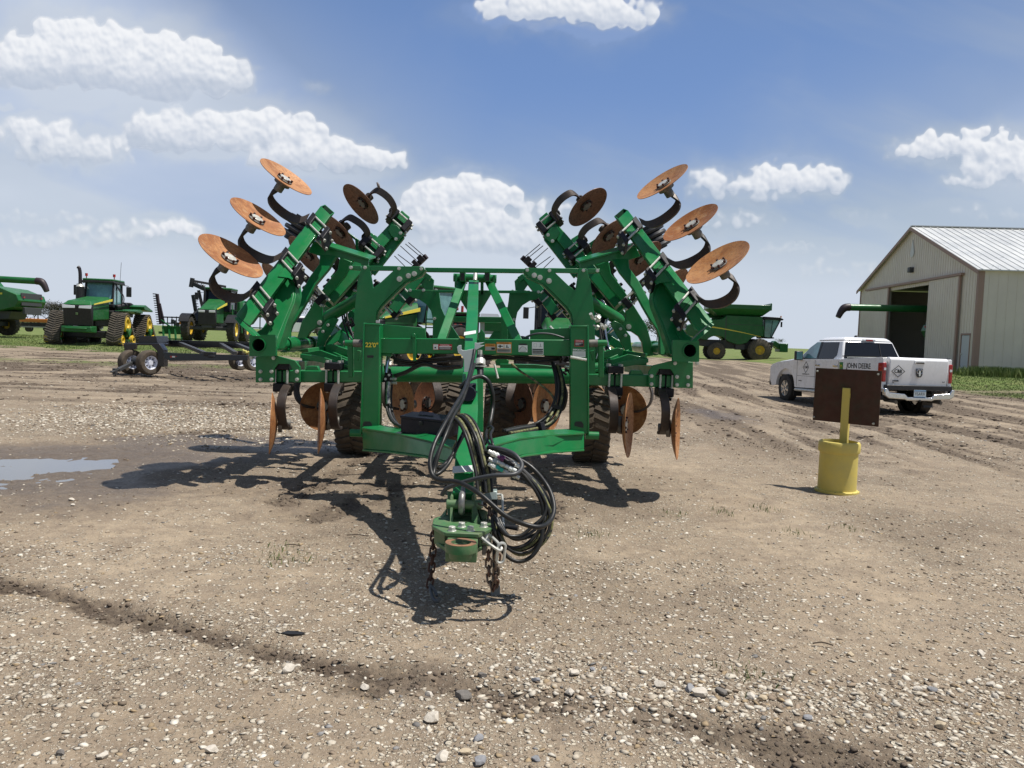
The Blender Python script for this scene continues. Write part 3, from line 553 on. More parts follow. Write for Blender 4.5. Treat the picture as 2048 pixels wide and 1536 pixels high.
def clamp_obj(c, b, o, t, hw, parent, w=.17, dp=.17, rod=True):
    """c centre of the tube, b along it, o toward the shank, t toward the viewer; hw half tube width"""
    mb = MB(); r = Matrix((b, o, t)).transposed()
    mb.box(c+o*(hw+.045), (w*.95, .085, dp+.07), r); mb.box(c-o*(hw+.036), (w*.95, .070, dp+.07), r); mb.box(c+o*(hw+.105)+b*w*.28, (w*.30, .05, dp*.7), r); mb.box(c+t*.0+o*0, (w*.1, hw*2, dp-.01), r)
    x = mb.build('clamp', CLAMP, parent, bevel=.010)
    rb = MB()
    for s in (-1, 1):
        for s2 in (-1, 1):
            q = c+b*s*w*.36+t*s2*(dp/2+.016); rb.cyl(q-o*(hw+.03), q+o*(hw+.03), .0115, 8)
            q2 = q-t*s2*.03; rb.cyl(q2-o*(hw+.068), q2-o*(hw+.092), .017, 6); rb.cyl(q2+o*(hw+.085), q2+o*(hw+.10), .016, 6)
    rb.build('clamp_bolts', STEEL, x); return x
def framebeam(name, pf, th, mp, bevel=.006, m=None, d=7.5, parent=None):
    mb = MB(); plate(mb, mp, pf, d, th); return mb.build(name, m or GREEN, parent or HAR, bevel=bevel)
for sgn, mp in ((1, L), (-1, Rm)):
    sx = lambda v: Vector((v[0]*sgn, v[1], v[2]))
    # --- square toolbar under the hinge, with end plate
    mb = MB(); plate(mb, mp, [(530, 740), (728, 742), (728, 765), (530, 765)], 7.58, .14); mb.build('toolbar', GREEN, HAR, bevel=.01)
    mb = MB(); plate(mb, mp, [(511, 713), (552, 711), (590, 721), (600, 734), (600, 765), (586, 765), (586, 741), (579, 728), (556, 728), (549, 738), (548, 765), (511, 765)], 7.5, .03)
    plate(mb, mp, [(511, 713), (515, 713), (515, 765), (511, 765)], 7.53, .3); plate(mb, mp, [(600, 716), (722, 742), (722, 739), (640, 712), (600, 708)], 7.7, .05); plate(mb, mp, [(610, 741), (638, 741), (634, 732), (614, 732)], 7.6, .08)
    mb.build('end_plate', GREEN, HAR, bevel=.004)
    mb = MB()
    for (a, b_) in ((521, 743), (543, 743), (521, 759), (543, 759), (594, 743), (594, 759), (503, 715), (547, 716)): bolt(mb, mp, a, b_, 7.495, 2.6)
    mb.build('bolts', STEEL, HAR)
    # --- hinge tube and its plates
    c = pt(mp, 517, 690, 7.3); mb = MB(); prof = [(.067, .0), (.067, 3.2), (.060, 3.2), (.060, 0.0), (.067, 0.0)]; mb.lathe(prof, c-YV*.008, YV, 32); mb.build('hinge_tube', GREEN, HAR)
    mb = MB(); n = 40; cu, cv = 517, 690; inn_, out_ = [], []
    for k in range(n):
        a = 2*math.pi*(k+.5)/n; ca, sa = math.cos(a), math.sin(a); kx = (34.5 if ca > 0 else 18.5)/max(abs(ca), 1e-6); ky = (22.5 if sa > 0 else 20.5)/max(abs(sa), 1e-6); kk = min(kx, ky)
        inn_.append(pt(mp, cu+14.0*ca, cv+14.0*sa, 7.31)); out_.append(pt(mp, cu+kk*ca, cv+kk*sa, 7.31))
    vs_ = inn_+out_+[p+YV*.05 for p in inn_]+[p+YV*.05 for p in out_]; fs_ = []
    for k in range(n): j = (k+1) % n; fs_ += [(k, j, n+j, n+k), (2*n+k, 3*n+k, 3*n+j, 2*n+j), (k, 2*n+k, 2*n+j, j), (n+k, n+j, 3*n+j, 3*n+k)]
    mb.add(vs_, fs_); mb.build('hinge_plate', GREEN, HAR)
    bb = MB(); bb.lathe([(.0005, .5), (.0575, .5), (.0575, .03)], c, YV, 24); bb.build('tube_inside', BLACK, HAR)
    # saddle blocks on the tube
    mb = MB()
    for (u, dd) in ((585, 8.2), (628, 9.2)):
        q = pt(mp, u, 690, dd); mb.lathe([(.074, -.1), (.088, -.1), (.088, .25), (.074, .25)], Vector((c.x, q.y, c.z)), YV, 24)
    mb.build('tube_collar', GREEN, HAR, bevel=.004)
    # --- first wing arm and boom
    def da(v): return 7.32+(712-v)*.0034
    arm = [(498, 671), (512, 664), (524, 657), (531, 646), (541, 612), (541, 600), (553, 560), (565, 548), (577, 556), (586, 572), (588, 590), (585, 604), (571, 638), (557, 672), (551, 698), (550, 712), (537, 712), (536, 690), (533, 676), (524, 671), (510, 669)]
    mb = MB(); plate(mb, mp, [(u, v, da(v)) for u, v in arm], 0, .05); mb.build('wing_arm', GREEN, HAR, bevel=.008)
    mb = MB(); plate(mb, mp, [(u, v, da(v)+.02) for u, v in [(577, 556), (586, 572), (588, 590), (585, 604), (571, 638), (553, 684), (551, 698), (556, 698), (575, 640), (589, 606), (592, 590), (590, 570), (581, 553)]], 0, .22); mb.build('arm_web', GREEN, HAR, bevel=.004)
    mb = MB(); plate(mb, mp, [(u, v, da(v)-.02) for u, v in [(541, 642), (546, 636), (543, 655), (533, 676), (528, 676), (538, 655)]], 0, .05); mb.build('gusset', GREEN, HAR, bevel=.003)
    A, B, C_, D_ = (641, 412), (661, 431), (499, 652), (471, 631)
    def bd(v): return 1/(1/7.25-(640-v)*9.6e-5)
    fr = [pt(mp, u, v, bd(v)) for u, v in (A, B, C_, D_)]; fr = [fr[0], fr[1], fr[2], fr[3]]
    up_b = (fr[0]-fr[3]).normalized(); o_ = (fr[0]-fr[1]).normalized(); tv = up_b.cross(o_); tv = tv if tv.y < 0 else -tv
    bk = [pt(mp, 650, 408.5, bd(412)+.17), pt(mp, 669.5, 425.5, bd(431)+.17), pt(mp, 507, 649, bd(652)+.16), pt(mp, 479, 628, bd(631)+.16)]
    def ins(p, q, k): return p+(q-p)*k
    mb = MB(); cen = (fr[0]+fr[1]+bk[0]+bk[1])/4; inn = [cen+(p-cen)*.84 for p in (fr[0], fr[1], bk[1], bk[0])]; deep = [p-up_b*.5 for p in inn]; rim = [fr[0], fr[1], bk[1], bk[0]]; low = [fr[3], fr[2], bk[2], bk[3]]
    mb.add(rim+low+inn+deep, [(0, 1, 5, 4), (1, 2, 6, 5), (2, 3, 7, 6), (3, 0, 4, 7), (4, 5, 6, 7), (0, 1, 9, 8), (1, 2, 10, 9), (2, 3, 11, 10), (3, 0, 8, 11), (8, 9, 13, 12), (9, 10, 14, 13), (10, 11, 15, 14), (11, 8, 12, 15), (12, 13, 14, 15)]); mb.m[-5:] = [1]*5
    boom = mb.build('wing_boom', [GREEN, mat('tube_inside_shade', (.003, .022, .009), .8, spec=.1)], HAR, bevel=.007)  # near-black green on the inner faces paints the shade inside the open end
    mb = MB(); plate(mb, mp, [(u, v, bd(v)-.004) for u, v in [(474, 633), (498, 655), (515, 672), (505, 672), (480, 650), (468, 636)]], 0, .1); plate(mb, mp, [(555, 553, bd(553)-.012), (570, 534, bd(534)-.012), (590, 549, bd(549)-.012), (584, 560, bd(560)-.012), (577, 556, bd(556)-.012)], 0, .03); mb.build('boom_foot', GREEN, HAR, bevel=.004)
    # clamps, shanks and blades on the first boom
    hw = (fr[0]-fr[1]).length/2
    for (cu, cv, du, dv, Dm, nn, hub_px, path) in (
        (524, 598, 463, 511, .640, ((.58, -.24, .78) if sgn > 0 else (.60, -.30, .75)), (446, 532), [(500, 586), (482, 596), (457, 594), (434, 581), (424, 562), (428, 547), (444, 534)]),
        (582, 527, 517, 433, .590, ((.58, -.24, .78) if sgn > 0 else (.60, -.30, .75)), (500, 452), [(560, 512), (541, 520), (517, 514), (493, 500), (482, 484), (484, 470), (498, 455)]),
        (637, 455, 573, 353, .590, ((.58, -.24, .78) if sgn > 0 else (.60, -.30, .75)), (560, 374), [(615, 434), (597, 440), (574, 431), (551, 413), (541, 398), (543, 387), (558, 376)])):
        cc = pt(mp, cu, cv, bd(cv))-tv*.075; sh_d = bd(cv)
        cl = clamp_obj(cc, up_b, o_, tv, hw, HAR, w=.20, dp=.16)
        dd = sh_d-.24
        pth = []
        for i, (a, b_) in enumerate(path):
            k = i/(len(path)-1); pth.append(pt(mp, a, b_, sh_d-.02-.14*math.sin(k*math.pi)-.22*k))
        s = shank_obj(pth, up_b+tv*.3, HAR, w=.10, th=.026)
        nv_ = sx(nn).normalized(); dc = pt(mp, du, dv, dd-.06)
        disc_obj(dc, nv_, Dm, s, RUST)
        nk = MB(); nk.cyl(dc-nv_*.14, pth[-1], .05, 14, r2=.04); nk.build('shank_knuckle', CAST, s, bevel=.004)
    # --- bracket with the sunlit top, second and third arms
    d2 = 8.5
    mb = MB(); plate(mb, mp, [(616, 504), (627, 482), (737, 517), (737, 545), (726, 545), (722, 527), (700, 520), (672, 514), (640, 512)], d2-.05, .03); mb.build('bracket_web', GREEN, HAR, bevel=.004)
    mb = MB(); q = [pt(mp, 626, 482, d2-.1), pt(mp, 738, 516.5, d2-.1)]; off = Vector((.02*sgn, .30, .055)); mb.prism([q[0], q[1], q[1]+off, q[0]+off], (0, 0, -.022)); mb.build('bracket_top', GREEN, HAR, bevel=.004)
    a2 = [(640, 505), (672, 512), (657, 538), (631, 569), (611, 606), (595, 633), (583, 650), (578, 665), (577, 700), (559, 700), (562, 666), (571, 638), (596, 596), (620, 552), (638, 528)]
    mb = MB(); plate(mb, mp, [(u, v, d2-.05+(v-510)*-.002) for u, v in a2], 0, .10); mb.build('wing_arm', GREEN, HAR, bevel=.008)
    a3 = [(680, 514), (704, 524), (690, 552), (674, 572), (656, 592), (645, 612), (646, 632), (655, 642), (652, 653), (634, 655), (620, 664), (613, 676), (611, 694), (604, 704), (590, 702), (594, 676), (603, 644), (622, 614), (640, 586), (662, 556), (675, 540)]
    mb = MB(); plate(mb, mp, [(u, v, 8.95) for u, v in a3], 0, .08); mb.build('wing_arm', GREEN, HAR, bevel=.006)
    mb = MB(); bolt(mb, mp, 639.5, 645.5, 8.94, 3.6); bolt(mb, mp, 656, 650, 8.84, 2.2); bolt(mb, mp, 646, 663, 8.84, 2.2); mb.build('pivot_bolts', STEEL, HAR)
    mb = MB(); plate(mb, mp, [(655, 640), (668, 634), (677, 639), (664, 662), (652, 683), (642, 702), (630, 702), (634, 684), (636, 664)], 8.86, .03); mb.build('link_plate', GREEN, HAR, bevel=.004)
    mb = MB(); mb.cyl(pt(mp, 656, 634, 9.0), pt(mp, 724, 594, 8.7), .070, 20); mb.cyl(pt(mp, 646, 641, 9.05), pt(mp, 660, 632, 9.0), .045, 14); mb.build('lift_cylinder', GREEN, HAR)
    mb = MB(); mb.cyl(pt(mp, 668, 648, 9.3), pt(mp, 696, 673, 9.3), .02, 10); mb.build('cylinder_rod', CHROME, HAR)
    # struts filling the space behind (each a member of the wing frame)
    for (u0, v0, u1, v1, d0, d1, w, h) in ((652, 612, 742, 500, 9.5, 9.7, .12, .10), (668, 628, 730, 560, 9.9, 10.0, .13, .1), (700, 640, 800, 545, 9.9, 10.2, .13, .12), (676, 590, 765, 510, 10.2, 10.3, .12, .1), (720, 560, 745, 530, 9.8, 9.8, .14, .1),
                                       (650, 690, 730, 640, 9.2, 9.4, .10, .10), (610, 706, 700, 694, 8.3, 9.0, .09, .10), (690, 552, 745, 470, 10.4, 10.6, .15, .12), (660, 655, 705, 690, 9.6, 9.0, .14, .08), (640, 700, 716, 735, 8.6, 8.4, .10, .09), (735, 600, 806, 545, 10.2, 10.3, .13, .1), (668, 560, 712, 505, 9.7, 9.8, .10, .1), (690, 612, 715, 545, 9.6, 9.7, .08, .1), (640, 640, 700, 560, 9.9, 9.9, .09, .1), (676, 676, 712, 628, 10.1, 10.1, .16, .1), (712, 530, 770, 470, 10.3, 10.4, .09, .1), (655, 705, 710, 712, 9.0, 9.0, .16, .1)):
        mb = MB(); mb.beam(pt(mp, u0, v0, d0), pt(mp, u1, v1, d1), w, h, up=(0, 1, 0)); mb.build('frame_strut', GREEN, HAR, bevel=.006)
    for (u, v, dd, an) in ((690, 545, 9.35, .8), (700, 560, 9.5, .8), (672, 585, 9.4, .8), (633, 588, 8.75, .8), (752, 603, 9.9, .8), (765, 585, 9.9, .8), (812, 590, 9.9, .8), (783, 617, 9.9, .8)):
        cc = pt(mp, u, v, dd); b_ = sx((.70, 0, .71)); oo = sx((-.71, 0, .70)); clamp_obj(cc, b_, oo, Vector((0, -1, 0)), .055, HAR, w=.13, dp=.12)
    mb = MB(); mb.beam(pt(mp, 786, 622, 9.85), pt(mp, 846, 545, 9.95), .13, .12, up=(0, 1, 0)); mb.beam(pt(mp, 755, 628, 10.1), pt(mp, 835, 540, 10.2), .10, .12, up=(0, 1, 0)); mb.build('frame_strut', GREEN, HAR, bevel=.006)
    # --- second boom (rear row) with its parallel strut
    f2 = [pt(mp, u, v, dd) for u, v, dd in ((804, 420, 9.5), (820, 434, 9.5), (668, 607, 9.0), (650, 590, 9.0))]
    ub2 = (f2[0]-f2[3]).normalized(); o2 = (f2[0]-f2[1]).normalized(); t2 = ub2.cross(o2); t2 = t2 if t2.y < 0 else -t2
    mb = MB(); mb.hexa(f2+[p-t2*.13 for p in f2]); mb.build('wing_boom', GREEN, HAR, bevel=.008)
    mb = MB(); plate(mb, mp, [(776, 460), (783, 448), (795, 452), (809, 468), (796, 482), (783, 472)], 9.36, .02); mb.build('boom_gusset', GREEN, HAR, bevel=.003)
    mb = MB(); mb.beam(pt(mp, 802, 470, 9.5), pt(mp, 742, 545, 9.4), .115, .08, up=(0, 1, 0)); mb.build('frame_strut', GREEN, HAR, bevel=.006)
    mb = MB(); bolt(mb, mp, 801, 466, 9.34, 2.4); bolt(mb, mp, 792, 478, 9.34, 2.4); mb.build('bolts', STEEL, HAR)
    hw2 = (f2[0]-f2[1]).length/2
    for (cu, cv, du, dv, Dm, nn, path) in (
        (800, 441, 721, 409, .575, (-.60, -.42, -.68), [(784, 432), (789, 418), (779, 398), (762, 384), (750, 381), (737, 391)]),
        (745, 494, 676, 468, .575, (-.60, -.42, -.68), [(729, 486), (736, 470), (726, 452), (708, 439), (696, 435), (682, 444)]),
        (690, 552, 613, 513, .60, (-.60, -.42, -.68), [(672, 545), (676, 528), (664, 512), (650, 500), (636, 497), (622, 503)]),
        (648, 600, 560, 565, .60, (-.60, -.42, -.68), [(632, 596), (628, 575), (610, 555), (594, 546), (582, 548), (572, 556)])):
        cc = pt(mp, cu, cv, 9.45-(cv-430)*.003)-t2*.06; dd = 9.3
        if cv < 500: clamp_obj(cc, ub2, o2, t2, hw2, HAR, w=.17, dp=.13)
        pth = [pt(mp, a, b_, dd-.10*math.sin(i/5*math.pi)) for i, (a, b_) in enumerate(path)]
        s = shank_obj(pth, ub2+t2*.3, HAR, w=.085, th=.022)
        nv_ = sx(nn).normalized(); disc_obj(pt(mp, du, dv, dd+.05)-nv_*0.0, nv_, Dm, s, RUST_SHADE)
        nk = MB(); nk.cyl(pt(mp, du, dv, dd+.05)-nv_*.12, pth[-1], .04, 12, r2=.035); nk.build('shank_knuckle', SHANK, s)
    mb = MB(); plate(mb, mp, [(686, 458), (692, 461), (735, 492), (728, 520), (712, 512), (710, 480), (695, 470)], 9.75, .06); mb.build('bracket_web', GREEN, HAR, bevel=.005)
    # --- tine harrow seen over the bar
    for k, (u, v, tu, tv_) in enumerate(((847, 511, 817, 485), (843, 515, 811, 488), (833, 521, 801, 492), (824, 530, 796, 509), (815, 538, 789, 512))):
        mb = MB(); mb.cyl(pt(mp, u, v, 10.6), pt(mp, tu, tv_, 10.3), .0055, 6); mb.build('harrow_tine', BLACK, HAR)
    mb = MB(); mb.beam(pt(mp, 853, 512, 10.6), pt(mp, 818, 545, 10.7), .07, .06, up=(0, 1, 0)); mb.beam(pt(mp, 846, 514, 10.5), pt(mp, 838, 522, 10.5), .10, .08, up=(0, 1, 0)); mb.beam(pt(mp, 834, 524, 10.5), pt(mp, 828, 530, 10.5), .10, .08, up=(0, 1, 0)); mb.build('tine_bar', mat('tine_bar_metal', (.03, .018, .022), .6), HAR, bevel=.004)
    # --- big hinge tower beside the mast
    out = [(724, 531), (740, 531.5), (740.6, 541), (746.5, 576), (760, 566), (787, 541), (740.6, 541), (740.2, 531.5), (846, 533), (849, 537), (846, 543), (840, 549), (825, 556), (811, 562), (793, 579), (775, 597), (762, 610), (754, 622), (751, 634), (750, 760), (706, 760), (708, 629), (715.6, 561)]
    mb = MB(); plate(mb, mp, out, 7.62, .03); mb.build('hinge_tower', GREEN, HAR, bevel=.003)
    mb = MB(); plate(mb, mp, [(u, v) for u, v in ((849, 538), (840, 550), (811, 563), (793, 580), (762, 611), (754, 623), (751, 640), (754, 640), (757, 624), (765, 613), (796, 583), (813, 566), (843, 553), (852, 540))], 7.64, .12); mb.build('tower_flange', GREEN, HAR, bevel=.003)
    mb = MB(); plate(mb, mp, [(697, 531), (722, 531), (722, 540.5), (697, 539)], 7.66, .07); plate(mb, mp, [(742, 531.5), (800, 532), (800, 541), (742, 540.5)], 7.66, .07); mb.build('tower_bar', GREEN, HAR, bevel=.004)
    mb = MB()
    for (a, b_, r) in ((702, 535, 2.4), (730, 535, 2.4), (798, 537, 2.4), (842.5, 537.5, 2.4), (828.5, 547.5, 3.6), (817, 551.5, 3.6), (799, 558, 3.8)): bolt(mb, mp, a, b_, 7.615, r)
    mb.build('bolts', STEEL, HAR)
    # --- rear tower
    rt_ = [(818, 579), (878, 580.5), (880, 600), (882.5, 616), (889, 630), (920, 677), (934, 700), (864, 700), (866, 640), (862, 622), (852, 608), (838, 599), (824, 595), (813, 587)]
    mb = MB(); plate(mb, mp, rt_, 9.45, .04); mb.build('rear_tower', GREEN, HAR, bevel=.004)
    mb = MB()
    for (a, b_) in ((820, 580.5), (847, 580.5), (872, 580.5), (869, 637)): bolt(mb, mp, a, b_, 9.44, 2.2)
    mb.build('bolts', STEEL, HAR)
    mb = MB(); plate(mb, mp, [(846, 548), (852, 545), (868, 560), (866, 580), (850, 580), (838, 562)], 9.9, .05); plate(mb, mp, [(852, 545), (862, 552), (858, 562), (846, 552)], 9.7, .08); mb.build('rear_bracket', GREEN, HAR, bevel=.004)
    # --- ground-level front blades
    for (cu, du, dv, Dm, nn) in ((568, 541, 847, .60, (-.96, -.28, .03)), (669, 638, 842, .635, (-.955, -.27, .02))):
        c1 = pt(mp, cu, 752, 7.64); clamp_obj(c1, Vector((1, 0, 0)), Vector((0, 0, -1)), Vector((0, -1, 0)), .065, HAR, w=.165, dp=.15)
        cx = pt(mp, cu+4, 771, 7.46); z0 = cx.z; x0 = cx.x; qb = pt(mp, cu+4, 850, 7.46); zb = qb.z; xk = lambda z: x0+(qb.x-x0)*(z0-z)/(z0-zb)
        path = [Vector((xk(z_), y_, z_)) for y_, z_ in ((7.62, z0+.01), (7.50, z0-.01), (7.36, z0-.08), (7.30, z0-.17), (7.31, z0-.26), (7.36, zb+.03), (7.46, zb-.03), (7.54, zb-.035))]
        s = shank_obj(path, (1, 0, 0), HAR, w=.082, th=.028)
        nv_ = sx(nn).normalized(); dc = pt(mp, du, dv, 7.42)
        disc_obj(dc, nv_, Dm, s, RUST, sag=.06)
        nk = MB(); nk.cyl(dc-nv_*.09, Vector((qb.x-.02*sgn, 7.43, zb+.01)), .042, 14); nk.build('shank_knuckle', CLAMP, s, bevel=.004)
    # --- rear-row blades and shanks standing on the ground
    for (du, dv, Dm, nn, dd, path, mm, wv) in (
        (648, 813, .60, (.55, -.80, .0), 9.4, [(597, 762), (593, 778), (596, 796), (606, 808), (620, 814), (632, 815)], RUST, (.3, .9, 0)),
        (708, 812, .60, (.85, -.5, .0), 9.6, [(690, 762), (686, 790), (694, 810), (704, 814)], RUST, (.3, .9, 0)),
        (802, 809, .62, (-.80, -.55, 0), 8.6, [(776, 762), (770, 785), (776, 812), (790, 818)], RUST, (1, .2, 0)),
        (830, 795, .58, (-.85, -.45, .0), 9.7, [(815, 762), (811, 780), (818, 800), (826, 806)], RUST_SHADE, (1, .2, 0)),
        (858, 806, .58, (.80, -.50, 0), 9.2, [(872, 764), (876, 780), (878, 800), (870, 818), (862, 820)], RUST_SHADE, (1, .1, 0))):
        s = shank_obj([pt(mp, a, b_, dd-.12*math.sin(i/max(len(path)-1, 1)*math.pi)) for i, (a, b_) in enumerate(path)], wv, HAR, w=.10, th=.026)
        disc_obj(pt(mp, du, dv, dd), sx(nn), Dm, s, mm, hub=True)
    # tyres
    for (u, wpx, dd, lb) in ((716, 66, 9.55, 'outer'), (897, 62, 9.75, 'inner')):
        cxx = pt(mp, u, 837, dd); Rt = .455; cc = Vector((cxx.x, dd, Rt-.005)); wd = wpx*dd/1536
        tm = MB(); tm.lathe([(.25, -wd/2*.86), (.30, -wd/2), (.40, -wd/2), (.435, -wd/2*.86), (.443, 0), (.435, wd/2*.86), (.40, wd/2), (.30, wd/2), (.25, wd/2*.86)], cc, (1, 0, 0), 48)
        for k in range(26):
            a = 2*math.pi*k/26
            for s_ in (-1, 1):
                a2 = a+(.5*2*math.pi/26 if s_ > 0 else 0); r = .449
                p0 = cc+Vector((s_*wd*.02, math.cos(a2)*r, math.sin(a2)*r)); p1 = cc+Vector((s_*wd*.48, math.cos(a2+.16)*(r-.006), math.sin(a2+.16)*(r-.006)))
                tm.beam(p0, p1, .045, .028, up=Vector((0, math.cos(a2+.08), math.sin(a2+.08))))
        o = tm.build('tyre', TYRE_M, HAR, smooth=35); rm = MB(); rm.lathe([(.26, -wd*.4), (.24, -wd*.2), (.10, -wd*.15), (.10, wd*.15), (.24, wd*.2), (.26, wd*.4)], cc, (1, 0, 0), 24); rm.build('rim', GREEN, o)
    # inner frame rails running back from the toolbar
    for (u0, v0, d0, u1, v1, d1) in ((690, 748, 7.7, 760, 735, 10.2), (820, 748, 7.8, 850, 735, 10.2), (560, 735, 7.8, 640, 727, 10.0)):
        mb = MB(); mb.beam(pt(mp, u0, v0, d0), pt(mp, u1, v1, d1), .11, .11); mb.build('frame_rail', GREEN, HAR, bevel=.006)
    mb = MB(); plate(mb, mp, [(602, 707), (640, 700), (700, 722), (724, 738), (700, 741), (640, 722), (604, 722)], 8.2, .06); plate(mb, mp, [(650, 690), (662, 688), (700, 700), (704, 712), (676, 708), (652, 712)], 8.5, .1); plate(mb, mp, [(668, 735), (674, 712), (682, 712), (684, 735)], 8.0, .03); mb.build('frame_bracket', GREEN, HAR, bevel=.004)
    mb = MB(); mb.beam(pt(mp, 604, 754, 9.9), pt(mp, 940, 752, 9.9), .13, .13); mb.build('rear_toolbar', GREEN, HAR, bevel=.006)
    mb = MB(); mb.cyl(pt(mp, 692, 729, 7.8), pt(mp, 728, 731, 7.8), .055, 18); mb.build('rock_shaft', GREEN, HAR)
    # posts
    post = [(726, 647), (760, 648.5), (759, 760), (757, 868), (751, 874), (722, 872), (717, 866), (721, 760)] if sgn > 0 else None
    if sgn > 0:
        fp = [(726, 647), (760, 648.5), (758.5, 760), (757, 868), (719.5, 868), (722.5, 760)]; slot = [(733, 713.3), (748, 713.3)]; lx, hx = 726, 744
    else:
        fp = [(1141, 652), (1177, 652), (1178, 760), (1178.5, 868), (1141, 866), (1141, 760)]; lx, hx = 1149, 1167
    mb = MB(); mb.prism([P(u, v, 6.78) for u, v in fp], YV*.17); po = mb.build('upright_post', GREEN, HAR, bevel=.006)
    fl = MB(); e = fp[0][0] if sgn > 0 else fp[1][0]; e2 = fp[4][0] if sgn > 0 else fp[3][0]; w_ = 3 if sgn > 0 else -3
    fl.prism([P(e, fp[0][1]-1.5, 6.765), P(e+w_, fp[0][1]-1.5, 6.765), P(e2+w_, 872, 6.765), P(e2, 872, 6.765)], YV*.21); fl.prism([P(fp[0][0], fp[0][1]-1, 6.768), P(fp[1][0], fp[1][1]-1, 6.768), P(fp[1][0], fp[1][1]+2.5, 6.768), P(fp[0][0], fp[0][1]+2.5, 6.768)], YV*.2); fl.build('post_flange', GREEN, po, bevel=.004)
    sl_ = MB(); a0 = lx; sl_.prism([P(a0, 852, 6.776), P(a0, 846, 6.776), P(a0+3, 843, 6.776), P(hx-4, 843, 6.776), P(hx, 848, 6.776), P(hx, 856, 6.776)], YV*.02)
    if sgn > 0: sl_.prism([P(733.5, 712.5, 6.776), P(735, 710.5, 6.776), P(746, 710.5, 6.776), P(747.5, 712.5, 6.776), P(746, 715.5, 6.776), P(735, 715.5, 6.776)], YV*.02)
    sl_.build('slot', BLACK, po)
    fb = MB(); q = P(714 if sgn > 0 else 1184, 866 if sgn > 0 else 871, 6.86); fb.cyl(q-Vector((.06, 0, 0)), q+Vector((.06, 0, 0)), .035, 14); fb.build('pivot_boss', GREEN, po); pb = MB(); q = P(706 if sgn > 0 else 1187.5, 866 if sgn > 0 else 871, 6.86); pb.cyl(q-Vector((.018, 0, 0)), q+Vector((.018, 0, 0)), .022, 12); pb.build('pivot_pin', STEEL, po)
    # outer link beside the post
    uo = 700 if sgn > 0 else 1202; mb = MB(); s2 = 1 if sgn > 0 else -1
    mb.prism([P(uo-6, 682, 6.98), P(uo+6, 682, 6.98), P(uo+6, 755, 6.98), P(uo-4, 755, 6.98)], YV*.05); mb.cyl(P(uo-10, 686, 6.95), P(uo+12, 686, 6.95), .028, 14); mb.build('link_plate', GREEN, HAR, bevel=.006)
    mb = MB(); mb.cyl(P(uo+7*s2, 686.5, 6.95), P(uo+24*s2, 687, 6.95), .036, 14); mb.cyl(P(uo-13*s2, 686, 6.95), P(uo-9*s2, 686, 6.95), .02, 12); mb.build('link_pin', CAST, HAR)
    mb = MB(); mb.prism([P(uo+14*s2, 700, 7.0), P(uo+22*s2, 702, 7.0), P(uo+17*s2, 722, 7.0), P(uo+13*s2, 720, 7.0)], YV*.04); mb.build('link_tab', GREEN, HAR, bevel=.004)
# front cross members between the posts
mb = MB(); mb.prism([P(758, 676, 6.86), P(929, 677, 6.86), P(929, 708, 6.86), P(758, 707.5, 6.86)], YV*.16); mb.prism([P(954, 678, 6.86), P(1142, 679.5, 6.86), P(1142, 712.5, 6.86), P(954, 709, 6.86)], YV*.16); mb.build('cross_beam', GREEN, HAR, bevel=.008)
mb = MB(); mb.prism([P(760, 648, 6.95), P(850, 656, 6.98), P(852, 677, 6.98), P(760, 677, 6.95)], YV*.03); mb.prism([P(1060, 660, 6.98), P(1141, 655, 6.95), P(1141, 679, 6.95), P(1060, 680, 6.98)], YV*.03); mb.prism([P(758, 711, 6.88), P(782, 713, 6.88), P(782, 708, 6.88), P(758, 707, 6.88)], YV*.15); mb.build('cross_beam_plate', GREEN, HAR, bevel=.003)
mb = MB(); mb.prism([P(824, 672, 6.83), P(832, 672, 6.83), P(832, 722, 6.83), P(826, 722, 6.83)], YV*.02); mb.cyl(P(828, 671, 6.81), P(828, 671, 7.0), .018, 12); mb.build('hose_bracket', GREEN, HAR, bevel=.003)
mb = MB(); mb.prism([P(957, 667, 6.8), P(963, 658, 6.8), P(970, 668, 6.8), P(970, 690, 6.8), P(957, 690, 6.8)], YV*.02); mb.build('hose_bracket', GREEN, HAR, bevel=.003)
mb = MB(); mb.cyl(P(752, 748, 7.55), P(1150, 753, 7.55), .076, 28); mb.build('main_tube', GREEN, HAR)
mb = MB(); mb.prism([P(990, 722, 7.3), P(1003, 711, 7.3), P(1018, 722, 7.3), P(1016, 733, 7.3), P(992, 731, 7.3)], YV*.05); mb.prism([P(1000, 728, 7.2), P(1070, 729, 7.2), P(1110, 733, 7.2), P(1110, 738, 7.2), P(1000, 736, 7.2)], YV*.1); mb.build('frame_bracket', GREEN, HAR, bevel=.003)
mb = MB(); mb.cyl(P(989, 729, 7.2), P(996, 757, 7.15), .011, 8); mb.cyl(P(1141, 714, 6.72), P(1173, 720, 6.72), .012, 8); mb.build('pin', STEEL, HAR)
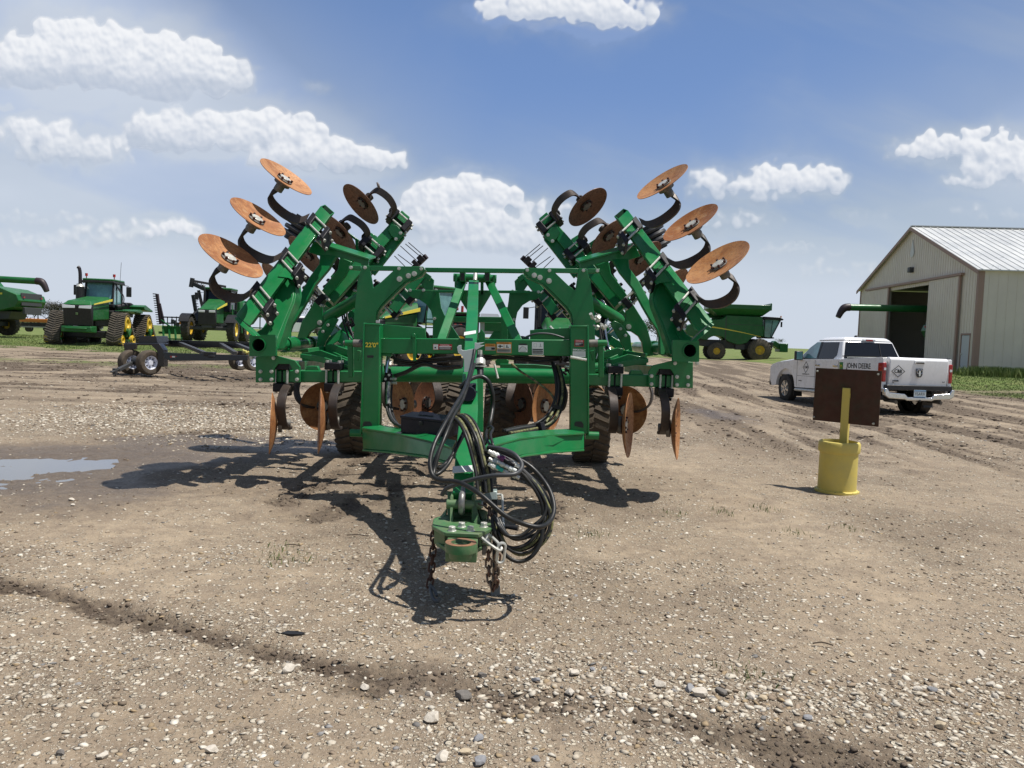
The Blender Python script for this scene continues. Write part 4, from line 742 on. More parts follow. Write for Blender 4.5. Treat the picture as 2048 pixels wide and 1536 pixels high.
# mast with top pin
mb = MB(); mb.prism([P(850, 535, 8.0), P(1068, 537.5, 8.0), P(1068, 546, 8.0), P(850, 543.5, 8.0)], YV*.08); mb.build('top_bar', GREEN, HAR, bevel=.005)
mb = MB(); mb.prism([P(868, 580, 9.3), P(1060, 581, 9.3), P(1060, 586.5, 9.3), P(868, 585, 9.3)], YV*.06); mb.build('top_bar', GREEN, HAR, bevel=.004)
mb = MB(); mb.beam(P(925, 563, 8.5), P(880, 690, 7.6), .085, .10, up=(0, 1, 0)); mb.build('mast_leg', GREEN, HAR, bevel=.006)
mb = MB(); mb.beam(P(978, 563, 8.5), P(1040, 690, 7.6), .085, .10, up=(0, 1, 0)); mb.build('mast_leg', GREEN, HAR, bevel=.006)
mb = MB(); mb.prism([P(912, 580, 8.6), P(986, 581, 8.6), P(980, 592, 8.6), P(962, 622, 8.6), P(948, 640, 8.6), P(930, 615, 8.6), P(916, 592, 8.6)], YV*.04)
mb.prism([P(890, 633, 8.75), P(1010, 634, 8.75), P(1010, 645, 8.75), P(890, 644, 8.75)], YV*.1); mb.prism([P(961, 563, 8.6), P(967, 563, 8.6), P(967, 590, 8.6), P(961, 590, 8.6)], YV*.05)
mb.prism([P(1002, 613, 8.4), P(1015, 614, 8.4), P(1015, 700, 8.4), P(1002, 700, 8.4)], YV*.12); mb.prism([P(969, 645, 8.9), P(1003, 645, 8.9), P(1003, 663, 8.9), P(969, 662, 8.9)], YV*.06); mb.build('mast_gusset', GREEN, HAR, bevel=.004)
mb = MB(); mb.cyl(P(907, 555, 8.45), P(993, 558, 8.45), .045, 16); mb.prism([P(909, 548, 8.38), P(914, 548, 8.38), P(914, 576, 8.38), P(909, 574, 8.38)], YV*.12); mb.prism([P(986, 550, 8.38), P(991, 550, 8.38), P(990, 580, 8.38), P(985, 580, 8.38)], YV*.12); mb.build('mast_pin_tube', GREEN, HAR, bevel=.003)
for u in (925, 974.5):
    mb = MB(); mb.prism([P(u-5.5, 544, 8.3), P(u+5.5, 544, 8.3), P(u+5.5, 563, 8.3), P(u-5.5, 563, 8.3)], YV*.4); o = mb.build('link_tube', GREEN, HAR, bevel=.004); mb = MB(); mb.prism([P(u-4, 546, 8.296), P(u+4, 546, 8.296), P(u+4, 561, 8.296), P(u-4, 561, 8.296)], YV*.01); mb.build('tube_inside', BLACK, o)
mb = MB(); mb.cyl(P(951, 545, 8.25), P(950, 562, 8.15), .022, 10); mb.build('link_pin', STEEL, HAR)
# the long tongue from the mast down to the hitch
def tz(pL, pR, h): return [pL, pR]
TG = [(937.5, 957.5, 560, 8.15), (933.5, 956, 620, 7.15), (929, 953, 690, 6.3), (921, 956, 815, 5.15), (911, 951, 905, 4.72), (905, 946, 985, 4.45)]
mb = MB(); vs = []
for (uL, uR, v, dd) in TG:
    a, b_ = P(uL, v, dd), P(uR, v+(uR-uL)*.03, dd); dn = Vector((0, .05, -.13)); vs += [a, b_, b_+dn+Vector((.0, 0, 0)), a+dn]
fs = [(0, 3, 2, 1)]
for i in range(len(TG)-1):
    for k in range(4): fs.append((i*4+k, i*4+(k+1) % 4, i*4+4+(k+1) % 4, i*4+4+k))
fs.append(tuple((len(TG)-1)*4+k for k in range(4))); mb.add(vs, fs); tong = mb.build('tongue', GREEN, HAR, bevel=.006, smooth=25)
mb = MB(); q = [P(905.5, 936, 4.585), P(944.5, 933.5, 4.585), P(945.5, 946, 4.54), P(905, 949, 4.54)]; q = [p+Vector((0, -.012, .012)) for p in q]; mb.prism(q, (0, .004, -.004)); mb.prism([q[1]+Vector((.003, 0, 0)), q[2]+Vector((.003, 0, 0)), q[2]+Vector((.008, .03, -.10)), q[1]+Vector((.008, .03, -.10))], (.003, 0, 0)); mb.build('decal', WHITED, tong)
mb = MB(); q = [P(928.5, 667, 6.46), P(952, 663.5, 6.46), P(952, 669.5, 6.40), P(928, 673.5, 6.40)]; q = [p+Vector((0, -.012, .012)) for p in q]; mb.prism(q, (0, .004, -.004)); mb.build('decal', WHITED, tong)
# side braces of the A frame (lower beams)
for (F, T_, nm) in (([(725, 858, 6.72), (790, 868, 6.2), (860, 884, 5.55), (905, 898, 4.95), (900, 925, 4.9), (850, 911, 5.5), (780, 902, 6.2), (726, 898, 6.72)], [(725, 848, 6.72), (738, 853, 6.6), (795, 857, 6.2), (860, 868, 5.55), (905, 884, 4.95)], 'l'), ([(1168, 868, 6.72), (1100, 872, 6.3), (1040, 879, 5.7), (985, 893, 5.1), (950, 905, 4.9), (950, 930, 4.85), (990, 921, 5.05), (1050, 909, 5.7), (1110, 902, 6.3), (1168, 898, 6.72)], [(1165, 855, 6.72), (1155, 860, 6.6), (1100, 866, 6.3), (1040, 872, 5.7), (985, 880, 5.1), (955, 886, 4.95)], 'r')):
    mb = MB(); mb.prism([P(*q) for q in F], YV*.10); o = mb.build('lower_beam', GREEN, HAR, bevel=.005, smooth=20)
    n_ = len(F)//2 if nm == 'l' else 5; up_ = [P(*q) for q in F[:4 if nm == 'l' else 5]]; lo = [P(*q) for q in F[(4 if nm == 'l' else 5):]]
    mb = MB(); fo = [p+Vector((0, -.035, .0)) for p in up_]; bo = [p+Vector((0, .30, .0)) for p in up_]; mb.prism(fo+bo[::-1], (0, 0, .016))
    fo = [p+Vector((0, -.035, 0)) for p in lo]; bo = [p+Vector((0, .30, 0)) for p in lo]; mb.prism(fo+bo[::-1], (0, 0, -.014)); mb.build('beam_flange', GREEN, o, bevel=.003, smooth=20)
# toolbox on the left lower beam
fb_ = [P(801, 834, 6.1), P(893, 844, 5.75), P(893, 880, 5.75), P(801, 866, 6.1)]; off = Vector((.07, .24, .012)); mb = MB(); mb.hexa(fb_+[p+off for p in fb_]); tb = mb.build('toolbox', NAVY, HAR, bevel=.012)
lid = [p+Vector((0, -.008, 0)) for p in (P(800, 831, 6.1), P(894, 841, 5.75), P(894, 846, 5.75), P(800, 836, 6.1))]; mb = MB(); mb.hexa(lid+[p+off+Vector((0, .012, 0)) for p in lid]); mb.prism([P(838, 826, 6.1), P(866, 829, 6.0), P(868, 832, 5.95), P(838, 829, 6.05)], (0, .06, .01)); mb.build('lid', NAVY, tb, bevel=.004)
mb = MB(); q = P(842, 846, 5.93); mb.box(q, (.03, .02, .03)); mb.build('latch', BLACK, tb, bevel=.003)
# upright strap, manifold box, jack socket and spanner beside the tongue
mb = MB(); mb.prism([P(953.5, 752, 5.7), P(966, 752.5, 5.7), P(966.5, 864, 5.6), P(953.5, 864, 5.6)], YV*.03); mb.build('upright_strap', GREEN, HAR, bevel=.003)
mb = MB(); mb.cyl(P(960, 712, 5.9), P(960, 754, 5.8), .028, 16); mb.build('socket_tube', BLACK, HAR); mb = MB(); mb.cyl(P(960.5, 721, 5.88), P(960.5, 731, 5.85), .040, 16); mb.cyl(P(960.5, 731, 5.85), P(960.5, 733, 5.85), .05, 16); mb.cyl(P(960, 700, 5.9), P(960, 713, 5.9), .018, 10); mb.build('socket_collar', STEEL, HAR)
mb = MB(); mb.prism([P(925, 770, 5.4), P(951, 768, 5.4), P(951, 809, 5.35), P(926, 811, 5.35)], YV*.16); mb.build('manifold_box', NAVY, HAR, bevel=.012); mb = MB(); mb.cyl(P(936, 788, 5.38), P(936, 788, 5.2), .06, 18, r2=.05); mb.build('manifold_cap', NAVY, HAR)
mb = MB(); mb.prism([P(*q, 5.75) for q in ((914, 694), (917.5, 690.5), (922.5, 690), (922.5, 699.5), (930, 701), (941, 698.5), (949, 697), (949.5, 685), (955, 686), (968.5, 684.5), (962, 688), (959.5, 690), (969, 690.5), (961, 695), (952, 700), (945, 712), (942, 722), (941.5, 731), (937.5, 752), (934.5, 764), (928, 768), (917, 776), (925, 764), (927.5, 755), (928.5, 735), (928, 719), (923, 711), (916, 705))], YV*.012); mb.build('spanner', mat('galvanised_spanner', (.62, .68, .68), .4, .3), HAR, bevel=.002)
# upper-bay hydraulics: small manifolds
for (u, v, n_) in ((800, 664, 5), (838, 670, 4), (1112, 664, 5), (1085, 674, 4), (782, 712, 4), (780, 728, 3), (842, 716, 4), (1128, 722, 4), (1132, 745, 4), (1200, 655, 5), (700, 650, 4), (1190, 640, 3)):
    mb = MB(); r = random.Random(u)
    for k in range(n_+3):
        p = P(u+r.uniform(-10, 10), v+r.uniform(-5, 5), 7.05+r.random()*.1); q = p+Vector((r.uniform(-.04, .04), r.uniform(-.05, .02), r.uniform(.01, .05))); mb.cyl(p, q, r.uniform(.009, .016), 8)
    mb.build('hose_fitting', STEEL if n_ % 2 else CLAMP, HAR)
mb = MB(); mb.prism([P(764, 765, 6.95), P(768, 752, 6.95), P(776, 745, 6.95), P(784, 748, 6.95), P(782, 763, 6.95)], YV*.04); mb.build('hose_plate', CLAMP, HAR, bevel=.003); mb = MB(); [mb.cyl(P(a, b_, 6.95), P(a, b_, 6.92), .012, 8) for a, b_ in ((778, 750), (771, 758))]; mb.cyl(P(781, 758, 6.95), P(792, 758, 6.93), .013, 10); mb.cyl(P(782, 766, 6.95), P(793, 766, 6.93), .013, 10); mb.build('hose_fitting', STEEL, HAR)
# hoses
def hose(pts, r, m, name='hose', n=8, seg=6):
    mb = MB(); mb.tube(catmull([P(*q) for q in pts], seg), r, n); return mb.build(name, m, HAR, smooth=60)
def hoses(pts, k, dx, dy, r, ms, jit=1.5, dd=.02, name='hose'):
    rr = random.Random(len(pts)*7+k)
    for i in range(k):
        hose([(u+dx*(i-(k-1)/2)+rr.uniform(-jit, jit), v+dy*(i-(k-1)/2)+rr.uniform(-jit, jit), d+dd*(i % 3)) for u, v, d in pts], r*rr.uniform(.88, 1.12), ms[i % len(ms)], name)
hose([(949, 700, 5.7), (946, 718, 5.6), (938, 752, 5.3), (926, 785, 5.0), (905, 820, 4.7), (885, 856, 4.5), (868, 890, 4.38), (860, 925, 4.3), (866, 952, 4.25), (884, 961, 4.2), (905, 962, 4.15), (928, 969, 4.1), (962, 990, 4.0), (1010, 1031, 3.95), (1045, 1047, 3.98), (1078, 1054, 4.0), (1100, 1042, 4.1), (1108, 1014, 4.2), (1096, 975, 4.3), (1062, 934, 4.35), (1015, 908, 4.4), (976, 895, 4.5)], .0135, RUBBER)
hose([(949, 728, 5.6), (940, 756, 5.3), (925, 800, 5.0), (908, 830, 4.7), (893, 866, 4.5), (878, 905, 4.4), (869, 938, 4.35), (866, 955, 4.3)], .012, RUBBER)
hose([(912, 826, 4.8), (895, 866, 4.55), (878, 902, 4.45), (868, 925, 4.4), (867, 948, 4.38), (880, 945, 4.4), (898, 925, 4.5), (915, 890, 4.6), (930, 858, 4.75), (936, 836, 4.8)], .012, RUBBER)
hose([(905, 840, 4.8), (888, 880, 4.5), (874, 912, 4.45), (875, 935, 4.4), (890, 928, 4.5), (908, 905, 4.55), (926, 872, 4.7)], .011, RUBBER)
hose([(920, 776, 5.3), (932, 764, 5.3), (946, 756, 5.35), (962, 753, 5.4), (976, 762, 5.4), (985, 786, 5.4), (985, 815, 5.4), (980, 845, 5.3), (975, 862, 5.3)], .016, RUBBER)
hoses([(900, 840, 4.75), (917, 832, 4.7), (934, 846, 4.6), (948, 876, 4.5), (958, 912, 4.45), (966, 948, 4.4), (970, 986, 4.35)], 6, 5.5, -1.0, .0104, (RUBBER, HOSEY, RUBBER, RUBBER, HOSEY, RUBBER), .8)
hoses([(966, 986, 4.4), (962, 950, 4.45), (955, 905, 4.5), (942, 862, 4.6), (926, 840, 4.7)], 2, 9, 0, .010, (RUBBER, HOSEG), .5)
# fittings bundle and the coils hanging at the right
hoses([(972, 916, 4.5), (1000, 922, 4.45), (1032, 938, 4.4), (1062, 962, 4.38), (1086, 998, 4.36), (1096, 1030, 4.35), (1090, 1062, 4.33), (1066, 1092, 4.3), (1034, 1102, 4.28), (1008, 1092, 4.26), (996, 1068, 4.25), (992, 1040, 4.3)], 5, 4.2, 3.2, .0092, (RUBBER, HOSEY, RUBBER, RUBBER, HOSEY), 1.6)
hoses([(972, 905, 4.5), (1008, 914, 4.42), (1046, 940, 4.4), (1078, 975, 4.38), (1096, 1010, 4.36), (1090, 1036, 4.33), (1072, 1058, 4.3), (1046, 1074, 4.28), (1022, 1074, 4.26), (1004, 1060, 4.25), (994, 1036, 4.3)], 3, 6, 3.5, .0092, (RUBBER, HOSEG, RUBBER), 2)
hose([(1086, 1052, 4.3), (1080, 1088, 4.27), (1062, 1114, 4.25), (1038, 1123, 4.24), (1016, 1114, 4.24), (1000, 1094, 4.25), (992, 1070, 4.3)], .0115, RUBBER)
hose([(884, 990, 4.3), (892, 978, 4.28), (910, 970, 4.25), (950, 958, 4.2), (990, 951, 4.15), (1026, 949, 4.15), (1041, 940, 4.2), (1043, 926, 4.25), (1028, 908, 4.3), (1003, 898, 4.4), (977, 894, 4.5)], .0125, HOSEG)
r = random.Random(4); TIPS = [mat('cap_teal', (.03, .42, .32), .4), mat('cap_blue', (.03, .05, .22), .4), WHITED, STEEL, mat('cap_plum', (.12, .02, .10), .5), CLAMP]
for k in range(18):
    p = P(978+(k % 6)*8+r.uniform(-2, 2), 904+(k//6)*12+(k % 6)*3.5+r.uniform(-2, 2), 4.4+r.uniform(-.03, .03)); q = p+Vector((.06, -.01, -.028)); mb = MB(); mb.cyl(p, q, .0125, 10); mb.cyl(p+(q-p)*.35, p+(q-p)*.65, .017, 8); mb.build('hose_coupler', STEEL if k % 3 == 0 else TIPS[r.randrange(6)], HAR)
hose([(978, 856, 4.9), (972, 866, 4.8), (976, 884, 4.7), (986, 892, 4.6), (981, 870, 4.7), (986, 858, 4.8), (980, 853, 4.85), (974, 862, 4.85), (971, 888, 4.7)], .009, RUBBER)
# frame hoses
hoses([(1111, 728, 7.0), (1120, 762, 6.9), (1119, 798, 6.85), (1104, 834, 6.75), (1078, 852, 6.65), (1046, 858, 6.4), (1016, 865, 6.1)], 5, 4.5, 2.4, .0125, (RUBBER, HOSEG, RUBBER, HOSEY, RUBBER), 1.2)
hose([(1024, 728, 7.1), (1040, 742, 7.0), (1066, 759, 6.95), (1094, 780, 6.9), (1109, 800, 6.85), (1106, 822, 6.8), (1092, 844, 6.7)], .011, HOSEY)
hose([(1128, 676, 6.9), (1100, 668, 6.9), (1070, 668, 6.9), (1046, 678, 6.95), (1036, 690, 7.1)], .010, HOSEG)
hoses([(775, 736, 7.0), (778, 762, 6.95), (777, 796, 6.9), (780, 826, 6.8), (790, 846, 6.6), (808, 856, 6.4)], 3, 5, 3, .012, (RUBBER, HOSEG, RUBBER), 1.0)
mb = MB(); mb.tube(catmull([P(778, 764, 6.9), P(776, 785, 6.88), P(777, 808, 6.85)], 6), .022, 10); mb.build('hose_sleeve', mat('sleeve_chrome', (.6, .58, .52), .35, .7, col2=(.05, .05, .05), nscale=38, amt=1), HAR)
mb = MB(); mb.cyl(P(777, 712, 7.0), P(772, 746, 6.95), .020, 10, r2=.016); mb.build('hose_fitting', CHROME, HAR)
hoses([(787, 721, 6.95), (820, 727, 6.92), (846, 722, 6.9), (880, 720, 6.85), (923, 717, 6.8)], 3, 0, 3.5, .011, (RUBBER, RUBBER, HOSEG), .8)
hoses([(789, 753, 6.95), (812, 744, 6.92), (846, 728, 6.9), (880, 736, 6.85), (923, 734, 6.8)], 2, 3, 3, .011, (RUBBER, HOSEG), .8)
hoses([(965, 716, 6.9), (1000, 712, 6.9), (1040, 716, 6.9), (1080, 720, 6.9), (1118, 716, 6.95)], 3, 0, 3.5, .010, (RUBBER,), 1.5)
hoses([(1198, 600, 9.0), (1212, 625, 8.9), (1206, 655, 8.8), (1212, 690, 8.7), (1222, 712, 8.6)], 4, 4, 0, .012, (RUBBER, CLAMP, RUBBER, CHROME), 2)
hoses([(700, 600, 9.0), (690, 625, 8.9), (696, 655, 8.8), (706, 680, 8.7)], 3, 5, 0, .012, (RUBBER, CLAMP, RUBBER), 2)
mb = MB(); q = P(1082, 857, 6.6); mb.beam(P(1080, 846, 6.62), P(1084, 864, 6.6), .05, .06); mb.build('hose_strap', CLAMP, HAR, bevel=.003); mb = MB(); mb.beam(P(1104, 812, 6.8), P(1122, 816, 6.8), .03, .03); mb.build('hose_strap', CLAMP, HAR)
# hitch head
zt = .433
top = [PZ(*q, zt) for q in ((864, 1051), (867, 1037), (889, 1029), (972, 1030), (984, 1041), (984, 1056), (958, 1068), (889, 1065))]
HG = mat('hitch_green', (.02, .17, .055), .45, col2=(.12, .17, .08), nscale=7, amt=.9, dust=(.24, .22, .15), dusts=.5)
mb = MB(); mb.prism(top, (0, 0, -.022)); hp_ = mb.build('hitch_plate', HG, HAR, bevel=.004)
tc_ = sum(top, Vector((0, 0, 0)))/len(top); low = [tc_+(p-tc_)*.86+Vector((0, .0, -.095)) for p in top]; mb = MB(); mb.prism(low, (0, 0, -.022)); mb.prism([P(868, 1060, 4.28), P(890, 1060, 4.2), P(890, 1090, 4.2), P(868, 1088, 4.28)], YV*.12); mb.prism([P(958, 1066, 4.2), P(982, 1062, 4.28), P(982, 1092, 4.28), P(958, 1096, 4.2)], YV*.12); mb.build('hitch_lower_plate', HG, HAR, bevel=.004)
mb = MB()
for (u, v) in ((923.5, 1049), (904, 1057), (941, 1057), (968, 1049)):
    p = PZ(u, v, zt+.012); mb.cyl(p-Vector((0, 0, .014)), p+Vector((0, 0, .012)), .0205, 6); mb.cyl(p-Vector((0, 0, .014)), p-Vector((0, 0, .009)), .025, 16)
mb.build('hitch_bolts', STEEL, hp_, bevel=.002)
c = PZ(922, 1086, .418)-Vector((0, 0, .032)); mb = MB(); mb.lathe([(.052, -.010), (.083, -.010), (.086, .012), (.083, .035), (.052, .035), (.050, .012), (.052, -.010)], c, (0, 0, 1), 32); mb.build('drawbar_eye', HG, HAR, smooth=50); mb = MB(); mb.lathe([(.053, .0355), (.082, .0355), (.082, .037), (.053, .037), (.053, .0355)], c, (0, 0, 1), 32); mb.build('worn_ring', mat('worn_rust', (.30, .15, .08), .6, col2=(.18, .10, .06), nscale=30), HAR)
mb = MB(); mb.lathe([(.066, -.010), (.062, -.055), (.05, -.058), (.05, -.0)], c+Vector((0, .02, 0)), (0, 0, 1), 28); mb.prism([c+Vector((-.083, .16, .02)), c+Vector((.083, .16, .02)), c+Vector((.083, .03, .02)), c+Vector((-.083, .03, .02))], (0, 0, -.10)); mb.build('drawbar_socket', HG, HAR, bevel=.004)
mb = MB(); mb.prism([P(888, 1068, 4.22), P(896, 1068, 4.22), P(896, 1098, 4.2), P(890, 1100, 4.2)], YV*.06); mb.prism([P(946, 1068, 4.22), P(954, 1069, 4.22), P(953, 1100, 4.2), P(948, 1100, 4.2)], YV*.06); mb.build('drawbar_cheek', HG, HAR, bevel=.004)
for (u, w_) in ((903, 1), (946.5, -1)):
    mb = MB(); mb.prism([P(u-3.2, 993, 4.42), P(u, 989.5, 4.42), P(u+3.2, 993, 4.42), P(u+3.2, 1045, 4.36), P(u+3-w_*3, 1052, 4.34), P(u-12*w_-2, 1062, 4.3), P(u-12*w_-5*w_, 1060, 4.3), P(u-3.2, 1042, 4.36)], YV*.11); mb.build('clevis_lug', HG, HAR, bevel=.004)
mb = MB(); mb.cyl(P(893, 1008, 4.42), P(963, 1010, 4.42), .0275, 20); mb.build('clevis_pin_tube', HG, HAR, bevel=.003); mb = MB(); mb.cyl(P(963, 1010, 4.42), P(966, 1010, 4.42), .020, 12); mb.build('clevis_pin', STEEL, HAR)
EYE = mat('eye_steel', (.33, .33, .32), .4, .6, col2=(.22, .22, .21), nscale=15)
mb = MB(); ce = P(924, 1006, 4.42); mb.tube([ce+Vector((0, math.cos(a)*.05, math.sin(a)*.052)) for a in [k*2*math.pi/24 for k in range(24)]], .019, 10, closed=True); mb.cyl(ce+Vector((0, .04, .04)), ce+Vector((0, .14, .10)), .024, 12); mb.build('link_eye', EYE, HAR)
mb = MB(); mb.prism([P(906, 982, 4.5), P(916, 990, 4.48), P(917, 1016, 4.46), P(907, 1008, 4.48)], YV*.03); mb.prism([P(931, 990, 4.48), P(946, 984, 4.5), P(944, 1008, 4.48), P(931, 1016, 4.46)], YV*.03); mb.build('link_cheek', EYE, HAR, bevel=.003)
mb = MB(); mb.beam(P(924, 985, 4.62), P(924, 1050, 4.52), .17, .07, up=(0, 1, 0)); mb.cyl(P(966, 1022, 4.5), P(958, 1050, 4.45), .03, 12); mb.cyl(P(950, 1048, 4.45), P(972, 1046, 4.45), .02, 10); mb.prism([P(893, 1020, 4.55), P(878, 1040, 4.5), P(866, 1043, 4.5), P(890, 1046, 4.45)], YV*.1); mb.build('hitch_neck', HG, HAR, bevel=.005)
# safety chains
def link(mb, c, ax, side, l=.030, w=.016, r=.0058):
    ax = Vector(ax).normalized(); sd = Vector(side); sd = (sd-ax*sd.dot(ax)).normalized(); pts = []
    for k in range(14):
        a = 2*math.pi*k/14; e = l if True else 0; pts.append(Vector(c)+sd*math.cos(a)*w+ax*(math.sin(a)*w+(l-w)*(1 if math.sin(a) > 0 else -1)))
    mb.tube(pts, r, 6, closed=True)
def chain(path, m, name='safety_chain', sp=.043, l=.030, w=.0165, r=.0062):
    p = catmull(path, 20); d = 0; nxt = 0; i = 0; mb = MB(); k = 0
    for a, b_ in zip(p[:-1], p[1:]):
        seg = (b_-a).length
        while nxt <= d+seg:
            c = a+(b_-a)*((nxt-d)/max(seg, 1e-6)); link(mb, c, b_-a, (1, .25, 0) if k % 2 else (.2, 1, 0.1), l, w, r); nxt += sp; k += 1
        d += seg
    return mb.build(name, m, HAR)
chain([P(868, 1058, 4.34), P(866, 1100, 4.32), P(864, 1130, 4.3), P(861, 1160, 4.28), P(859, 1172, 4.27)], CHAINR)
hk = MB(); hk.tube(catmull([P(861, 1172, 4.27), P(862, 1186, 4.22), P(868, 1200, 4.18), P(876, 1202, 4.17), P(879, 1196, 4.17)], 6), [.010]*5+[.012]*20 if False else .011, 8); hk.tube(catmull([P(860, 1170, 4.27), P(868, 1178, 4.24), P(874, 1192, 4.2)], 6), .009, 8); hk.build('chain_hook', mat('hook_steel', (.12, .13, .14), .5, .5), HAR)
chain([P(964, 1008, 4.42), P(974, 1010, 4.44), P(979, 1018, 4.45), P(981, 1034, 4.42), P(981, 1060, 4.4), P(979, 1085, 4.33)], CHAIN)
chain([P(978, 1080, 4.3), P(977, 1110, 4.28), P(978, 1140, 4.27), P(981, 1162, 4.26), P(985, 1176, 4.25), P(991, 1168, 4.24), P(992, 1148, 4.22), P(993, 1128, 4.2), P(996, 1108, 4.18)], CHAIN)
chain([P(990, 1172, 4.25), P(987, 1180, 4.24), P(983, 1184, 4.24)], CHAINR)
mb = MB(); mb.tube(catmull([P(958, 1066, 4.2), P(966, 1078, 4.14), P(984, 1092, 4.1), P(999, 1101, 4.1), P(1002, 1094, 4.12), P(990, 1080, 4.18), P(976, 1068, 4.24)], 5), .0085, 8); link(mb, P(1002, 1106, 4.12), (0.1, 0, 1), (1, .3, 0), .055, .022, .0085); mb.cyl(P(970, 1062, 4.25), P(972, 1086, 4.22), .024, 14); mb.build('shackle', STEEL, HAR)
mb = MB(); mb.box(P(968, 1100, 4.22), (.022, .03, .05)); mb.build('chain_block', CAST, HAR, bevel=.004)
# parking jack
mb = MB(); mb.prism([P(984, 1000, 4.5), P(995, 1000, 4.5), P(996, 1176, 4.42), P(985, 1176, 4.42)], YV*.035); jk = mb.build('jack_tube', BLACK, HAR, bevel=.004)
mb = MB(); mb.prism([P(981, 1172, 4.425), P(1000, 1174, 4.425), P(1000, 1199, 4.40), P(981, 1198, 4.40)], YV*.05); mb.build('jack_foot', mat('jack_foot_metal', (.22, .21, .19), .5, .3, dust=(.3, .26, .2), dusts=.8), jk, bevel=.003)
mb = MB(); mb.prism([P(969, 983, 4.5), P(994, 982, 4.5), P(995, 1000, 4.48), P(970, 1000, 4.48)], YV*.07); mb.build('jack_head', mat('jack_head_grey', (.30, .36, .35), .4, .3), jk, bevel=.006)
mb = MB(); mb.tube(catmull([P(994, 989, 4.5), P(1001, 989.5, 4.5), P(1004.5, 994, 4.48), P(1005.5, 1030, 4.42), P(1007, 1050, 4.38), P(1010, 1054, 4.36), P(1016, 1054, 4.35)], 5), .0075, 8); mb.build('jack_crank', STEEL, jk)
mb = MB(); mb.cyl(P(1011, 1053, 4.35), P(1036, 1056, 4.33), .012, 12, r2=.0175); mb.build('crank_handle', BLACK, jk)
mb = MB(); mb.prism([P(992, 1015, 4.495), P(994, 1015, 4.495), P(994, 1046, 4.48), P(992, 1046, 4.48)], YV*.003); mb.build('jack_sticker', WHITED, jk)
# stickers and lettering
def sticker(u0, v0, u1, v1, d, bands, name='warning_sticker', slope=.012):
    mb = MB(); mats_ = []
    for i, (a, b_, c_, e, m) in enumerate(bands):
        if m not in mats_: mats_.append(m)
        uu = lambda f: u0+(u1-u0)*f
        q = [(uu(a), v0+(v1-v0)*c_), (uu(b_), v0+(v1-v0)*c_), (uu(b_), v0+(v1-v0)*e), (uu(a), v0+(v1-v0)*e)]
        mb.prism([P(x, y+(x-u0)*slope, d-.0006*(i+1)) for x, y in q], YV*.0005, mats_.index(m))
    return mb.build(name, mats_, HAR)
dd = 6.856
sticker(866, 688, 904, 699.5, dd, [(0, 1, 0, 1, SREDD), (0.02, .27, .06, .94, WHITED), (.33, .97, .36, .5, TEXTW), (.30, .97, .52, .95, BLACK), (.34, .92, .6, .67, TEXTW), (.34, .92, .78, .85, TEXTW), (.08, .16, .5, .75, TEXTK)])
text_part('lettering', 'DANGER', .020, P(890, 690.6, dd-.004), (1, 0, -.012), (0, 0, 1), TEXTW, HAR, .0008)
sticker(970, 687.5, 991, 701, dd, [(0, 1, 0, 1, SORNG), (0.03, .97, .42, .96, SGREY), (.6, .95, .55, .85, TEXTK)])
text_part('lettering', 'WARNING', .014, P(980.5, 690.5, dd-.004), (1, 0, -.012), (0, 0, 1), TEXTK, HAR, .0008)
sticker(993, 684, 1023, 706, dd, [(0, 1, 0, 1, SORNG), (.04, .48, .2, .58, WHITED), (.52, .96, .2, .58, WHITED), (.04, .96, .64, .95, SGREY), (.1, .42, .34, .42, TEXTK), (.2, .28, .26, .52, TEXTK), (.66, .72, .26, .5, TEXTK), (.62, .82, .44, .5, TEXTK), (.1, .9, .7, .74, TEXTK), (.1, .9, .8, .84, TEXTK)])
text_part('lettering', 'WARNING', .017, P(1008, 686.3, dd-.005), (1, 0, -.012), (0, 0, 1), TEXTK, HAR, .0008)
sticker(1037, 687, 1055, 704, dd, [(0.1, .9, 0, .25, TEXTK), (0, 1, .2, 1, WHITED), (.2, .8, .88, .93, SGREY)])
m_ = MB(); cq = P(1046, 700, dd-.003); m_.tube([cq+Vector((math.cos(a)*.030, 0, math.sin(a)*.030)) for a in [math.pi*k/10 for k in range(11)]], .0016, 4); m_.build('gauge_mark', TEXTK, HAR)
sticker(1064, 684, 1087, 709, dd, [(0, 1, 0, 1, WHITED), (.04, .96, .54, .64, TEXTK), (.04, .96, .68, .78, TEXTK), (.04, .96, .82, .92, TEXTK), (.15, .42, .12, .14, SGREY), (.15, .17, .14, .40, SGREY), (.4, .42, .14, .40, SGREY), (.15, .42, .38, .40, SGREY), (.6, .85, .36, .4, SGREY), (.7, .76, .12, .36, SGREY)])
sticker(1149, 679.5, 1168, 693, 6.776, [(0, 1, 0, 1, SREDD), (.05, .95, .38, .92, BLACK), (.1, .9, .45, .5, TEXTW), (.1, .7, .58, .63, TEXTW), (.1, .5, .72, .77, TEXTW)])
text_part('lettering', 'DANGER', .016, P(1158.7, 682, 6.77), (1, 0, -.01), (0, 0, 1), TEXTW, HAR, .0008)
text_part('lettering', 'IMPORTANT', .020, P(1158.5, 700, 6.772), (1, 0, -.01), (0, 0, 1), TEXTW, HAR, .0008, bold=.0006)
sticker(1145.5, 702.5, 1171, 714, 6.776, [(0, 1, 0, 1, WHITED)]+[(.06, .94, .12+.2*k, .18+.2*k, SGREY) for k in range(4)])
text_part('lettering', "22'0\"", .056, P(743.5, 690.5, 6.774), (1, 0, 0.0), (0, 0, 1), TEXTY, HAR, .0012, bold=.0014)
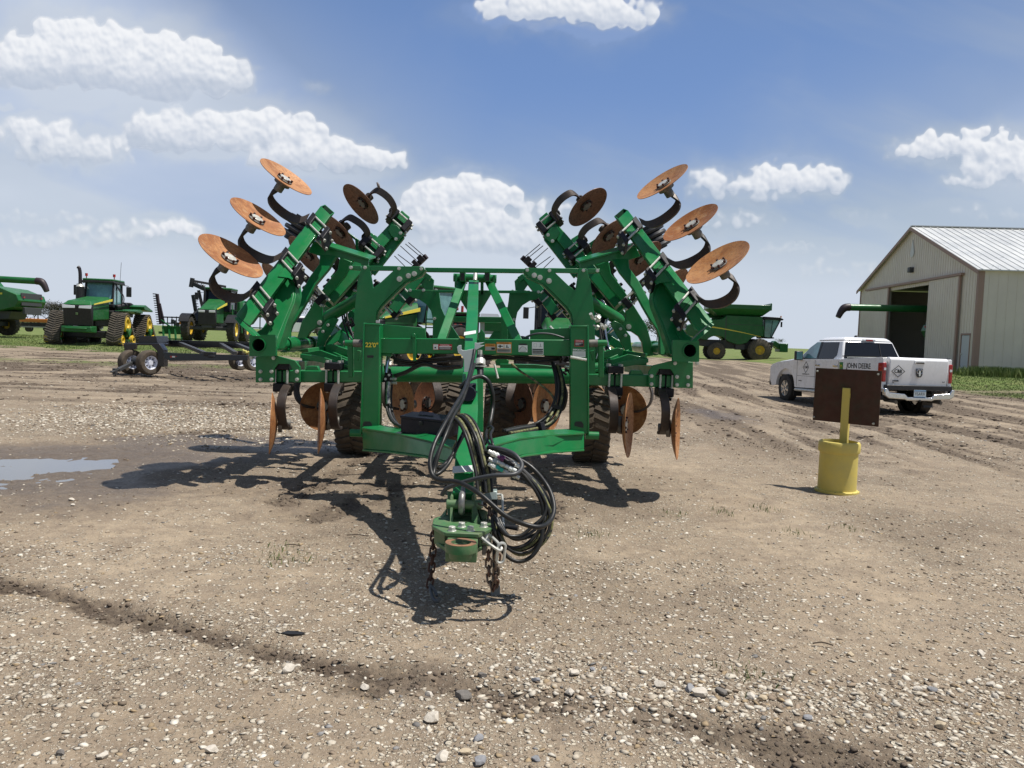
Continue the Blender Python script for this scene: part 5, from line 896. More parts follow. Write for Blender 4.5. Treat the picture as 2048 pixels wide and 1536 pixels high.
# rolling basket behind the right wing (and its twin on the left)
for (mp, u, v) in ((L, 600, 458), (Rm, 590, 470)):
    sg = 1 if mp is L else -1; c = pt(mp, u, v, 10.4); ax = Vector((.82*sg, 0, -.45)).normalized(); mb = MB(); x = ax.cross(YV).normalized()
    for k in range(4): mb.lathe([(.14, k*.075-.15), (.19, k*.075-.145), (.20, k*.075-.115), (.19, k*.075-.09), (.14, k*.075-.085)], c, (ax.cross(YV)), 24)
    mb.cyl(c-x*.2, c+x*.16, .13, 20)
    mb.build('packer_roller', mat('roller_black', (.03, .03, .035), .55), HAR, smooth=35)
    mb = MB(); mb.beam(c, pt(mp, 670, 500, 9.9), .10, .10, up=(0, 1, 0)); mb.build('roller_arm', CLAMP, HAR, bevel=.005)
# ------------------------------------------------------------------ bird on the left inner shank
bp = P(756, 381, 9.22); BIRD = mat('bird_feathers', (.10, .075, .065), .8, col2=(.28, .24, .22), nscale=60, amt=1.0)
mb = MB(); spine = [(.030, -.012), (.020, .004), (.012, .022), (.004, .042), (-.003, .060), (-.009, .074), (-.012, .084)]; rad = [.004, .008, .015, .0175, .0145, .0115, .006]
mb.tube([bp+Vector((x, 0, z+.012)) for x, z in spine], rad, 10); mb.cyl(bp+Vector((-.012, 0, .086)), bp+Vector((-.028, -.004, .088)), .0035, 6, r2=.0008); mb.cyl(bp+Vector((.002, -.005, .022)), bp+Vector((.0, -.006, .0)), .0016, 5); mb.cyl(bp+Vector((.008, .005, .022)), bp+Vector((.006, .006, .0)), .0016, 5)
bird = mb.build('bird', BIRD, org=bp); tag(bird, 'small dark songbird perched on the curved shank of the raised left wing', 'bird')
mb = MB(); mb.prism([bp+Vector((.006, -.016, .064)), bp+Vector((.016, -.017, .05)), bp+Vector((.034, -.008, .002)), bp+Vector((.016, -.015, .03))], (0, .006, 0)); mb.build('wing', mat('bird_wing', (.05, .04, .038), .8), bird)
# ------------------------------------------------------------------ sign stand with the yellow pipe base
q = gp(1673, 983); SX, SY = q; z0 = float(base_z(SX, SY)); sc_ = SY/1536
SG = thing('sign_stand', (SX, SY, z0), 'brown rusty sheet sign on a yellow post in a short yellow pipe base', 'sign stand')
mb = MB(); mb.lathe([(.0, .0), (.222, .0), (.222, .022), (.192, .030), (.190, .42), (.203, .425), (.208, .44), (.208, .515), (.198, .535), (.180, .54), (.178, .2)], (SX, SY, z0), (0, 0, 1), 48); mb.build('pipe_base', YPAINT, SG, smooth=45)
mb = MB(); mb.lathe([(.0005, .30), (.177, .30)], (SX, SY, z0), (0, 0, 1), 32); mb.build('pipe_inside', RUSTPL, SG)
mb = MB()
for k in range(14):
    a = k*2*math.pi/14+.2; p = Vector((SX+math.cos(a)*.207, SY+math.sin(a)*.207, z0+.0225)); mb.cyl(p, p+Vector((0, 0, .003)), .009, 10)
mb.build('flange_holes', BLACK, SG)
pp = P(1691, 885, SY-.02); pz1 = P(1690, 776, SY-.02)
mb = MB(); rz = Matrix.Rotation(R(-38), 3, 'Z'); hgt = pz1.z-z0-.42; mb.box((pp.x, SY+.02, z0+.42+hgt/2), (.078, .078, hgt), rz); mb.build('post', YPAINT, SG, bevel=.006)
mb = MB(); mb.box((pp.x+.045, SY-.01, pz1.z-.10), (.006, .03, .14), rz); mb.box((pp.x+.012, SY-.032, pz1.z-.08), (.006, .003, .05), rz); mb.build('post_bracket', YPAINT, SG, bevel=.002)
bl, br = P(1631.5, 735.5, SY+.27), P(1764, 742, SY-.25); bl2, br2 = P(1630, 840, SY+.27), P(1762, 854, SY-.25)
bl2.x, br2.x = bl.x, br.x; nn = (br-bl).cross(Vector((0, 0, 1))).normalized()
mb = MB(); mb.prism([bl, br, br2, bl2], nn*-.006); bo = mb.build('sign_board', RUSTPL, SG, bevel=.001)
mb = MB()
for a, b_ in ((.035, .06), (.955, .06), (.02, .94), (.93, .95)):
    p = bl.lerp(br, a).lerp(bl2.lerp(br2, a), b_); mb.cyl(p, p+nn*.028, .006, 8); mb.cyl(p+nn*.001, p+nn*.008, .012, 6)
mb.build('board_bolts', STEEL, bo)
mb = MB(); mb.beam(bl.lerp(br, .5).lerp(bl2.lerp(br2, .5), .55)+nn*.004, Vector((pp.x, SY+.02, pz1.z-.12)), .03, .03); mb.build('board_bracket', YPAINT, SG)
# ------------------------------------------------------------------ helpers for vehicles (local frame: x forward, y left, z up)
def wheel(parent, c, Rt, wd, rim_r, tm=TYRE, rm=YELLOW, lugs=0, side=1, name='wheel', spokes=0, rimdepth=.12):
    c = Vector(c); mb = MB(); ax = Vector((0, side, 0))
    mb.lathe([(rim_r*.97, -wd*.42), (rim_r*1.05, -wd*.5), (Rt*.86, -wd*.5), (Rt*.97, -wd*.40), (Rt, -wd*.12), (Rt, wd*.12), (Rt*.97, wd*.40), (Rt*.86, wd*.5), (rim_r*1.05, wd*.5), (rim_r*.97, wd*.42)], c, ax, 40)
    if lugs:
        for k in range(lugs):
            a = 2*math.pi*k/lugs
            for s_ in (-1, 1):
                a2 = a+(math.pi/lugs if s_ > 0 else 0); r = Rt*1.005
                mb.beam(c+Vector((math.cos(a2)*r, s_*wd*.03, math.sin(a2)*r)), c+Vector((math.cos(a2+.19)*r*.975, s_*wd*.5, math.sin(a2+.19)*r*.975)), Rt*.065, Rt*.07, up=Vector((math.cos(a2), 0, math.sin(a2))))
    w = mb.build(name, tm, parent, smooth=35)
    mb = MB(); mb.lathe([(rim_r, wd*.44), (rim_r*.93, wd*.40), (rim_r*.86, wd*.5-rimdepth), (rim_r*.4, wd*.5-rimdepth*1.0), (rim_r*.36, wd*.5-rimdepth*.55), (rim_r*.15, wd*.5-rimdepth*.5), (.002, wd*.5-rimdepth*.5)], c, ax, 32); mb.lathe([(.002, -wd*.2), (rim_r, -wd*.2), (rim_r, -wd*.42)], c, ax, 24); mb.build('rim', rm, w, smooth=30)
    return w
def xz(mb, pts, y0, y1, mi=0): mb.prism([(x, y0, z) for x, z in pts], (0, y1-y0, 0), mi); return mb
def arc(cx, cz, r, a0, a1, n=10): return [(cx+r*math.cos(R(a0+(a1-a0)*k/n)), cz+r*math.sin(R(a0+(a1-a0)*k/n))) for k in range(n+1)]
# ------------------------------------------------------------------ combine harvester
def combine(px, py, pz, yaw, label, auger=-7.4, cab=True, textn=True, tank=True):
    T = thing('combine_harvester', (px, py, pz), label, 'combine harvester', rz=yaw, world=False)
    prof = [(.35, 2.05)]+[(x, z) for x, z in arc(0, .97, 1.22, 62, 150, 8)]+[(-1.55, 1.42), (-1.9, 1.4)]+arc(-3.6, .95, 1.15, 38, 140, 8)+[(-4.9, 1.75), (-6.1, 2.05), (-6.35, 2.5), (-6.2, 2.9), (-5.0, 3.35), (-3.2, 3.55), (-2.9, 3.9), (.1, 3.85), (.35, 2.6)]
    mb = MB(); xz(mb, prof, -1.5, 1.5); mb.build('body', GREEN_F, T, bevel=.05)
    mb = MB()
    for s_ in (-1, 1):
        for k in range(8):
            x0, x1 = -5.2+k*.66, -5.2+(k+1)*.66; f = lambda x: 2.88-.0135*(x+5.2)**2*1.0-.075*(x+5.2); h = .13*(1-.75*k/8)
            mb.prism([(x0, 1.505*s_, f(x0)), (x1, 1.505*s_, f(x1)), (x1, 1.505*s_, f(x1)+h*.9), (x0, 1.505*s_, f(x0)+h)], (0, .012*s_, 0))
    mb.build('stripe', STRIPE, T)
    mb = MB()
    for s_ in (-1, 1): mb.box((-2.92, 1.503*s_, 2.6), (.06, .02, 2.4)); mb.box((-1.3, 1.503*s_, 3.12), (3.2, .014, .03))
    mb.build('panel_gap', DGREY, T)
    if tank: mb = MB(); b0 = [(-3.6, -1.25), (.15, -1.25), (.15, 1.25), (-3.6, 1.25)]; b1 = [(-4.4, -2.0), (.75, -2.0), (.75, 2.0), (-4.4, 2.0)]
    if tank: mb.prism([(x, y, 3.9) for x, y in b0], [Vector((x, y, 4.45)) for x, y in b1]); mb.prism([(x, y, 4.45) for x, y in b1], (0, 0, .38)); mb.box((.72, 0, 4.7), (.1, 4.02, .62)); mb.build('grain_tank', GREEN_F, T, bevel=.03)
    mb = MB(); xz(mb, [(-2.9, 1.0), (1.2, 1.0), (1.3, 1.7), (-1.0, 1.75), (-5.4, 1.75), (-5.2, 1.2)], -.9, .9); mb.box((0, 0, .95), (.5, 2.9, .5)); mb.box((-3.6, 0, .85), (.35, 2.2, .35)); mb.box((-1.6, -1.1, 1.2), (.8, .5, .5)); mb.build('chassis', DGREY, T, bevel=.03)
    for s_ in (-1, 1):
        wheel(T, (0, 1.55*s_, .97), .97, .62, .40, TYRE, YELLOW, 22, s_, rimdepth=.22); wheel(T, (-3.6, 1.35*s_, .76), .76, .55, .30, TYRE, YELLOW, 20, s_, rimdepth=.15)
    if cab:
        mb = MB(); xz(mb, [(.4, 2.15), (1.05, 2.05), (1.75, 3.62), (.4, 3.7)], -.95, .95); mb.build('cab_glass', TGLASS, T, bevel=.02)
        mb = MB(); xz(mb, [(.3, 3.66), (1.95, 3.62), (2.0, 3.72), (1.7, 3.86), (.3, 3.9)], -1.1, 1.1)
        for s_ in (-1, 1): mb.beam((1.05, .96*s_, 2.05), (1.76, .96*s_, 3.64), .09, .07, up=(0, 1, 0)); mb.beam((.45, .96*s_, 2.1), (.45, .96*s_, 3.66), .08, .08, up=(0, 1, 0)); mb.beam((1.0, .97*s_, 2.1), (1.1, .97*s_, 3.6), .04, .04, up=(0, 1, 0))
        mb.box((.8, 0, 2.08), (1.0, 1.9, .12)); mb.build('cab_frame', BLACK, T, bevel=.02)
        mb = MB(); mb.box((.85, 0, 2.7), (.5, .5, .8)); mb.build('seat', DGREY, T, bevel=.05)
        mb = MB(); mb.box((1.75, -1.45, 3.25), (.1, .25, .45)); mb.beam((1.6, -1.0, 3.6), (1.75, -1.4, 3.45), .03, .03); mb.box((1.75, 1.45, 3.25), (.1, .25, .45)); mb.build('mirror', BLACK, T, bevel=.02)
        mb = MB(); mb.cyl((1.8, -.9, 3.86), (1.8, -.9, 4.0), .06, 10); mb.build('beacon', ORANGE, T)
        mb = MB(); xz(mb, [(1.2, 1.5), (2.2, .9), (2.3, 1.3), (1.5, 1.85)], -.7, .7); mb.box((2.2, 0, 1.25), (.7, 1.8, .75)); mb.build('feeder_house', GREEN_F, T, bevel=.04)
    if auger:
        mb = MB(); mb.tube([(.6, 1.75, 4.05), (-1, 1.75, 4.0), (auger, 1.75, 3.85)], .22, 18); mb.lathe([(.235, -.05), (.235, .05)], (-2.2, 1.75, 3.96), (1, 0, 0), 18); mb.lathe([(.235, -.05), (.235, .05)], (-5.2, 1.75, 3.9), (1, 0, 0), 18); mb.box((-2.6, 1.7, 3.7), (2.2, .3, .35)); mb.build('unloading_auger', GREEN_F, T)
        mb = MB(); mb.tube(catmull([(auger+.1, 1.75, 3.86), (auger-.2, 1.75, 3.82), (auger-.42, 1.75, 3.6), (auger-.62, 1.75, 3.18)], 5), [.25]*8+[.24, .23, .22, .21, .20, .19, .18, .17], 14); mb.build('auger_spout', mat('spout_rubber', (.03, .018, .022), .5), T)
    if textn:
        for s_ in (-1, 1): text_part('lettering', 'JOHN DEERE', .15, (-4.6, 1.522*s_, 2.88), (-s_, 0, 0.0), (0, 0, 1), TEXTK, T, .002)
    mb = MB(); mb.box((-6.25, 0, 2.6), (.1, 2.2, .9)); mb.box((-6.3, 0, 1.8), (.2, 1.8, .5)); mb.build('straw_hood', DGREY, T, bevel=.03)
    mb = MB(); mb.box((-6.37, .95, 2.75), (.04, .16, .10)); mb.box((-6.37, -.95, 2.75), (.04, .16, .10)); mb.build('tail_lamp', RED, T)
    return T
def gz(x, y): return float(base_z(x, y))
q = P(1510, 722, 68.0); combine(q.x, 68, q.z, R(-6), 'green combine harvester with open grain tank, side on between the implement and the white pickup')
q = P(32, 672, 55.0); combine(q.x-5.0, 55, q.z, R(178), 'green combine harvester at the left edge with its unloading auger folded rearward', auger=-7.9, tank=False)
# ------------------------------------------------------------------ metal barn
N = Vector((25.16, 42.0, .52)); gv = Vector((.08, .997, 0)); wv = Vector((.997, -.08, 0)); WD, EV, RG, LN = 17.45, 5.62, 9.1, 30.0
BARN = thing('barn', N, 'large beige metal barn with white ribbed roof and open sliding doors at the right', 'barn')
BEIGE = mat('beige_siding', (.72, .66, .58), .55, col2=(.66, .60, .53), nscale=.6, amt=.7); TRIM = mat('barn_trim', (.33, .22, .18), .6); ROOFM = mat('barn_roof', (.66, .67, .66), .35, .15, col2=(.55, .56, .56), nscale=.35, amt=.8)
def bp_(s, z, o=0.0): return N+gv*s-wv*o+Vector((0, 0, z))
def ribs(mb, p, dvec, n, w, h0, hf, outv, prot=.03):
    for k in range(n):
        a = p+dvec*(k+.5)/n; top = hf((k+.5)/n)
        mb.prism([a+dvec.normalized()*-w/2, a+dvec.normalized()*w/2, a+dvec.normalized()*w/2+Vector((0, 0, top-h0)), a+dvec.normalized()*-w/2+Vector((0, 0, top-h0))], outv*prot)
def roofz(s): return EV+(RG-EV)*(1-abs(s-WD/2)/(WD/2))
D0, D1, D2, D3, DH = 1.88, 5.6, 12.0, 15.9, 5.22
mb = MB()
for (a, b_, za) in ((0, .55, 0), (.55, 1.5, 2.12), (1.5, D1-.0, 0), (D1, D2, DH), (D2, WD, 0)):
    segs = [a, b_] if not (a < WD/2 < b_) else [a, WD/2, b_]
    pts = [bp_(a, za)]+[bp_(b_, za)]+[bp_(s, roofz(s)-.02) for s in segs[::-1]]; mb.prism(pts, wv*.12)
nr = 58
for k in range(nr):
    s = (k+.5)*WD/nr; z0_ = DH if D1 < s < D2 else (2.12 if .5 < s < 1.55 else 0)
    mb.prism([bp_(s-.035, z0_, .0), bp_(s+.035, z0_, .0), bp_(s+.035, roofz(s)-.05, .0), bp_(s-.035, roofz(s)-.05, .0)], wv*-.018)
mb.build('gable_wall', BEIGE, BARN)
mb = MB(); a = N; mb.prism([a+wv*.12, a+wv*LN, a+wv*LN+Vector((0, 0, EV-.02)), a+wv*.12+Vector((0, 0, EV-.02))], gv*.12)
for k in range(60): c = a+wv*(.5+k*.49); mb.prism([c, c+wv*.06, c+wv*.06+Vector((0, 0, EV-.06)), c+Vector((0, 0, EV-.06))], gv*-.012)
mb.build('side_wall', BEIGE, BARN)
mb = MB(); mb.prism([bp_(WD-.12, 0, -.12), bp_(WD-.12, EV-.02, -.12), bp_(WD-.12, EV-.02, -LN), bp_(WD-.12, 0, -LN)], gv*.12); mb.prism([N+wv*LN, N+wv*LN+gv*WD, N+wv*LN+gv*WD+Vector((0, 0, EV)), N+wv*LN+gv*WD/2+Vector((0, 0, RG-.05)), N+wv*LN+Vector((0, 0, EV))], wv*.12); mb.build('rear_wall', BEIGE, BARN)
mb = MB()
for s0, s1 in ((-.25, WD/2), (WD/2, WD+.25)):
    z0_, z1_ = (EV-.10 if s0 < 0 else RG), (RG if s0 < 0 else EV-.10); mb.prism([bp_(s0, z0_+.02, .25), bp_(s1, z1_+.02, .25), bp_(s1, z1_+.02, -LN-.2), bp_(s0, z0_+.02, -LN-.2)], (0, 0, .06))
    for k in range(66):
        o = .05-k*.46; mb.prism([bp_(s0, z0_+.08, o), bp_(s1, z1_+.08, o), bp_(s1, z1_+.08, o-.07), bp_(s0, z0_+.08, o-.07)], (0, 0, .035))
mb.build('roof', ROOFM, BARN)
mb = MB(); SKL = mat('roof_skylight', (.40, .41, .36), .4, col2=(.33, .34, .28), nscale=2)
for o in (-9.0, -18.2): mb.prism([bp_(WD/2-.3, RG-.02, o), bp_(WD/2-3.4, RG-1.27, o), bp_(WD/2-3.4, RG-1.27, o-1.6), bp_(WD/2-.3, RG-.02, o-1.6)], (0, 0, .135))
mb.build('skylight', SKL, BARN)
mb = MB(); mb.box(bp_(WD/2, RG+.12, -LN/2), (LN+.4, .35, .06), Matrix.Rotation(math.atan2(wv.y, wv.x), 3, 'Z')); mb.build('ridge_cap', ROOFM, BARN)
mb = MB(); mb.prism([bp_(-.03, 0, .06), bp_(.0, 0, .06), bp_(.18, 0, .06), bp_(.18, EV-.1, .06), bp_(-.03, EV-.1, .06)], wv*.04); mb.prism([bp_(-.04, 0, .06), bp_(-.04, EV-.1, .06), bp_(-.04, EV-.1, -.24), bp_(-.04, 0, -.24)], gv*.03)
for s0, s1 in ((-.27, WD/2), (WD/2, WD+.27)):
    z0_, z1_ = (EV-.12 if s0 < 0 else RG), (RG if s0 < 0 else EV-.12); mb.prism([bp_(s0, z0_-.16, .27), bp_(s1, z1_-.16, .27), bp_(s1, z1_+.05, .27), bp_(s0, z0_+.05, .27)], wv*.05)
mb.prism([bp_(D0-.25, DH+.22, .22), bp_(D3+.1, DH+.22, .22), bp_(D3+.1, DH+.36, .22), bp_(D0-.25, DH+.36, .22)], wv*.2)
mb.prism([bp_(WD-.1, 0, .06), bp_(WD+.02, 0, .06), bp_(WD+.02, EV-.1, .06), bp_(WD-.1, EV-.1, .06)], wv*.04); mb.build('trim', TRIM, BARN)
for (a, b_, e) in ((D0+.12, D1+.12, -1), (D2-.05, D3, 1)):
    mb = MB(); mb.prism([bp_(a, .08, .14), bp_(b_, .08, .14), bp_(b_, DH+.2, .14), bp_(a, DH+.2, .14)], wv*.07); n = int((b_-a)/.27)
    for k in range(n): s = a+(k+.5)*(b_-a)/n; mb.prism([bp_(s-.03, .1, .14), bp_(s+.03, .1, .14), bp_(s+.03, DH+.18, .14), bp_(s-.03, DH+.18, .14)], wv*-.016)
    dr = mb.build('sliding_door', BEIGE, BARN)
    mb = MB(); ee = a if e < 0 else a; mb.prism([bp_(a-.16, .02, .16), bp_(a+.02, .02, .16), bp_(a+.02, DH+.25, .16), bp_(a-.16, DH+.25, .16)], wv*.1); mb.build('door_edge', TRIM, dr)
mb = MB(); mb.prism([bp_(.6, .0, .02), bp_(1.45, .0, .02), bp_(1.45, 2.05, .02), bp_(.6, 2.05, .02)], wv*.06); dr = mb.build('side_door', mat('door_white', (.52, .55, .58), .5), BARN, bevel=.01)
mb = MB(); mb.prism([bp_(1.47, 0, .04), bp_(1.55, 0, .04), bp_(1.55, 2.15, .04), bp_(1.47, 2.15, .04)], wv*.08); mb.prism([bp_(.5, 0, .04), bp_(.58, 0, .04), bp_(.58, 2.15, .04), bp_(.5, 2.15, .04)], wv*.08); mb.prism([bp_(.5, 2.07, .05), bp_(1.55, 2.07, .05), bp_(1.55, 2.16, .05), bp_(.5, 2.16, .05)], wv*.08); mb.build('door_frame', TRIM, dr)
mb = MB(); mb.cyl(bp_(1.35, 1.0, .08), bp_(1.35, 1.0, .02), .04, 10); mb.build('handle', STEEL, dr)
mb = MB(); mb.box(bp_(WD/2-.25, RG-2.75, .15), (.28, .34, .34)); mb.build('wall_lamp', DGREY, BARN, bevel=.03)
mb = MB(); mb.prism([bp_(WD/2-.05+math.sin(a)*.27*(1 if a else 1), RG-1.6-.32*math.cos(a)*1.0, .05) for a in [k*math.pi/8-math.pi/2 for k in range(9)]]+[bp_(WD/2-.05, RG-.75, .05)], wv*.02); mb.build('wall_emblem', mat('emblem_white', (.6, .62, .62), .5), BARN)
mb = MB(); mb.prism([bp_(.3, .03, -.3), bp_(WD-.3, .03, -.3), bp_(WD-.3, .03, -LN+.3), bp_(.3, .03, -LN+.3)], (0, 0, .02)); mb.build('floor', mat('barn_floor', (.12, .11, .10), .9), BARN)
cb = combine(N.x+7.4, N.y+6.2, N.z-.1, R(0), 'dark green combine harvester parked inside the barn with its auger pointing out of the door', textn=False, auger=-11.0)
mb = MB(); mb.prism([(-6.47, -.35, 1.7), (-6.47, -.05, 1.7), (-6.47, -.2, 2.0)], (-.02, 0, 0)); mb.build('slow_vehicle_sign', ORANGE, cb)
# ------------------------------------------------------------------ pickup
def pickup(loc, yaw, label, paint=WHITE, detail=True, group=None):
    T = thing('pickup_truck', loc, label, 'pickup truck', rz=yaw, world=False, group=group)
    # x=0 rear bumper, x=5.9 front; half width 1.02
    H = .99; ra, fa = 1.22, 4.90
    low = [(.18, .62), (.18, .55)]+arc(ra, .42, .50, 160, 20, 10)[0:0]+[(ra-.56, .50)]+arc(ra, .42, .56, 172, 8, 12)+[(fa-.58, .46)]+arc(fa, .42, .57, 174, 6, 12)+[(5.72, .45), (5.85, .62), (5.86, .98), (5.74, 1.10), (5.4, 1.17), (4.55, 1.24), (4.35, 1.27), (1.98, 1.30), (1.96, 1.30), (.20, 1.38), (.12, 1.36), (.11, .62)]
    mb = MB()
    def half(s_):
        # body side as a shell with the waist line slightly inset
        xz(mb, low, s_*(H-.10), s_*H) if s_ < 0 else xz(mb, low, H-.10, H)
    half(1); half(-1); mb.build('body_side', paint, T, bevel=.03)
    mb = MB(); xz(mb, [(1.96, 1.0), (4.42, 1.0), (4.42, 1.27), (1.96, 1.28)], -H+.1, H-.1); xz(mb, [(4.4, .8), (5.8, .8), (5.8, 1.0), (5.72, 1.12), (5.4, 1.20), (4.55, 1.285), (4.4, 1.28)], -H+.1, H-.1); xz(mb, [(4.5, 1.2), (5.5, 1.14), (5.3, 1.22), (4.6, 1.31)], -.55, .55); mb.build('hood', paint, T, bevel=.03)
    # cab: loft from belt to roof
    def loft(name, b, t_, m, bev=.03):
        m_ = MB(); m_.prism([Vector(p) for p in b], [Vector(p) for p in t_]); return m_.build(name, m, T, bevel=bev, smooth=45)
    zb, zt_ = 1.27, 1.80
    loft('cab', [(4.35, -.93, zb), (4.35, .93, zb), (2.0, .95, zb), (2.0, -.95, zb)], [(3.55, -.74, zt_), (3.55, .74, zt_), (2.22, .76, zt_), (2.22, -.76, zt_)], paint, .04)
    loft('roof', [(3.6, -.75, zt_), (3.6, .75, zt_), (2.2, .77, zt_), (2.2, -.77, zt_)], [(3.35, -.62, 1.90), (3.35, .62, 1.90), (2.34, .64, 1.90), (2.34, -.64, 1.90)], paint, .05)
    # glass, set proud of the cab faces
    def quad_on(name, pts, nrm, m, th=.012): m_ = MB(); n_ = Vector(nrm).normalized(); p = [Vector(q)+n_*.004 for q in pts]; m_.prism(p, n_*th); return m_.build(name, m, T, bevel=.003)
    def sidep(x, z, s_):   # point on the cab side at height z
        k = (z-zb)/(zt_-zb); y = (.94+(-.185)*k); return Vector((x, s_*y, z))
    for s_ in (-1, 1):
        nrm = (0, s_, .35)
        quad_on('front_window', [sidep(4.12, 1.30, s_), sidep(3.26, 1.30, s_), sidep(3.30, 1.75, s_), sidep(3.52, 1.75, s_), sidep(3.80, 1.60, s_)], nrm, TGLASS if s_ > 0 else GLASS)
        quad_on('rear_window', [sidep(3.18, 1.30, s_), sidep(2.42, 1.30, s_), sidep(2.30, 1.40, s_), sidep(2.40, 1.75, s_), sidep(3.20, 1.75, s_)], nrm, GLASS)
        m_ = MB(); m_.prism([sidep(3.255, 1.29, s_), sidep(3.185, 1.29, s_), sidep(3.20, 1.76, s_), sidep(3.30, 1.76, s_)], Vector((0, s_*.022, .004))); m_.prism([sidep(4.2, 1.275, s_), sidep(2.4, 1.275, s_), sidep(2.4, 1.30, s_), sidep(4.2, 1.30, s_)], Vector((0, s_*.022, .004))); m_.build('window_trim', BLACK, T)
        m_ = MB(); m_.box((3.98, s_*1.10, 1.37), (.12, .24, .26)); m_.beam((3.98, s_*.92, 1.30), (3.98, s_*1.04, 1.33), .06, .05); mi = m_.build('mirror', BLACK, T, bevel=.04); m_ = MB(); m_.box((3.915, s_*1.105, 1.37), (.006, .19, .21)); m_.build('mirror_glass', TGLASS, mi)
        if detail:
            for x in (3.06, 2.18):
                m_ = MB(); m_.box((x+.02, s_*(H+.012), 1.12), (.22, .03, .035)); m_.box((x+.02, s_*(H+.002), 1.12), (.19, .01, .06)); m_.build('door_handle', CHROME if x > 0 else paint, T, bevel=.008)
            m_ = MB()
            for x in (4.22, 3.24, 2.06): m_.box((x, s_*(H+.001), .88), (.012, .004, .76))
            m_.box((3.1, s_*(H+.001), .80), (2.2, .003, .008)); m_.build('panel_gap', DGREY, T)
        m_ = MB(); m_.tube([(2.05, s_*1.03, .40), (4.20, s_*1.03, .40)], .042, 10); m_.box((3.1, s_*.95, .42), (2.1, .12, .05)); m_.build('side_step', STEEL, T)
        m_ = MB(); m_.prism([(.112, s_*(H-.16), .78), (.112, s_*(H+.012), .78), (.112, s_*(H+.012), 1.26), (.112, s_*(H-.16), 1.26)], (.02, 0, 0)) if False else m_.box((.20, s_*(H-.035), 1.02), (.22, .10, .46)); o = m_.build('tail_lamp', RED, T, bevel=.02); m_ = MB(); m_.box((.085, s_*(H-.04), 1.10), (.012, .06, .06)); m_.build('reversing_lamp', LAMP, o)
        m_ = MB(); m_.prism([(ra-.42, s_*(H-.14), .62), (ra-.42, s_*(H-.02), .62), (ra-.50, s_*(H-.02), .16), (ra-.50, s_*(H-.30), .16), (ra-.42, s_*(H-.30), .62)], (-.015, 0, 0)); m_.prism([(fa-.50, s_*(H-.28), .52), (fa-.50, s_*H, .52), (fa-.54, s_*H, .20), (fa-.54, s_*(H-.28), .20)], (-.015, 0, 0)); m_.build('mud_flap', BLACK, T)
        wheel(T, (ra, s_*.87, .41), .41, .27, .235, TYRE_D, CHROME, 0, s_, rimdepth=.07); w = wheel(T, (fa, s_*.87, .41), .41, .27, .235, TYRE_D, STEEL, 0, s_, rimdepth=.07)
        m_ = MB()
        for k in range(6): a = k*math.pi/3+.3; m_.beam((fa+math.cos(a)*.05, s_*.985, .41+math.sin(a)*.05), (fa+math.cos(a)*.215, s_*.985, .41+math.sin(a)*.215), .06, .03, up=(0, 1, 0))
        m_.build('wheel_spokes', CHROME, w)
        m_ = MB(); m_.lathe([(.40, .0), (.55, .0), (.55, .3), (.40, .3)], (ra, s_*(H-.35), .42), (0, s_, 0), 20); m_.box((fa, s_*(H-.3), .75), (1.0, .3, .3)); m_.build('wheel_well', BLACK, T)
    m_ = MB(); w = .70; m_.prism([(2.025, -.86, 1.33), (2.025, .86, 1.33), (2.20, .72, 1.76), (2.20, -.72, 1.76)], (-.022, 0, .008)); m_.build('back_window', GLASS, T, bevel=.01)
    m_ = MB(); m_.prism([(2.01, -.30, 1.335), (2.01, -.28, 1.335), (2.18, -.28, 1.75), (2.18, -.30, 1.75)], (-.02, 0, .008)); m_.build('window_divider', BLACK, T)
    m_ = MB(); m_.box((2.20, 0, 1.825), (.05, .40, .06)); o = m_.build('high_lamp', LAMP, T, bevel=.01); m_ = MB(); m_.box((2.168, 0, 1.825), (.02, .20, .045)); m_.build('brake_lamp', RED, o)
    m_ = MB(); m_.cyl((2.7, .05, 1.90), (2.7, .05, 1.96), .09, 14, r2=.05); m_.build('roof_antenna', BLACK, T)
    # bed: floor cover, rails and tailgate
    m_ = MB(); m_.box((1.05, 0, 1.27), (1.75, 1.78, .05)); m_.box((1.05, .93, 1.385), (1.75, .09, .025)); m_.box((1.05, -.93, 1.385), (1.75, .09, .025)); m_.build('bed_cover', BLACK, T)
    m_ = MB(); m_.cyl((1.93, -.8, 1.36), (1.93, .8, 1.36), .035, 10); m_.build('cover_roll', STEEL, T)
    m_ = MB(); m_.prism([(.105, -.83, .66), (.105, .83, .66), (.085, .83, .80), (.065, .83, 1.30), (.09, .83, 1.375), (.09, -.83, 1.375), (.065, -.83, 1.30), (.085, -.83, .80)][:0] or [(.10, -.84, .66), (.06, -.84, 1.0), (.05, -.84, 1.33), (.10, -.84, 1.385), (.20, -.84, 1.385), (.20, -.84, .66)], (0, 1.68, 0)); tg_ = m_.build('tailgate', paint, T, bevel=.02)
    m_ = MB(); m_.box((.045, 0, 1.285), (.03, .30, .075)); m_.build('tailgate_handle', paint, tg_, bevel=.01); m_ = MB(); m_.box((.026, 0, 1.265), (.012, .23, .035)); m_.build('handle_recess', BLACK, tg_, bevel=.006)
    m_ = MB(); m_.box((.07, 0, .66), (.16, 1.9, .13)); m_.build('bumper_step', BLACK, T, bevel=.02)
    bs = MB(); yp = [(-1.0, .64), (-1.0, .47), (-.88, .40), (-.42, .385), (-.36, .355), (.36, .355), (.42, .385), (.88, .40), (1.0, .47), (1.0, .64), (.92, .64), (.86, .545), (.42, .515), (.34, .44), (-.34, .44), (-.42, .515), (-.86, .545), (-.92, .64)]
    bs.prism([(-.03, y, z) for y, z in yp], (.12, 0, 0)); bs.build('rear_bumper', CHROME, T, bevel=.02)
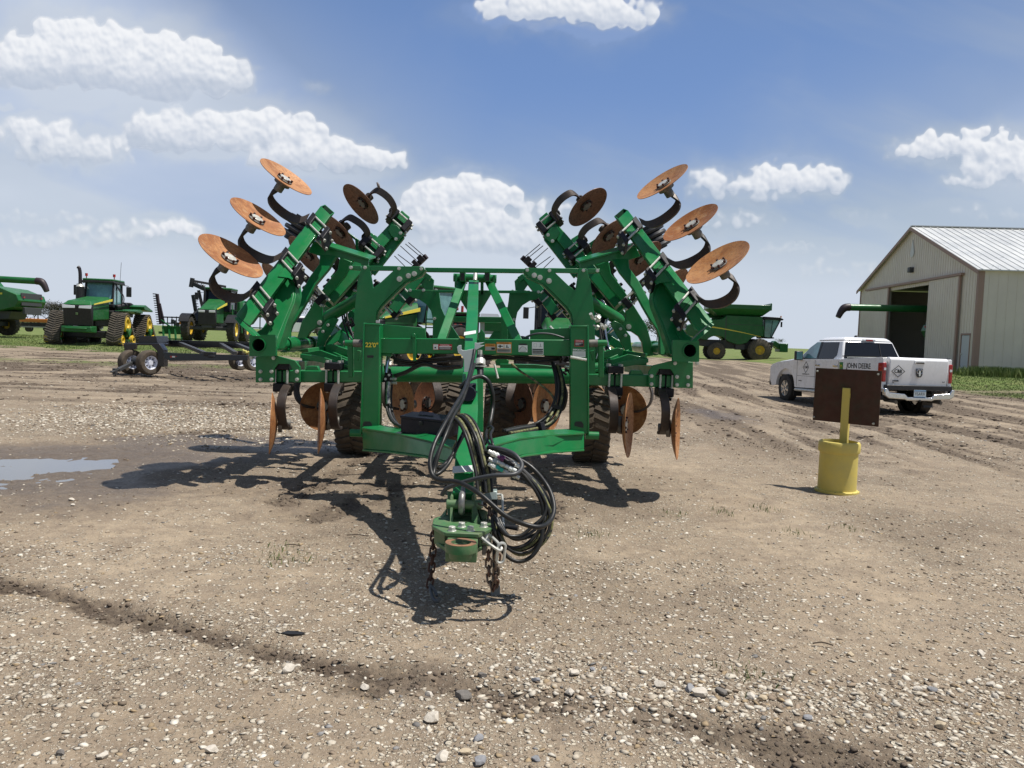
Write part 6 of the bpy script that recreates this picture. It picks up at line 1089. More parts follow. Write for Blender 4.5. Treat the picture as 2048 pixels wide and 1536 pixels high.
    m_ = MB(); m_.box((-.02, 0, .53), (.02, .34, .17)); pl = m_.build('licence_plate', mat('plate_white', (.62, .70, .74), .5), T, bevel=.004)
    m_ = MB(); m_.box((-.033, 0, .60), (.003, .33, .025)); m_.box((-.033, 0, .452), (.003, .33, .012)); m_.build('plate_band', mat('plate_blue', (.05, .20, .42), .5), pl)
    if detail:
        text_part('lettering', 'YSA931', .095, (-.034, 0, .52), (0, -1, 0), (0, 0, 1), TEXTK, pl, .002)
        m_ = MB(); dm = lambda r: [(.048, .60+a*r*1.35, 1.05+b_*r) for a, b_ in ((-1, 0), (0, 1), (1, 0), (0, -1))]
        o_, i_ = dm(.145), dm(.130)
        for k in range(4): m_.prism([o_[k], o_[(k+1) % 4], i_[(k+1) % 4], i_[k]], (-.004, 0, 0))
        m_.build('diamond_logo', TEXTK, tg_); text_part('lettering', 'C&B', .115, (.047, .60, 1.05), (0, -1, 0), (0, 0, 1), TEXTK, tg_, .004, bold=.002)
        m_ = MB(); m_.prism([(.045, y, z) for y, z in ((-.09, 1.13), (.09, 1.13), (.10, 1.10), (.09, .98), (.045, .92), (-.045, .92), (-.09, .98), (-.10, 1.10))], (-.012, 0, 0)); sh_ = m_.build('shield_emblem', DGREY, tg_, bevel=.004)
        m_ = MB(); m_.tube(catmull([(.026, -.03, 1.0), (.026, -.075, 1.03), (.026, -.075, 1.09), (.026, -.02, 1.10), (.026, 0, 1.075), (.026, .02, 1.10), (.026, .075, 1.09), (.026, .075, 1.03), (.026, .03, 1.0)], 4), .009, 6); m_.prism([(.03, -.028, 1.07), (.03, .028, 1.07), (.03, .02, .95), (.03, -.02, .95)], (-.008, 0, 0)); m_.build('ram_head', CHROME, tg_)
        text_part('lettering', 'LARAMIE', .045, (.056, .66, .82), (0, -1, 0), (0, 0, 1), TEXTK, tg_, .004, bold=.002); text_part('lettering', 'HEMI', .026, (.06, .72, .775), (0, -1, 0), (0, 0, 1), TEXTK, tg_, .004); text_part('lettering', '4x4', .05, (.056, -.72, .82), (0, -1, 0), (0, 0, 1), TEXTK, tg_, .004)
        text_part('lettering', 'CBEQUIPMENT.COM', .045, (.078, 0, .71), (0, -1, 0), (0, 0, 1), TEXTK, tg_, .004)
        # left side lettering (y = +H)
        text_part('lettering', 'John Deere'.upper(), .185, (1.15, H+.003, 1.14), (-1, 0, 0), (0, 0, 1), TEXTK, T, .003, bold=.003)
        m_ = MB(); m_.box((1.93, H+.004, 1.13), (.17, .006, .19)); e_ = m_.build('deer_badge', mat('badge_green', (.03, .20, .03), .5), T, bevel=.003); m_ = MB(); m_.tube(catmull([(1.99, H+.009, 1.18), (1.95, H+.009, 1.12), (1.90, H+.009, 1.15), (1.87, H+.009, 1.08)], 4), .010, 5); m_.tube([(1.95, H+.009, 1.12), (1.97, H+.009, 1.06)], .008, 5); m_.build('deer_mark', TEXTY, e_)
        m_ = MB(); dm = lambda r: [(3.72+a*r, H+.003, 1.05+b_*r) for a, b_ in ((-1, 0), (0, 1), (1, 0), (0, -1))]; o_, i_ = dm(.165), dm(.145)
        for k in range(4): m_.prism([o_[k], o_[(k+1) % 4], i_[(k+1) % 4], i_[k]], (0, .003, 0))
        m_.build('diamond_logo', TEXTK, T); text_part('lettering', 'C&B', .10, (3.72, H+.003, 1.05), (-1, 0, 0), (0, 0, 1), TEXTK, T, .003, bold=.002); text_part('lettering', 'CBEQUIPMENT.COM', .042, (3.72, H+.003, .855), (-1, 0, 0), (0, 0, 1), TEXTK, T, .003); text_part('lettering', 'LARAMIE', .045, (4.02, H+.003, .66), (-1, 0, 0), (0, 0, 1), TEXTK, T, .003)
        m_ = MB(); m_.prism([(3.05, H+.003, .50), (3.0, H+.003, .50), (2.5, H+.003, .86), (2.62, H+.003, .86)], (0, .003, 0)); m_.build('side_stripe', mat('stripe_olive', (.10, .13, .07), .5), T)
        m_ = MB()
        for s_ in (-.62, .62): m_.tube(catmull([(.5, s_, .34), (.1, s_*1.02, .33), (.0, s_*1.05, .31)], 4), .045, 12)
        m_.build('exhaust_tip', CAST, T)
    m_ = MB(); m_.box((1.22, 0, .38), (.16, 1.5, .16)); m_.box((.4, 0, .40), (.3, 1.7, .12)); m_.box((3.0, .3, .42), (4.8, .12, .14)); m_.box((3.0, -.3, .42), (4.8, .12, .14)); m_.cyl((.1, 0, .36), (-.05, 0, .36), .03, 8); m_.box((5.84, 0, .60), (.14, 1.96, .28)); m_.build('underbody', BLACK, T, bevel=.02)
    m_ = MB(); m_.box((5.84, 0, .92), (.06, 1.3, .28)); m_.build('grille', CHROME, T, bevel=.02)
    for s_ in (-1, 1): m_ = MB(); m_.box((5.76, s_*.84, 1.0), (.20, .26, .16)); m_.build('headlight', LAMP, T, bevel=.03)
    return T
cL = P(1768, 800, 19.35); ps = R(10.5); fw = Vector((-math.sin(ps), math.cos(ps), 0)); rt = Vector((math.cos(ps), math.sin(ps), 0)); org = Vector((cL.x, 19.35, 0))+rt*1.0
TK = pickup((org.x, org.y, -.10), math.pi/2+ps, 'white crew-cab pickup truck with dealer lettering parked behind the brown sign, tailgate toward us'); TK.rotation_euler = (0, R(1.0), math.pi/2+ps)
TK.scale = (.97, 1.0, 1.06)
# ------------------------------------------------------------------ tracked tractor
def tracked():
    q = P(186, 690, 47.0); T = thing('tracked_tractor', (q.x, 47.0, q.z), 'green articulated tractor on four rubber tracks with dark grille, facing us at the left', 'tractor', rz=R(-82), world=False)
    def track(cx, cy):
        pr = [(.98, .05), (1.22, .28), (1.18, .62)]+arc(.12, 1.52, .46, 30, 150, 6)+[(-1.18, .62), (-1.22, .28), (-.98, .05)]
        mb = MB(); inn = [(x*.86, .1+(z-.1)*.90) for x, z in pr]
        for s_ in (1,):
            a = [(cx+x, cy-.42, z) for x, z in pr]; b_ = [(cx+x, cy-.42, z) for x, z in inn]; n = len(pr)
            for k in range(n):
                j = (k+1) % n; mb.prism([a[k], a[j], b_[j], b_[k]], (0, .84, 0))
        # chevron lugs round the belt
        loop = [Vector((cx+x, 0, z)) for x, z in pr]; P_ = []; 
        for k in range(len(loop)): P_.append(loop[k])
        tot = [(P_[(k+1) % len(P_)]-P_[k]).length for k in range(len(P_))]; per = sum(tot); nl = 46
        for i in range(nl):
            for s_ in (-1, 1):
                def at(d):
                    d %= per; k = 0
                    while d > tot[k]: d -= tot[k]; k += 1
                    a, b_ = P_[k], P_[(k+1) % len(P_)]; t_ = (b_-a).normalized(); return a+t_*d, Vector((t_.z, 0, -t_.x))
                d = i*per/nl; p0, n0 = at(d); p1, n1 = at(d+.16); cc_ = Vector((cx, 0, .8))
                if (p0-cc_).dot(n0) < 0: n0 = -n0
                if (p1-cc_).dot(n1) < 0: n1 = -n1
                mb.beam(p0+n0*.02+Vector((0, cy+s_*.02, 0)), p1+n1*.02+Vector((0, cy+s_*.43, 0)), .06, .06, up=n0)
        tr = mb.build('track', TYRE, T)
        sd = 1 if cy > 0 else -1
        mb = MB()
        for (x, z, r) in ((.12, 1.38, .50), (.92, .38, .30), (-.92, .38, .30)): mb.lathe([(.001, .0), (r*.5, .02), (r*.55, .1), (r*.92, .06), (r, .10), (r, -.1), (.001, -.1)], (cx+x, cy+sd*.34, z), (0, sd, 0), 28)
        mb.build('track_wheel', YELLOW, tr)
        mb = MB(); xz(mb, [(-.35, .95), (.0, .55), (.35, .95), (.25, 1.1), (0, .85), (-.25, 1.1)], cy+sd*.40, cy+sd*.50); mb.cyl((cx, cy, .65), (cx, cy+sd*.35, .65), .12, 12); mb.box((cx, cy+sd*.2, .35), (1.6, .2, .12)); o = mb.build('track_yoke', GREEN_F, tr)
        for v_ in o.data.vertices:
            if abs(v_.co.x) < .5: v_.co.x += cx
        mb = MB(); [mb.cyl((cx+x, cy-.1, .22), (cx+x, cy+sd*.3, .22), .15, 14) for x in (-.45, 0, .45)]; mb.build('road_wheels', DGREY, tr)
    for cx in (0.3, -3.7):
        for cy in (-1.72, 1.72): track(cx, cy)
    mb = MB(); xz(mb, [(-.6, 1.55), (2.1, 1.45), (2.2, 2.35), (1.9, 2.55), (-.6, 2.75)], -.72, .72); mb.build('hood_side', GREEN_F, T, bevel=.08)
    mb = MB(); mb.prism([(2.32, -.80, 2.36), (2.32, .80, 2.36), (-.7, .85, 2.78), (-.7, -.85, 2.78)], [Vector(p) for p in ((2.05, -.62, 2.62), (2.05, .62, 2.62), (-.7, .62, 2.98), (-.7, -.62, 2.98))]); mb.build('hood', GREEN_F, T, bevel=.05)
    mb = MB(); xz(mb, [(2.0, 1.15), (2.2, 1.15), (2.34, 2.34), (2.0, 2.34)], -.78, .78); mb.build('grille', BLACK, T, bevel=.04)
    for s_ in (-1, 1): mb = MB(); mb.prism([(2.36, s_*.10, 2.18), (2.36, s_*.78, 2.16), (2.34, s_*.80, 2.36), (2.34, s_*.12, 2.32)], (.03, 0, 0)); mb.build('headlight', LAMP, T, bevel=.01)
    mb = MB(); mb.box((2.36, 0, 1.85), (.02, .14, .14)); mb.build('hood_badge', mat('badge_dim', (.10, .16, .06), .5), T, bevel=.01)
    mb = MB(); xz(mb, [(1.6, .75), (2.45, .8), (2.45, 1.12), (1.6, 1.15)], -.82, .82); mb.box((2.5, 0, 1.0), (.12, 1.2, .10)); mb.build('front_weight', GREEN_F, T, bevel=.04)
    for s_ in (1,): mb = MB(); mb.prism([(2.1, s_*.83, 2.40), (2.1, s_*.83, 2.46), (-.6, s_*.88, 2.86), (-.6, s_*.88, 2.72)], (0, s_*.02, 0)); mb.build('stripe', STRIPE, T)
    mb = MB(); mb.box((-1.9, 0, 1.6), (5.6, 1.0, .9)); mb.box((.3, 0, .65), (.5, 3.0, .4)); mb.box((-3.7, 0, .65), (.5, 3.0, .4)); mb.box((-3.6, 0, 2.1), (2.0, 1.6, .6)); mb.box((-1.3, 0, 1.9), (1.6, 2.0, .5)); mb.build('chassis', BLACK, T, bevel=.05)
    mb = MB(); xz(mb, [(-.85, 2.5), (-2.5, 2.4), (-2.45, 3.85), (-1.05, 3.85)], -.78, .78); mb.build('cab_glass', TGLASS, T, bevel=.03)
    mb = MB()
    for s_ in (-1, 1): mb.beam((-.85, s_*.80, 2.4), (-1.05, s_*.80, 3.9), .12, .12, up=(0, 1, 0)); mb.beam((-2.45, s_*.80, 2.4), (-2.4, s_*.80, 3.9), .12, .12, up=(0, 1, 0)); mb.beam((-1.6, s_*.80, 2.4), (-1.6, s_*.80, 3.9), .06, .06, up=(0, 1, 0))
    mb.box((-1.65, 0, 3.90), (1.9, 1.9, .14)); mb.box((-1.65, 0, 2.45), (1.7, 1.75, .2)); mb.build('cab_frame', BLACK, T, bevel=.03)
    mb = MB(); mb.box((-1.7, 0, 4.03), (1.9, 1.85, .14)); mb.build('cab_roof', GREEN_F, T, bevel=.06)
    mb = MB(); mb.box((-.82, -.45, 3.88), (.04, .35, .06)); mb.box((-.82, .45, 3.88), (.04, .35, .06)); mb.build('roof_lamps', LAMP, T)
    mb = MB(); mb.box((-1.9, 0, 3.0), (.5, .55, .9)); mb.tube([(-1.35+.0, .2+math.cos(a)*.2, 3.15+math.sin(a)*.2) for a in [k*.5236 for k in range(12)]], .02, 5, closed=True); mb.build('seat', BLACK, T, bevel=.06)
    mb = MB(); mb.cyl((-.6, -.98, 2.6), (-.6, -.98, 3.55), .24, 18); o = mb.build('air_cleaner', BLACK, T); mb = MB(); mb.cyl((-.6, -.98, 3.55), (-.6, -.98, 3.7), .24, 18, r2=.12); mb.build('cleaner_cap', STEEL, o)
    mb = MB(); mb.tube(catmull([(-.6, -.98, 3.6), (-.6, -.98, 4.3), (-.6, -1.03, 4.65), (-.6, -1.12, 4.75)], 5), .10, 12); mb.build('exhaust_stack', mat('stack_black', (.02, .015, .02), .4), T)
    for y in (-.85, .78): mb = MB(); mb.cyl((-1.2, y, 4.1), (-1.2, y, 4.25), .03, 8); mb.cyl((-1.2, y, 4.25), (-1.2, y, 4.42), .08, 10); mb.build('beacon', mat('beacon_red', (.45, .02, .02), .3), T)
    mb = MB(); mb.cyl((-1.4, 1.05, 3.9), (-1.4, 1.12, 5.2), .012, 5); mb.build('aerial', DGREY, T)
    for y in (-1.32, 1.75): mb = MB(); mb.box((-.9, y, 3.35), (.10, .30, .62)); mb.beam((-.9, y, 3.7), (-1.0, .8*(1 if y > 0 else -1), 3.85), .04, .04); mb.build('mirror', BLACK, T, bevel=.03)
    mb = MB()
    for k in range(2): mb.tube(catmull([(-.7-k*.25, 1.3, 2.1), (-.7-k*.25, 1.45, 2.9), (-.9-k*.2, 1.2, 3.4), (-1.0, .9, 3.8)], 4), .03, 6)
    mb.build('handrail', BLACK, T)
    mb = MB(); xz(mb, [(-.2, 2.15), (-2.2, 2.3), (-2.6, 2.2), (-2.6, 2.05)], 1.1, 2.05); xz(mb, [(-2.6, 2.5), (-3.0, 2.62), (-4.4, 2.3), (-4.4, 2.2), (-2.8, 2.3)], 1.2, 2.1); mb.build('fender', GREEN_F, T, bevel=.03)
    mb = MB(); xz(mb, [(-2.7, 2.1), (-2.7, 2.75), (-4.6, 2.35), (-4.6, 2.0)], -.9, 1.3); mb.cyl((-.5, 1.15, 2.35), (-1.2, 1.5, 2.55), .16, 12); mb.build('rear_cover', BLACK, T, bevel=.06)
tracked()
# ------------------------------------------------------------------ wheeled sprayer with fold-up boom
def row_tractor(u, v, d, label, yaw=-90, name='tractor', hoodc=GREEN_F, boom=False, s=1.0, cat='tractor', glass=None):
    q = P(u, v, d); T = thing(name, (q.x, d, q.z), label, cat, rz=R(yaw), world=False); T.scale = (s, s, s)
    mb = MB(); mb.prism([(2.45, -.58, 2.05), (2.45, .58, 2.05), (.3, .70, 2.45), (.3, -.70, 2.45)], [Vector(p) for p in ((2.2, -.42, 2.22), (2.2, .42, 2.22), (.3, .5, 2.85), (.3, -.5, 2.85))]); mb.build('hood', hoodc, T, bevel=.06)
    mb = MB(); xz(mb, [(.3, 1.2), (2.2, 1.2), (2.35, 2.05), (.3, 2.4)], -.5, .5); mb.build('hood_side', hoodc, T, bevel=.04)
    mb = MB(); xz(mb, [(2.2, 1.05), (2.45, 1.05), (2.5, 2.03), (2.2, 2.03)], -.56, .56); mb.build('grille', BLACK, T, bevel=.04)
    for s_ in (-1, 1): mb = MB(); mb.box((2.49, s_*.33, 1.95), (.04, .40, .14)); mb.build('headlight', LAMP, T, bevel=.02)
    mb = MB(); mb.prism([(2.3, .60, 2.08), (2.3, .60, 2.15), (.4, .73, 2.62), (.4, .73, 2.46)], (0, .02, 0)); mb.build('stripe', STRIPE, T)
    mb = MB(); xz(mb, [(.25, 2.0), (-1.5, 1.9), (-1.55, 3.4), (-.05, 3.45)], -.85, .85); mb.build('cab_glass', glass or GLASS, T, bevel=.03)
    mb = MB()
    for s_ in (-1, 1): mb.beam((.25, s_*.87, 1.95), (-.05, s_*.87, 3.45), .09, .09, up=(0, 1, 0)); mb.beam((-1.5, s_*.87, 1.9), (-1.55, s_*.87, 3.45), .10, .10, up=(0, 1, 0))
    mb.box((-.75, 0, 3.47), (1.75, 1.85, .10)); mb.build('cab_frame', BLACK, T, bevel=.02)
    mb = MB(); mb.box((-.75, 0, 3.57), (1.85, 1.9, .14)); mb.build('cab_roof', GREEN_F, T, bevel=.06)
    mb = MB(); mb.box((-1.0, .1, 2.5), (.4, .5, .9)); mb.build('seat', BLACK, T, bevel=.08)
    for y in (-1.35, 1.35): mb = MB(); mb.box((.1, y, 3.0), (.08, .24, .5)); mb.beam((.1, y, 3.2), (.0, .85*(1 if y > 0 else -1), 3.3), .03, .03); mb.build('mirror', BLACK, T, bevel=.03)
    mb = MB(); mb.box((.3, 0, 1.15), (4.2, .7, .6)); mb.box((1.6, 0, .85), (.3, 2.6, .25)); mb.box((-1.1, 0, .95), (.3, 2.6, .3)); mb.build('chassis', DGREY, T, bevel=.04)
    for s_ in (-1, 1): wheel(T, (1.6, s_*1.45, .82), .82, .5, .45, TYRE_D, YELLOW, 20, s_); wheel(T, (-1.1, s_*1.5, .98), .98, .6, .5, TYRE_D, YELLOW, 22, s_)
    mb = MB()
    for s_ in (-1, 1):
        for x, r in ((1.6, .95), (-1.1, 1.12)): pts = arc(x, .85, r, 25, 150, 8); ins_ = arc(x, .85, r-.05, 150, 25, 8); xz(mb, pts+ins_, s_*1.15, s_*1.8)
    mb.build('fender', BLACK, T)
    mb = MB(); mb.tube(catmull([(.35, -.75, 2.4), (.35, -.75, 3.3), (.35, -.8, 3.6), (.3, -.9, 3.75)], 4), .07, 10); mb.build('exhaust_stack', BLACK, T)
    mb = MB()
    for s2 in (0, .55): mb.beam((.6+s2*.0, 1.25+s2, .6), (.3, 1.05+s2, 2.5), .05, .05)
    for k in range(5): mb.beam((.56-k*.05, 1.22-.03*k, .7+k*.36), (.56-k*.05, 1.80-.03*k, .7+k*.36), .05, .05)
    mb.build('ladder', GREEN_F, T)
    if boom:
        mb = MB(); mb.beam((-2.3, -2.3, 3.95), (-1.6, -.9, 3.4), .22, .26); mb.beam((-2.3, -2.3, 4.15), (-3.6, -.4, 3.9), .12, .16); mb.cyl((-2.3, -2.45, 3.7), (-2.3, -2.35, 4.35), .16, 8)
        for k in range(7): mb.beam((-2.2, -2.25+k*.25, 4.0-.08*k), (-2.2, -2.2+k*.25, 4.22-.12*k), .04, .04)
        mb.beam((-2.3, -1.4, 1.3), (-2.2, -1.9, 3.5), .3, .2); mb.build('spray_boom', mat('boom_dark', (.03, .028, .03), .5), T)
        mb = MB(); mb.box((-3.2, 0, 2.2), (2.2, 2.3, 1.5)); mb.build('tank', GREEN_F, T, bevel=.2)
        mb = MB(); mb.beam((-2.5, -2.0, 2.0), (-2.5, 3.8, 2.0), .2, .5); [mb.beam((-2.5, 1.5+k*.8, .9), (-2.5, 1.5+k*.8, 2.8), .07, .07) for k in range(4)]; mb.beam((-2.5, 1.2, 2.8), (-2.5, 4.4, 2.8), .08, .08); mb.beam((-2.4, 1.2, 1.0), (-2.4, 4.4, 1.0), .08, .08); mb.build('boom_rack', GREEN_F, T)
    return T
row_tractor(434, 682, 50, 'green high-clearance sprayer with folded boom arm raised over its dark cab', boom=True, name='sprayer', cat='sprayer', s=.95, yaw=-84)
t1 = row_tractor(826, 735, 34, 'green tractor seen through the left side of the implement, pale hood toward us', yaw=-128, glass=TGLASS)
t2 = row_tractor(1108, 765, 27, 'green harvester-type tractor with dark windscreen seen through the right side of the implement', yaw=-90, s=.8)
t3 = row_tractor(912, 733, 37, 'red tractor with pale hood seen between the mast legs', yaw=-110, hoodc=mat('pale_red', (.35, .05, .04), .4), s=.72)
# ------------------------------------------------------------------ folded planter between the tractors
T = thing('planter', P(350, 684, 54), 'green folded planter frame with an upright toothed marker arm, left background', 'planter')
mb = MB(); a, b_ = P(322, 648, 54), P(314, 588, 54); mb.beam(a, b_, .16, .22, up=(0, 1, 0))
for k in range(14): p = a.lerp(b_, k/13); mb.box(p+Vector((-.16, 0, 0)), (.22, .15, .06))
mb.beam(P(328, 648, 54), P(319, 607, 54), .14, .14, up=(0, 1, 0)); mb.build('marker_arm', mat('marker_dark', (.035, .02, .025), .6), T)
mb = MB(); a, b_ = P(396, 648, 54), P(386, 590, 54); mb.beam(a, b_, .2, .2, up=(0, 1, 0)); [mb.box(a.lerp(b_, k/10)+Vector((.14, 0, 0)), (.2, .12, .05)) for k in range(11)]; mb.build('marker_arm', BLACK, T)
mb = MB()
for v0 in (634, 646, 655): mb.beam(P(324, v0, 54), P(400, v0+2, 54), .07, .09)
for u in range(326, 400, 9): mb.beam(P(u, 633, 54), P(u, 657, 54), .05, .05, up=(0, 1, 0))
mb.build('row_frame', BLACK, T)
mb = MB()
for i in range(9): q = P(345+i*5.5, 643+(i % 3)*3, 53.9); mb.box(q, (.14, .2, .3+.1*(i % 2)))
mb.build('row_units', DGREY, T)
mb = MB(); mb.beam(P(318, 665, 53.5), P(378, 667, 53.5), .16, .16); mb.beam(P(318, 677, 53), P(376, 679, 53), .1, .1); mb.beam(P(322, 640, 53.8), P(345, 656, 53.5), .08, .08)
for u in (326, 338, 350, 362, 373): mb.beam(P(u, 652, 53.5), P(u+2, 686, 53), .1, .12, up=(0, 1, 0))
mb.box(P(352, 660, 53.6), (1.6, .5, .5)); mb.build('tool_frame', GREEN_F, T)
mb = MB(); mb.box(P(368, 646, 53.7), (.5, .3, .25)); mb.build('orange_hopper', ORANGE, T)
# ------------------------------------------------------------------ black header trailer
tp = P(295, 750, 22.6); T = thing('header_trailer', (tp.x, 22.6, tp.z), 'black empty header trailer with muddy tyres and white wheel rims, left of the implement', 'trailer')
TB = mat('trailer_black', (.012, .012, .015), .35, coat=.3)
mb = MB(); mb.beam(P(324, 686, 24.2), P(640, 694, 23.6), .12, .20); mb.build('upper_rail', TB, T, bevel=.01)
mb = MB(); mb.prism([P(326, 704, 22.0), P(345, 706, 22.0), P(494, 711, 21.4), P(494, 721, 21.4), P(340, 722, 22.0), P(328, 716, 22.0)], YV*.12); mb.build('lower_rail', TB, T, bevel=.01)
for (u0, v0, u1, v1) in ((361, 687, 408, 706), (441, 688, 470, 706), (472, 688, 510, 704)): mb = MB(); mb.beam(P(u0, v0, 24.0), P(u1, v1, 22.0), .12, .10); mb.build('cross_brace', DGREY, T, bevel=.01)
mb = MB(); mb.prism([P(278, 672, 23.2), P(312, 672, 23.2), P(316, 690, 23.2), P(276, 690, 23.2)], YV*.8); mb.prism([P(246, 686, 23.0), P(322, 687, 22.7), P(322, 691, 22.7), P(246, 690, 23.0)], YV*.5); mb.build('platform', TB, T, bevel=.015)
mb = MB(); mb.prism([P(246, 688, 22.9), P(272, 689, 22.8), P(270, 699, 22.8), P(249, 701, 22.9)], YV*.12); mb.prism([P(300, 688, 22.5), P(318, 687, 22.5), P(327, 700, 22.5), P(327, 734, 22.5), P(317, 733, 22.5), P(314, 702, 22.5)], YV*.3); mb.build('fender', TB, T, bevel=.01)
for (u, v, d_, Rr, yw, lab) in ((262, 724, 22.9, .37, .45, None), (298, 725, 22.45, .365, .50, None), (478, 721, 23.4, .30, .9, None), (506, 722, 23.0, .30, .9, None)):
    q = P(u, v, d_); W_ = thing('w', (0, 0, 0), 'x', 'x', world=False); bpy.data.objects.remove(W_)
    ax = Vector((math.sin(R(58)), -math.cos(R(58)), 0)) if u < 400 else Vector((math.sin(R(50)), -math.cos(R(50)), 0)); mb = MB(); w2 = .26
    mb.lathe([(Rr*.55, -w2*.45), (Rr*.62, -w2*.5), (Rr*.88, -w2*.5), (Rr*.98, -w2*.38), (Rr, 0), (Rr*.98, w2*.38), (Rr*.88, w2*.5), (Rr*.62, w2*.5), (Rr*.55, w2*.45)], q, ax, 36); o = mb.build('tyre', TYRE_M if u < 300 else TYRE, T)
    mb = MB(); mb.lathe([(Rr*.60, w2*.47), (Rr*.52, w2*.42), (Rr*.47, w2*.1), (Rr*.2, w2*.2), (Rr*.18, w2*.4), (.001, w2*.4)], q, ax, 28); mb.build('rim', mat('rim_white', (.72, .75, .85), .4), o)
    mb = MB(); x = ax.cross(Vector((0, 0, 1))); [mb.cyl(q+ax*.03+(x*math.cos(a)+Vector((0, 0, 1))*math.sin(a))*Rr*.36, q+ax*.05+(x*math.cos(a)+Vector((0, 0, 1))*math.sin(a))*Rr*.36, .022, 8) for a in [k*.785 for k in range(8)]]; mb.build('rim_holes', BLACK, o)
mb = MB(); mb.beam(P(272, 722, 22.8), P(236, 740, 21.9), .10, .10); mb.beam(P(240, 738, 22.0), P(222, 744, 21.6), .08, .04); mb.box(P(230, 742, 21.8), (.10, .12, .16)); mb.cyl(P(280, 722, 22.6), P(268, 722, 22.7), .12, 12); mb.build('drawbar', DGREY, T, bevel=.01)
mb = MB(); mb.prism([P(340, 711.5, 21.95), P(354, 712, 21.93), P(354, 715.5, 21.93), P(340, 715, 21.95)], YV*.004); o = mb.build('reflector', RED, T); mb = MB(); mb.prism([P(344, 712, 21.94), P(350, 712.2, 21.92), P(350, 715.2, 21.92), P(344, 715, 21.94)], YV*.003); mb.build('reflector_white', WHITED, o)
mb = MB(); [mb.cyl(P(486+r_*5, 700+((r_*7) % 5), 22.3), P(489+r_*5, 704+((r_*3) % 4), 22.2), .035, 8) for r_ in range(5)]; mb.build('strap_bundle', mat('strap_yellow', (.45, .42, .12), .7), T); mb = MB(); mb.box(P(420, 708, 21.8), (.30, .2, .12)); mb.box(P(425, 713, 21.75), (.2, .2, .06)); mb.build('winch', BLACK, T, bevel=.02)
# ------------------------------------------------------------------ orange header on a trailer, far left
T = thing('header', P(150, 655, 62), 'long orange and black harvesting header lying behind the tracked tractor', 'header')
mb = MB(); mb.beam(P(40, 640, 62), P(205, 646, 62), .35, .30); mb.build('orange_frame', ORANGE, T, bevel=.03); mb = MB(); mb.beam(P(40, 648, 61.8), P(205, 653, 61.8), .3, .30); [mb.beam(P(u, 636, 61.9), P(u+4, 655, 61.9), .08, .1, up=(0, 1, 0)) for u in range(44, 204, 16)]; mb.build('header_body', BLACK, T); mb = MB(); mb.beam(P(40, 653, 61.5), P(205, 658, 61.5), .1, .1); mb.build('cutter_bar', GREY, T)
for u in (56, 92): mb = MB(); q = P(u, 657, 61.6); mb.cyl(q, q+Vector((0, .3, 0)), .26, 16); mb.build('wheel', TYRE_D, T)
T = thing('bale_spear', P(76, 640, 70), 'small yellow raised bucket on a pole above the bare trees at left', 'loader bucket'); mb = MB(); mb.cyl(P(76, 648, 70), P(76, 612, 70), .05, 8); mb.build('pole', DGREY, T); mb = MB(); mb.prism([P(73, 606, 70), P(80, 606, 70), P(79, 612, 70), P(75, 612, 70)], YV*.4); mb.build('bucket', mat('bucket_yellow', (.5, .33, .04), .5), T)
# red auger pole, small sheds and cars far behind
q = P(924, 700, 40); T = thing('grain_auger', q, 'thin dark red pole and orange arm standing behind the mast of the implement', 'grain auger'); mb = MB(); mb.cyl(P(921, 700, 40), P(925, 612, 40), .07, 10); mb.build('pole', REDP, T); mb = MB(); mb.cyl(P(905, 618, 40), P(917, 618, 40), .08, 10); mb.cyl(P(884, 620, 40), P(907, 617, 40), .04, 8); mb.build('arm', REDP, T)
pickup(P(1004, 710, 62)-Vector((5.9, 0, 0)), R(0), 'dark grey pickup truck far off, seen just right of the tongue', paint=GREY, detail=False)
pickup(P(592, 672, 74)-Vector((2.6, 0, 0)), R(8), 'small white pickup truck far behind the left wing arm', paint=WHITE, detail=False)
T = thing('shed', P(985, 700, 75), 'low grey shed roof far behind the implement mast', 'shed'); mb = MB(); mb.prism([P(960, 668, 75), P(1000, 668, 75), P(1000, 645, 75), P(960, 645, 75)], YV*5); mb.build('wall', GREY, T); mb = MB(); mb.prism([P(958, 645, 74.8), P(1003, 645, 74.8), P(996, 628, 76), P(962, 627, 76)], YV*5); mb.build('roof', mat('shed_roof', (.20, .215, .24), .5), T)
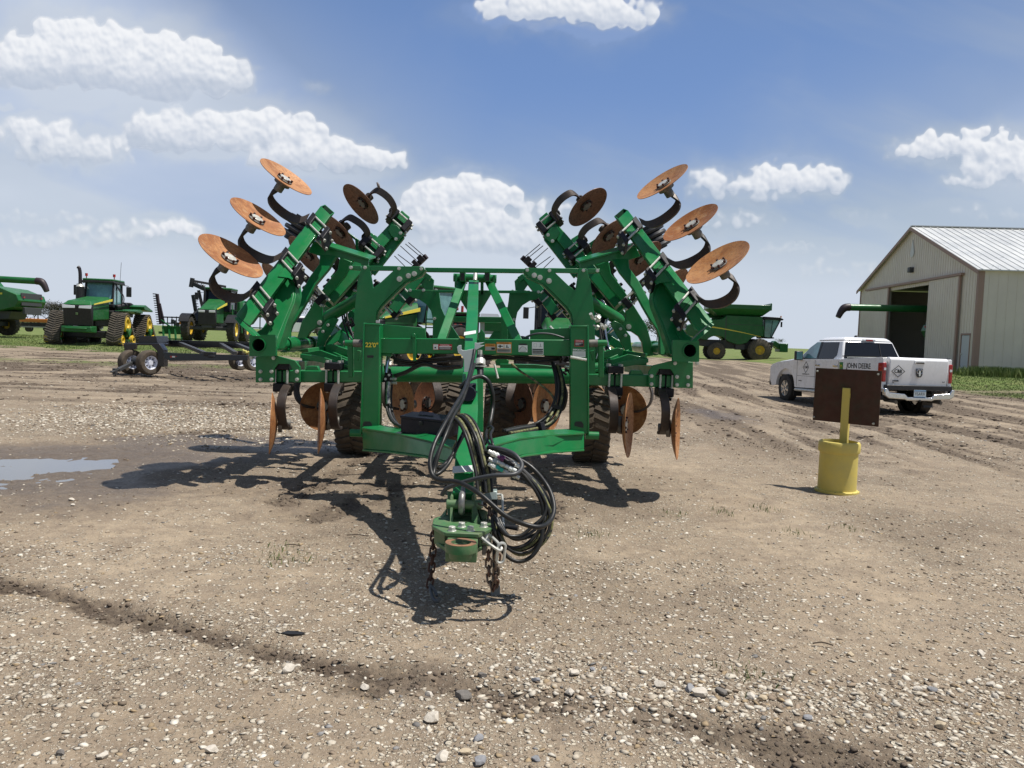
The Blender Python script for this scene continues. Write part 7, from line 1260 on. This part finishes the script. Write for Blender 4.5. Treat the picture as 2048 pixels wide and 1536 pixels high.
# ------------------------------------------------------------------ trees
def tree(u, v, d, h, w, seed, label, bare=True, n=900, group=None):
    r = random.Random(seed); q = P(u, v, d); T = thing('tree', (q.x, d, q.z), label, 'tree', group=group, world=False); mb = MB(); tips = []
    def br(p, dr, L_, rad, k):
        e = p+dr*L_; mb.tube([p, p+dr*L_*.5+Vector((r.uniform(-.04, .04)*L_, 0, 0)), e], [rad, rad*.8, rad*.55], 5)
        if k == 0: tips.append(e); return
        tips.append(e)
        for _ in range(r.randint(2, 4)): br(e, (dr+Vector((r.uniform(-.75, .75)*w/h*1.6, r.uniform(-.6, .6), r.uniform(-.15, .45)))).normalized(), L_*r.uniform(.55, .8), rad*.55, k-1)
    br(Vector((0, 0, 0)), Vector((r.uniform(-.1, .1), 0, 1)).normalized(), h*.30, h*.022, 4)
    mb.build('trunk', mat('bark', (.10, .085, .075), .9), T)
    vs = []; fs = []; cl = [r.choice(tips) for _ in range(n)]
    cm = MB()
    for c in cl:
        p = c+Vector((r.gauss(0, w*.07), r.gauss(0, w*.07), r.gauss(0, h*.045))); s_ = h*.013*r.uniform(.5, 1.3); a = Vector((r.uniform(-1, 1), r.uniform(-1, 1), r.uniform(-1, 1))).normalized(); b_ = a.cross(Vector((r.random(), r.random(), r.random()))).normalized()
        cm.add([p-a*s_-b_*s_*.5, p+a*s_-b_*s_*.5, p+a*s_+b_*s_*.6, p-a*s_+b_*s_*.6], [(0, 1, 2, 3)])
    cm.build('crown', mat('budding_leaf', (.075, .078, .055), .8, col2=(.11, .10, .085), nscale=2) if bare else mat('leaf_green', (.035, .065, .02), .7, col2=(.08, .11, .035), nscale=1), T)
far = 'bare spring trees far behind the left-hand machines'
for i, (u, h, w, lab) in enumerate(((8, 4.6, 6, 'bare tree at the far left edge of the tree row'), (56, 4.4, 6, 'bare tree just right of the left combine'), (68, 4.8, 7, 'bare tree under the small yellow bucket'), (92, 3.8, 6, 'low bare tree left of the tracked tractor'), (104, 4.4, 6, 'bare tree beside the exhaust stack of the tracked tractor'), (120, 4.8, 7, 'bare tree close behind the tracked tractor grille'), (138, 4.6, 6, 'bare tree hidden mostly behind the tracked tractor hood'))):
    tree(u, 652, 120, h, w, i+3, lab, n=1500, group=far)
tree(598, 664, 110, 4.6, 6, 21, 'dark green tree seen between the left wing arms', bare=False, n=1300); tree(614, 664, 106, 6.6, 5, 22, 'taller bare tree seen between the left wing arms', n=1300); tree(1312, 690, 118, 5.2, 8, 23, 'round dark green tree seen between the right wing arms', bare=False, n=1600)
tree(1562, 702, 125, 2.6, 3, 24, 'tiny green tree on the horizon just right of the combine', bare=False, n=400); tree(1228, 688, 118, 4.6, 6, 25, 'dark green tree behind the right hydraulic cylinder', bare=False, n=900)
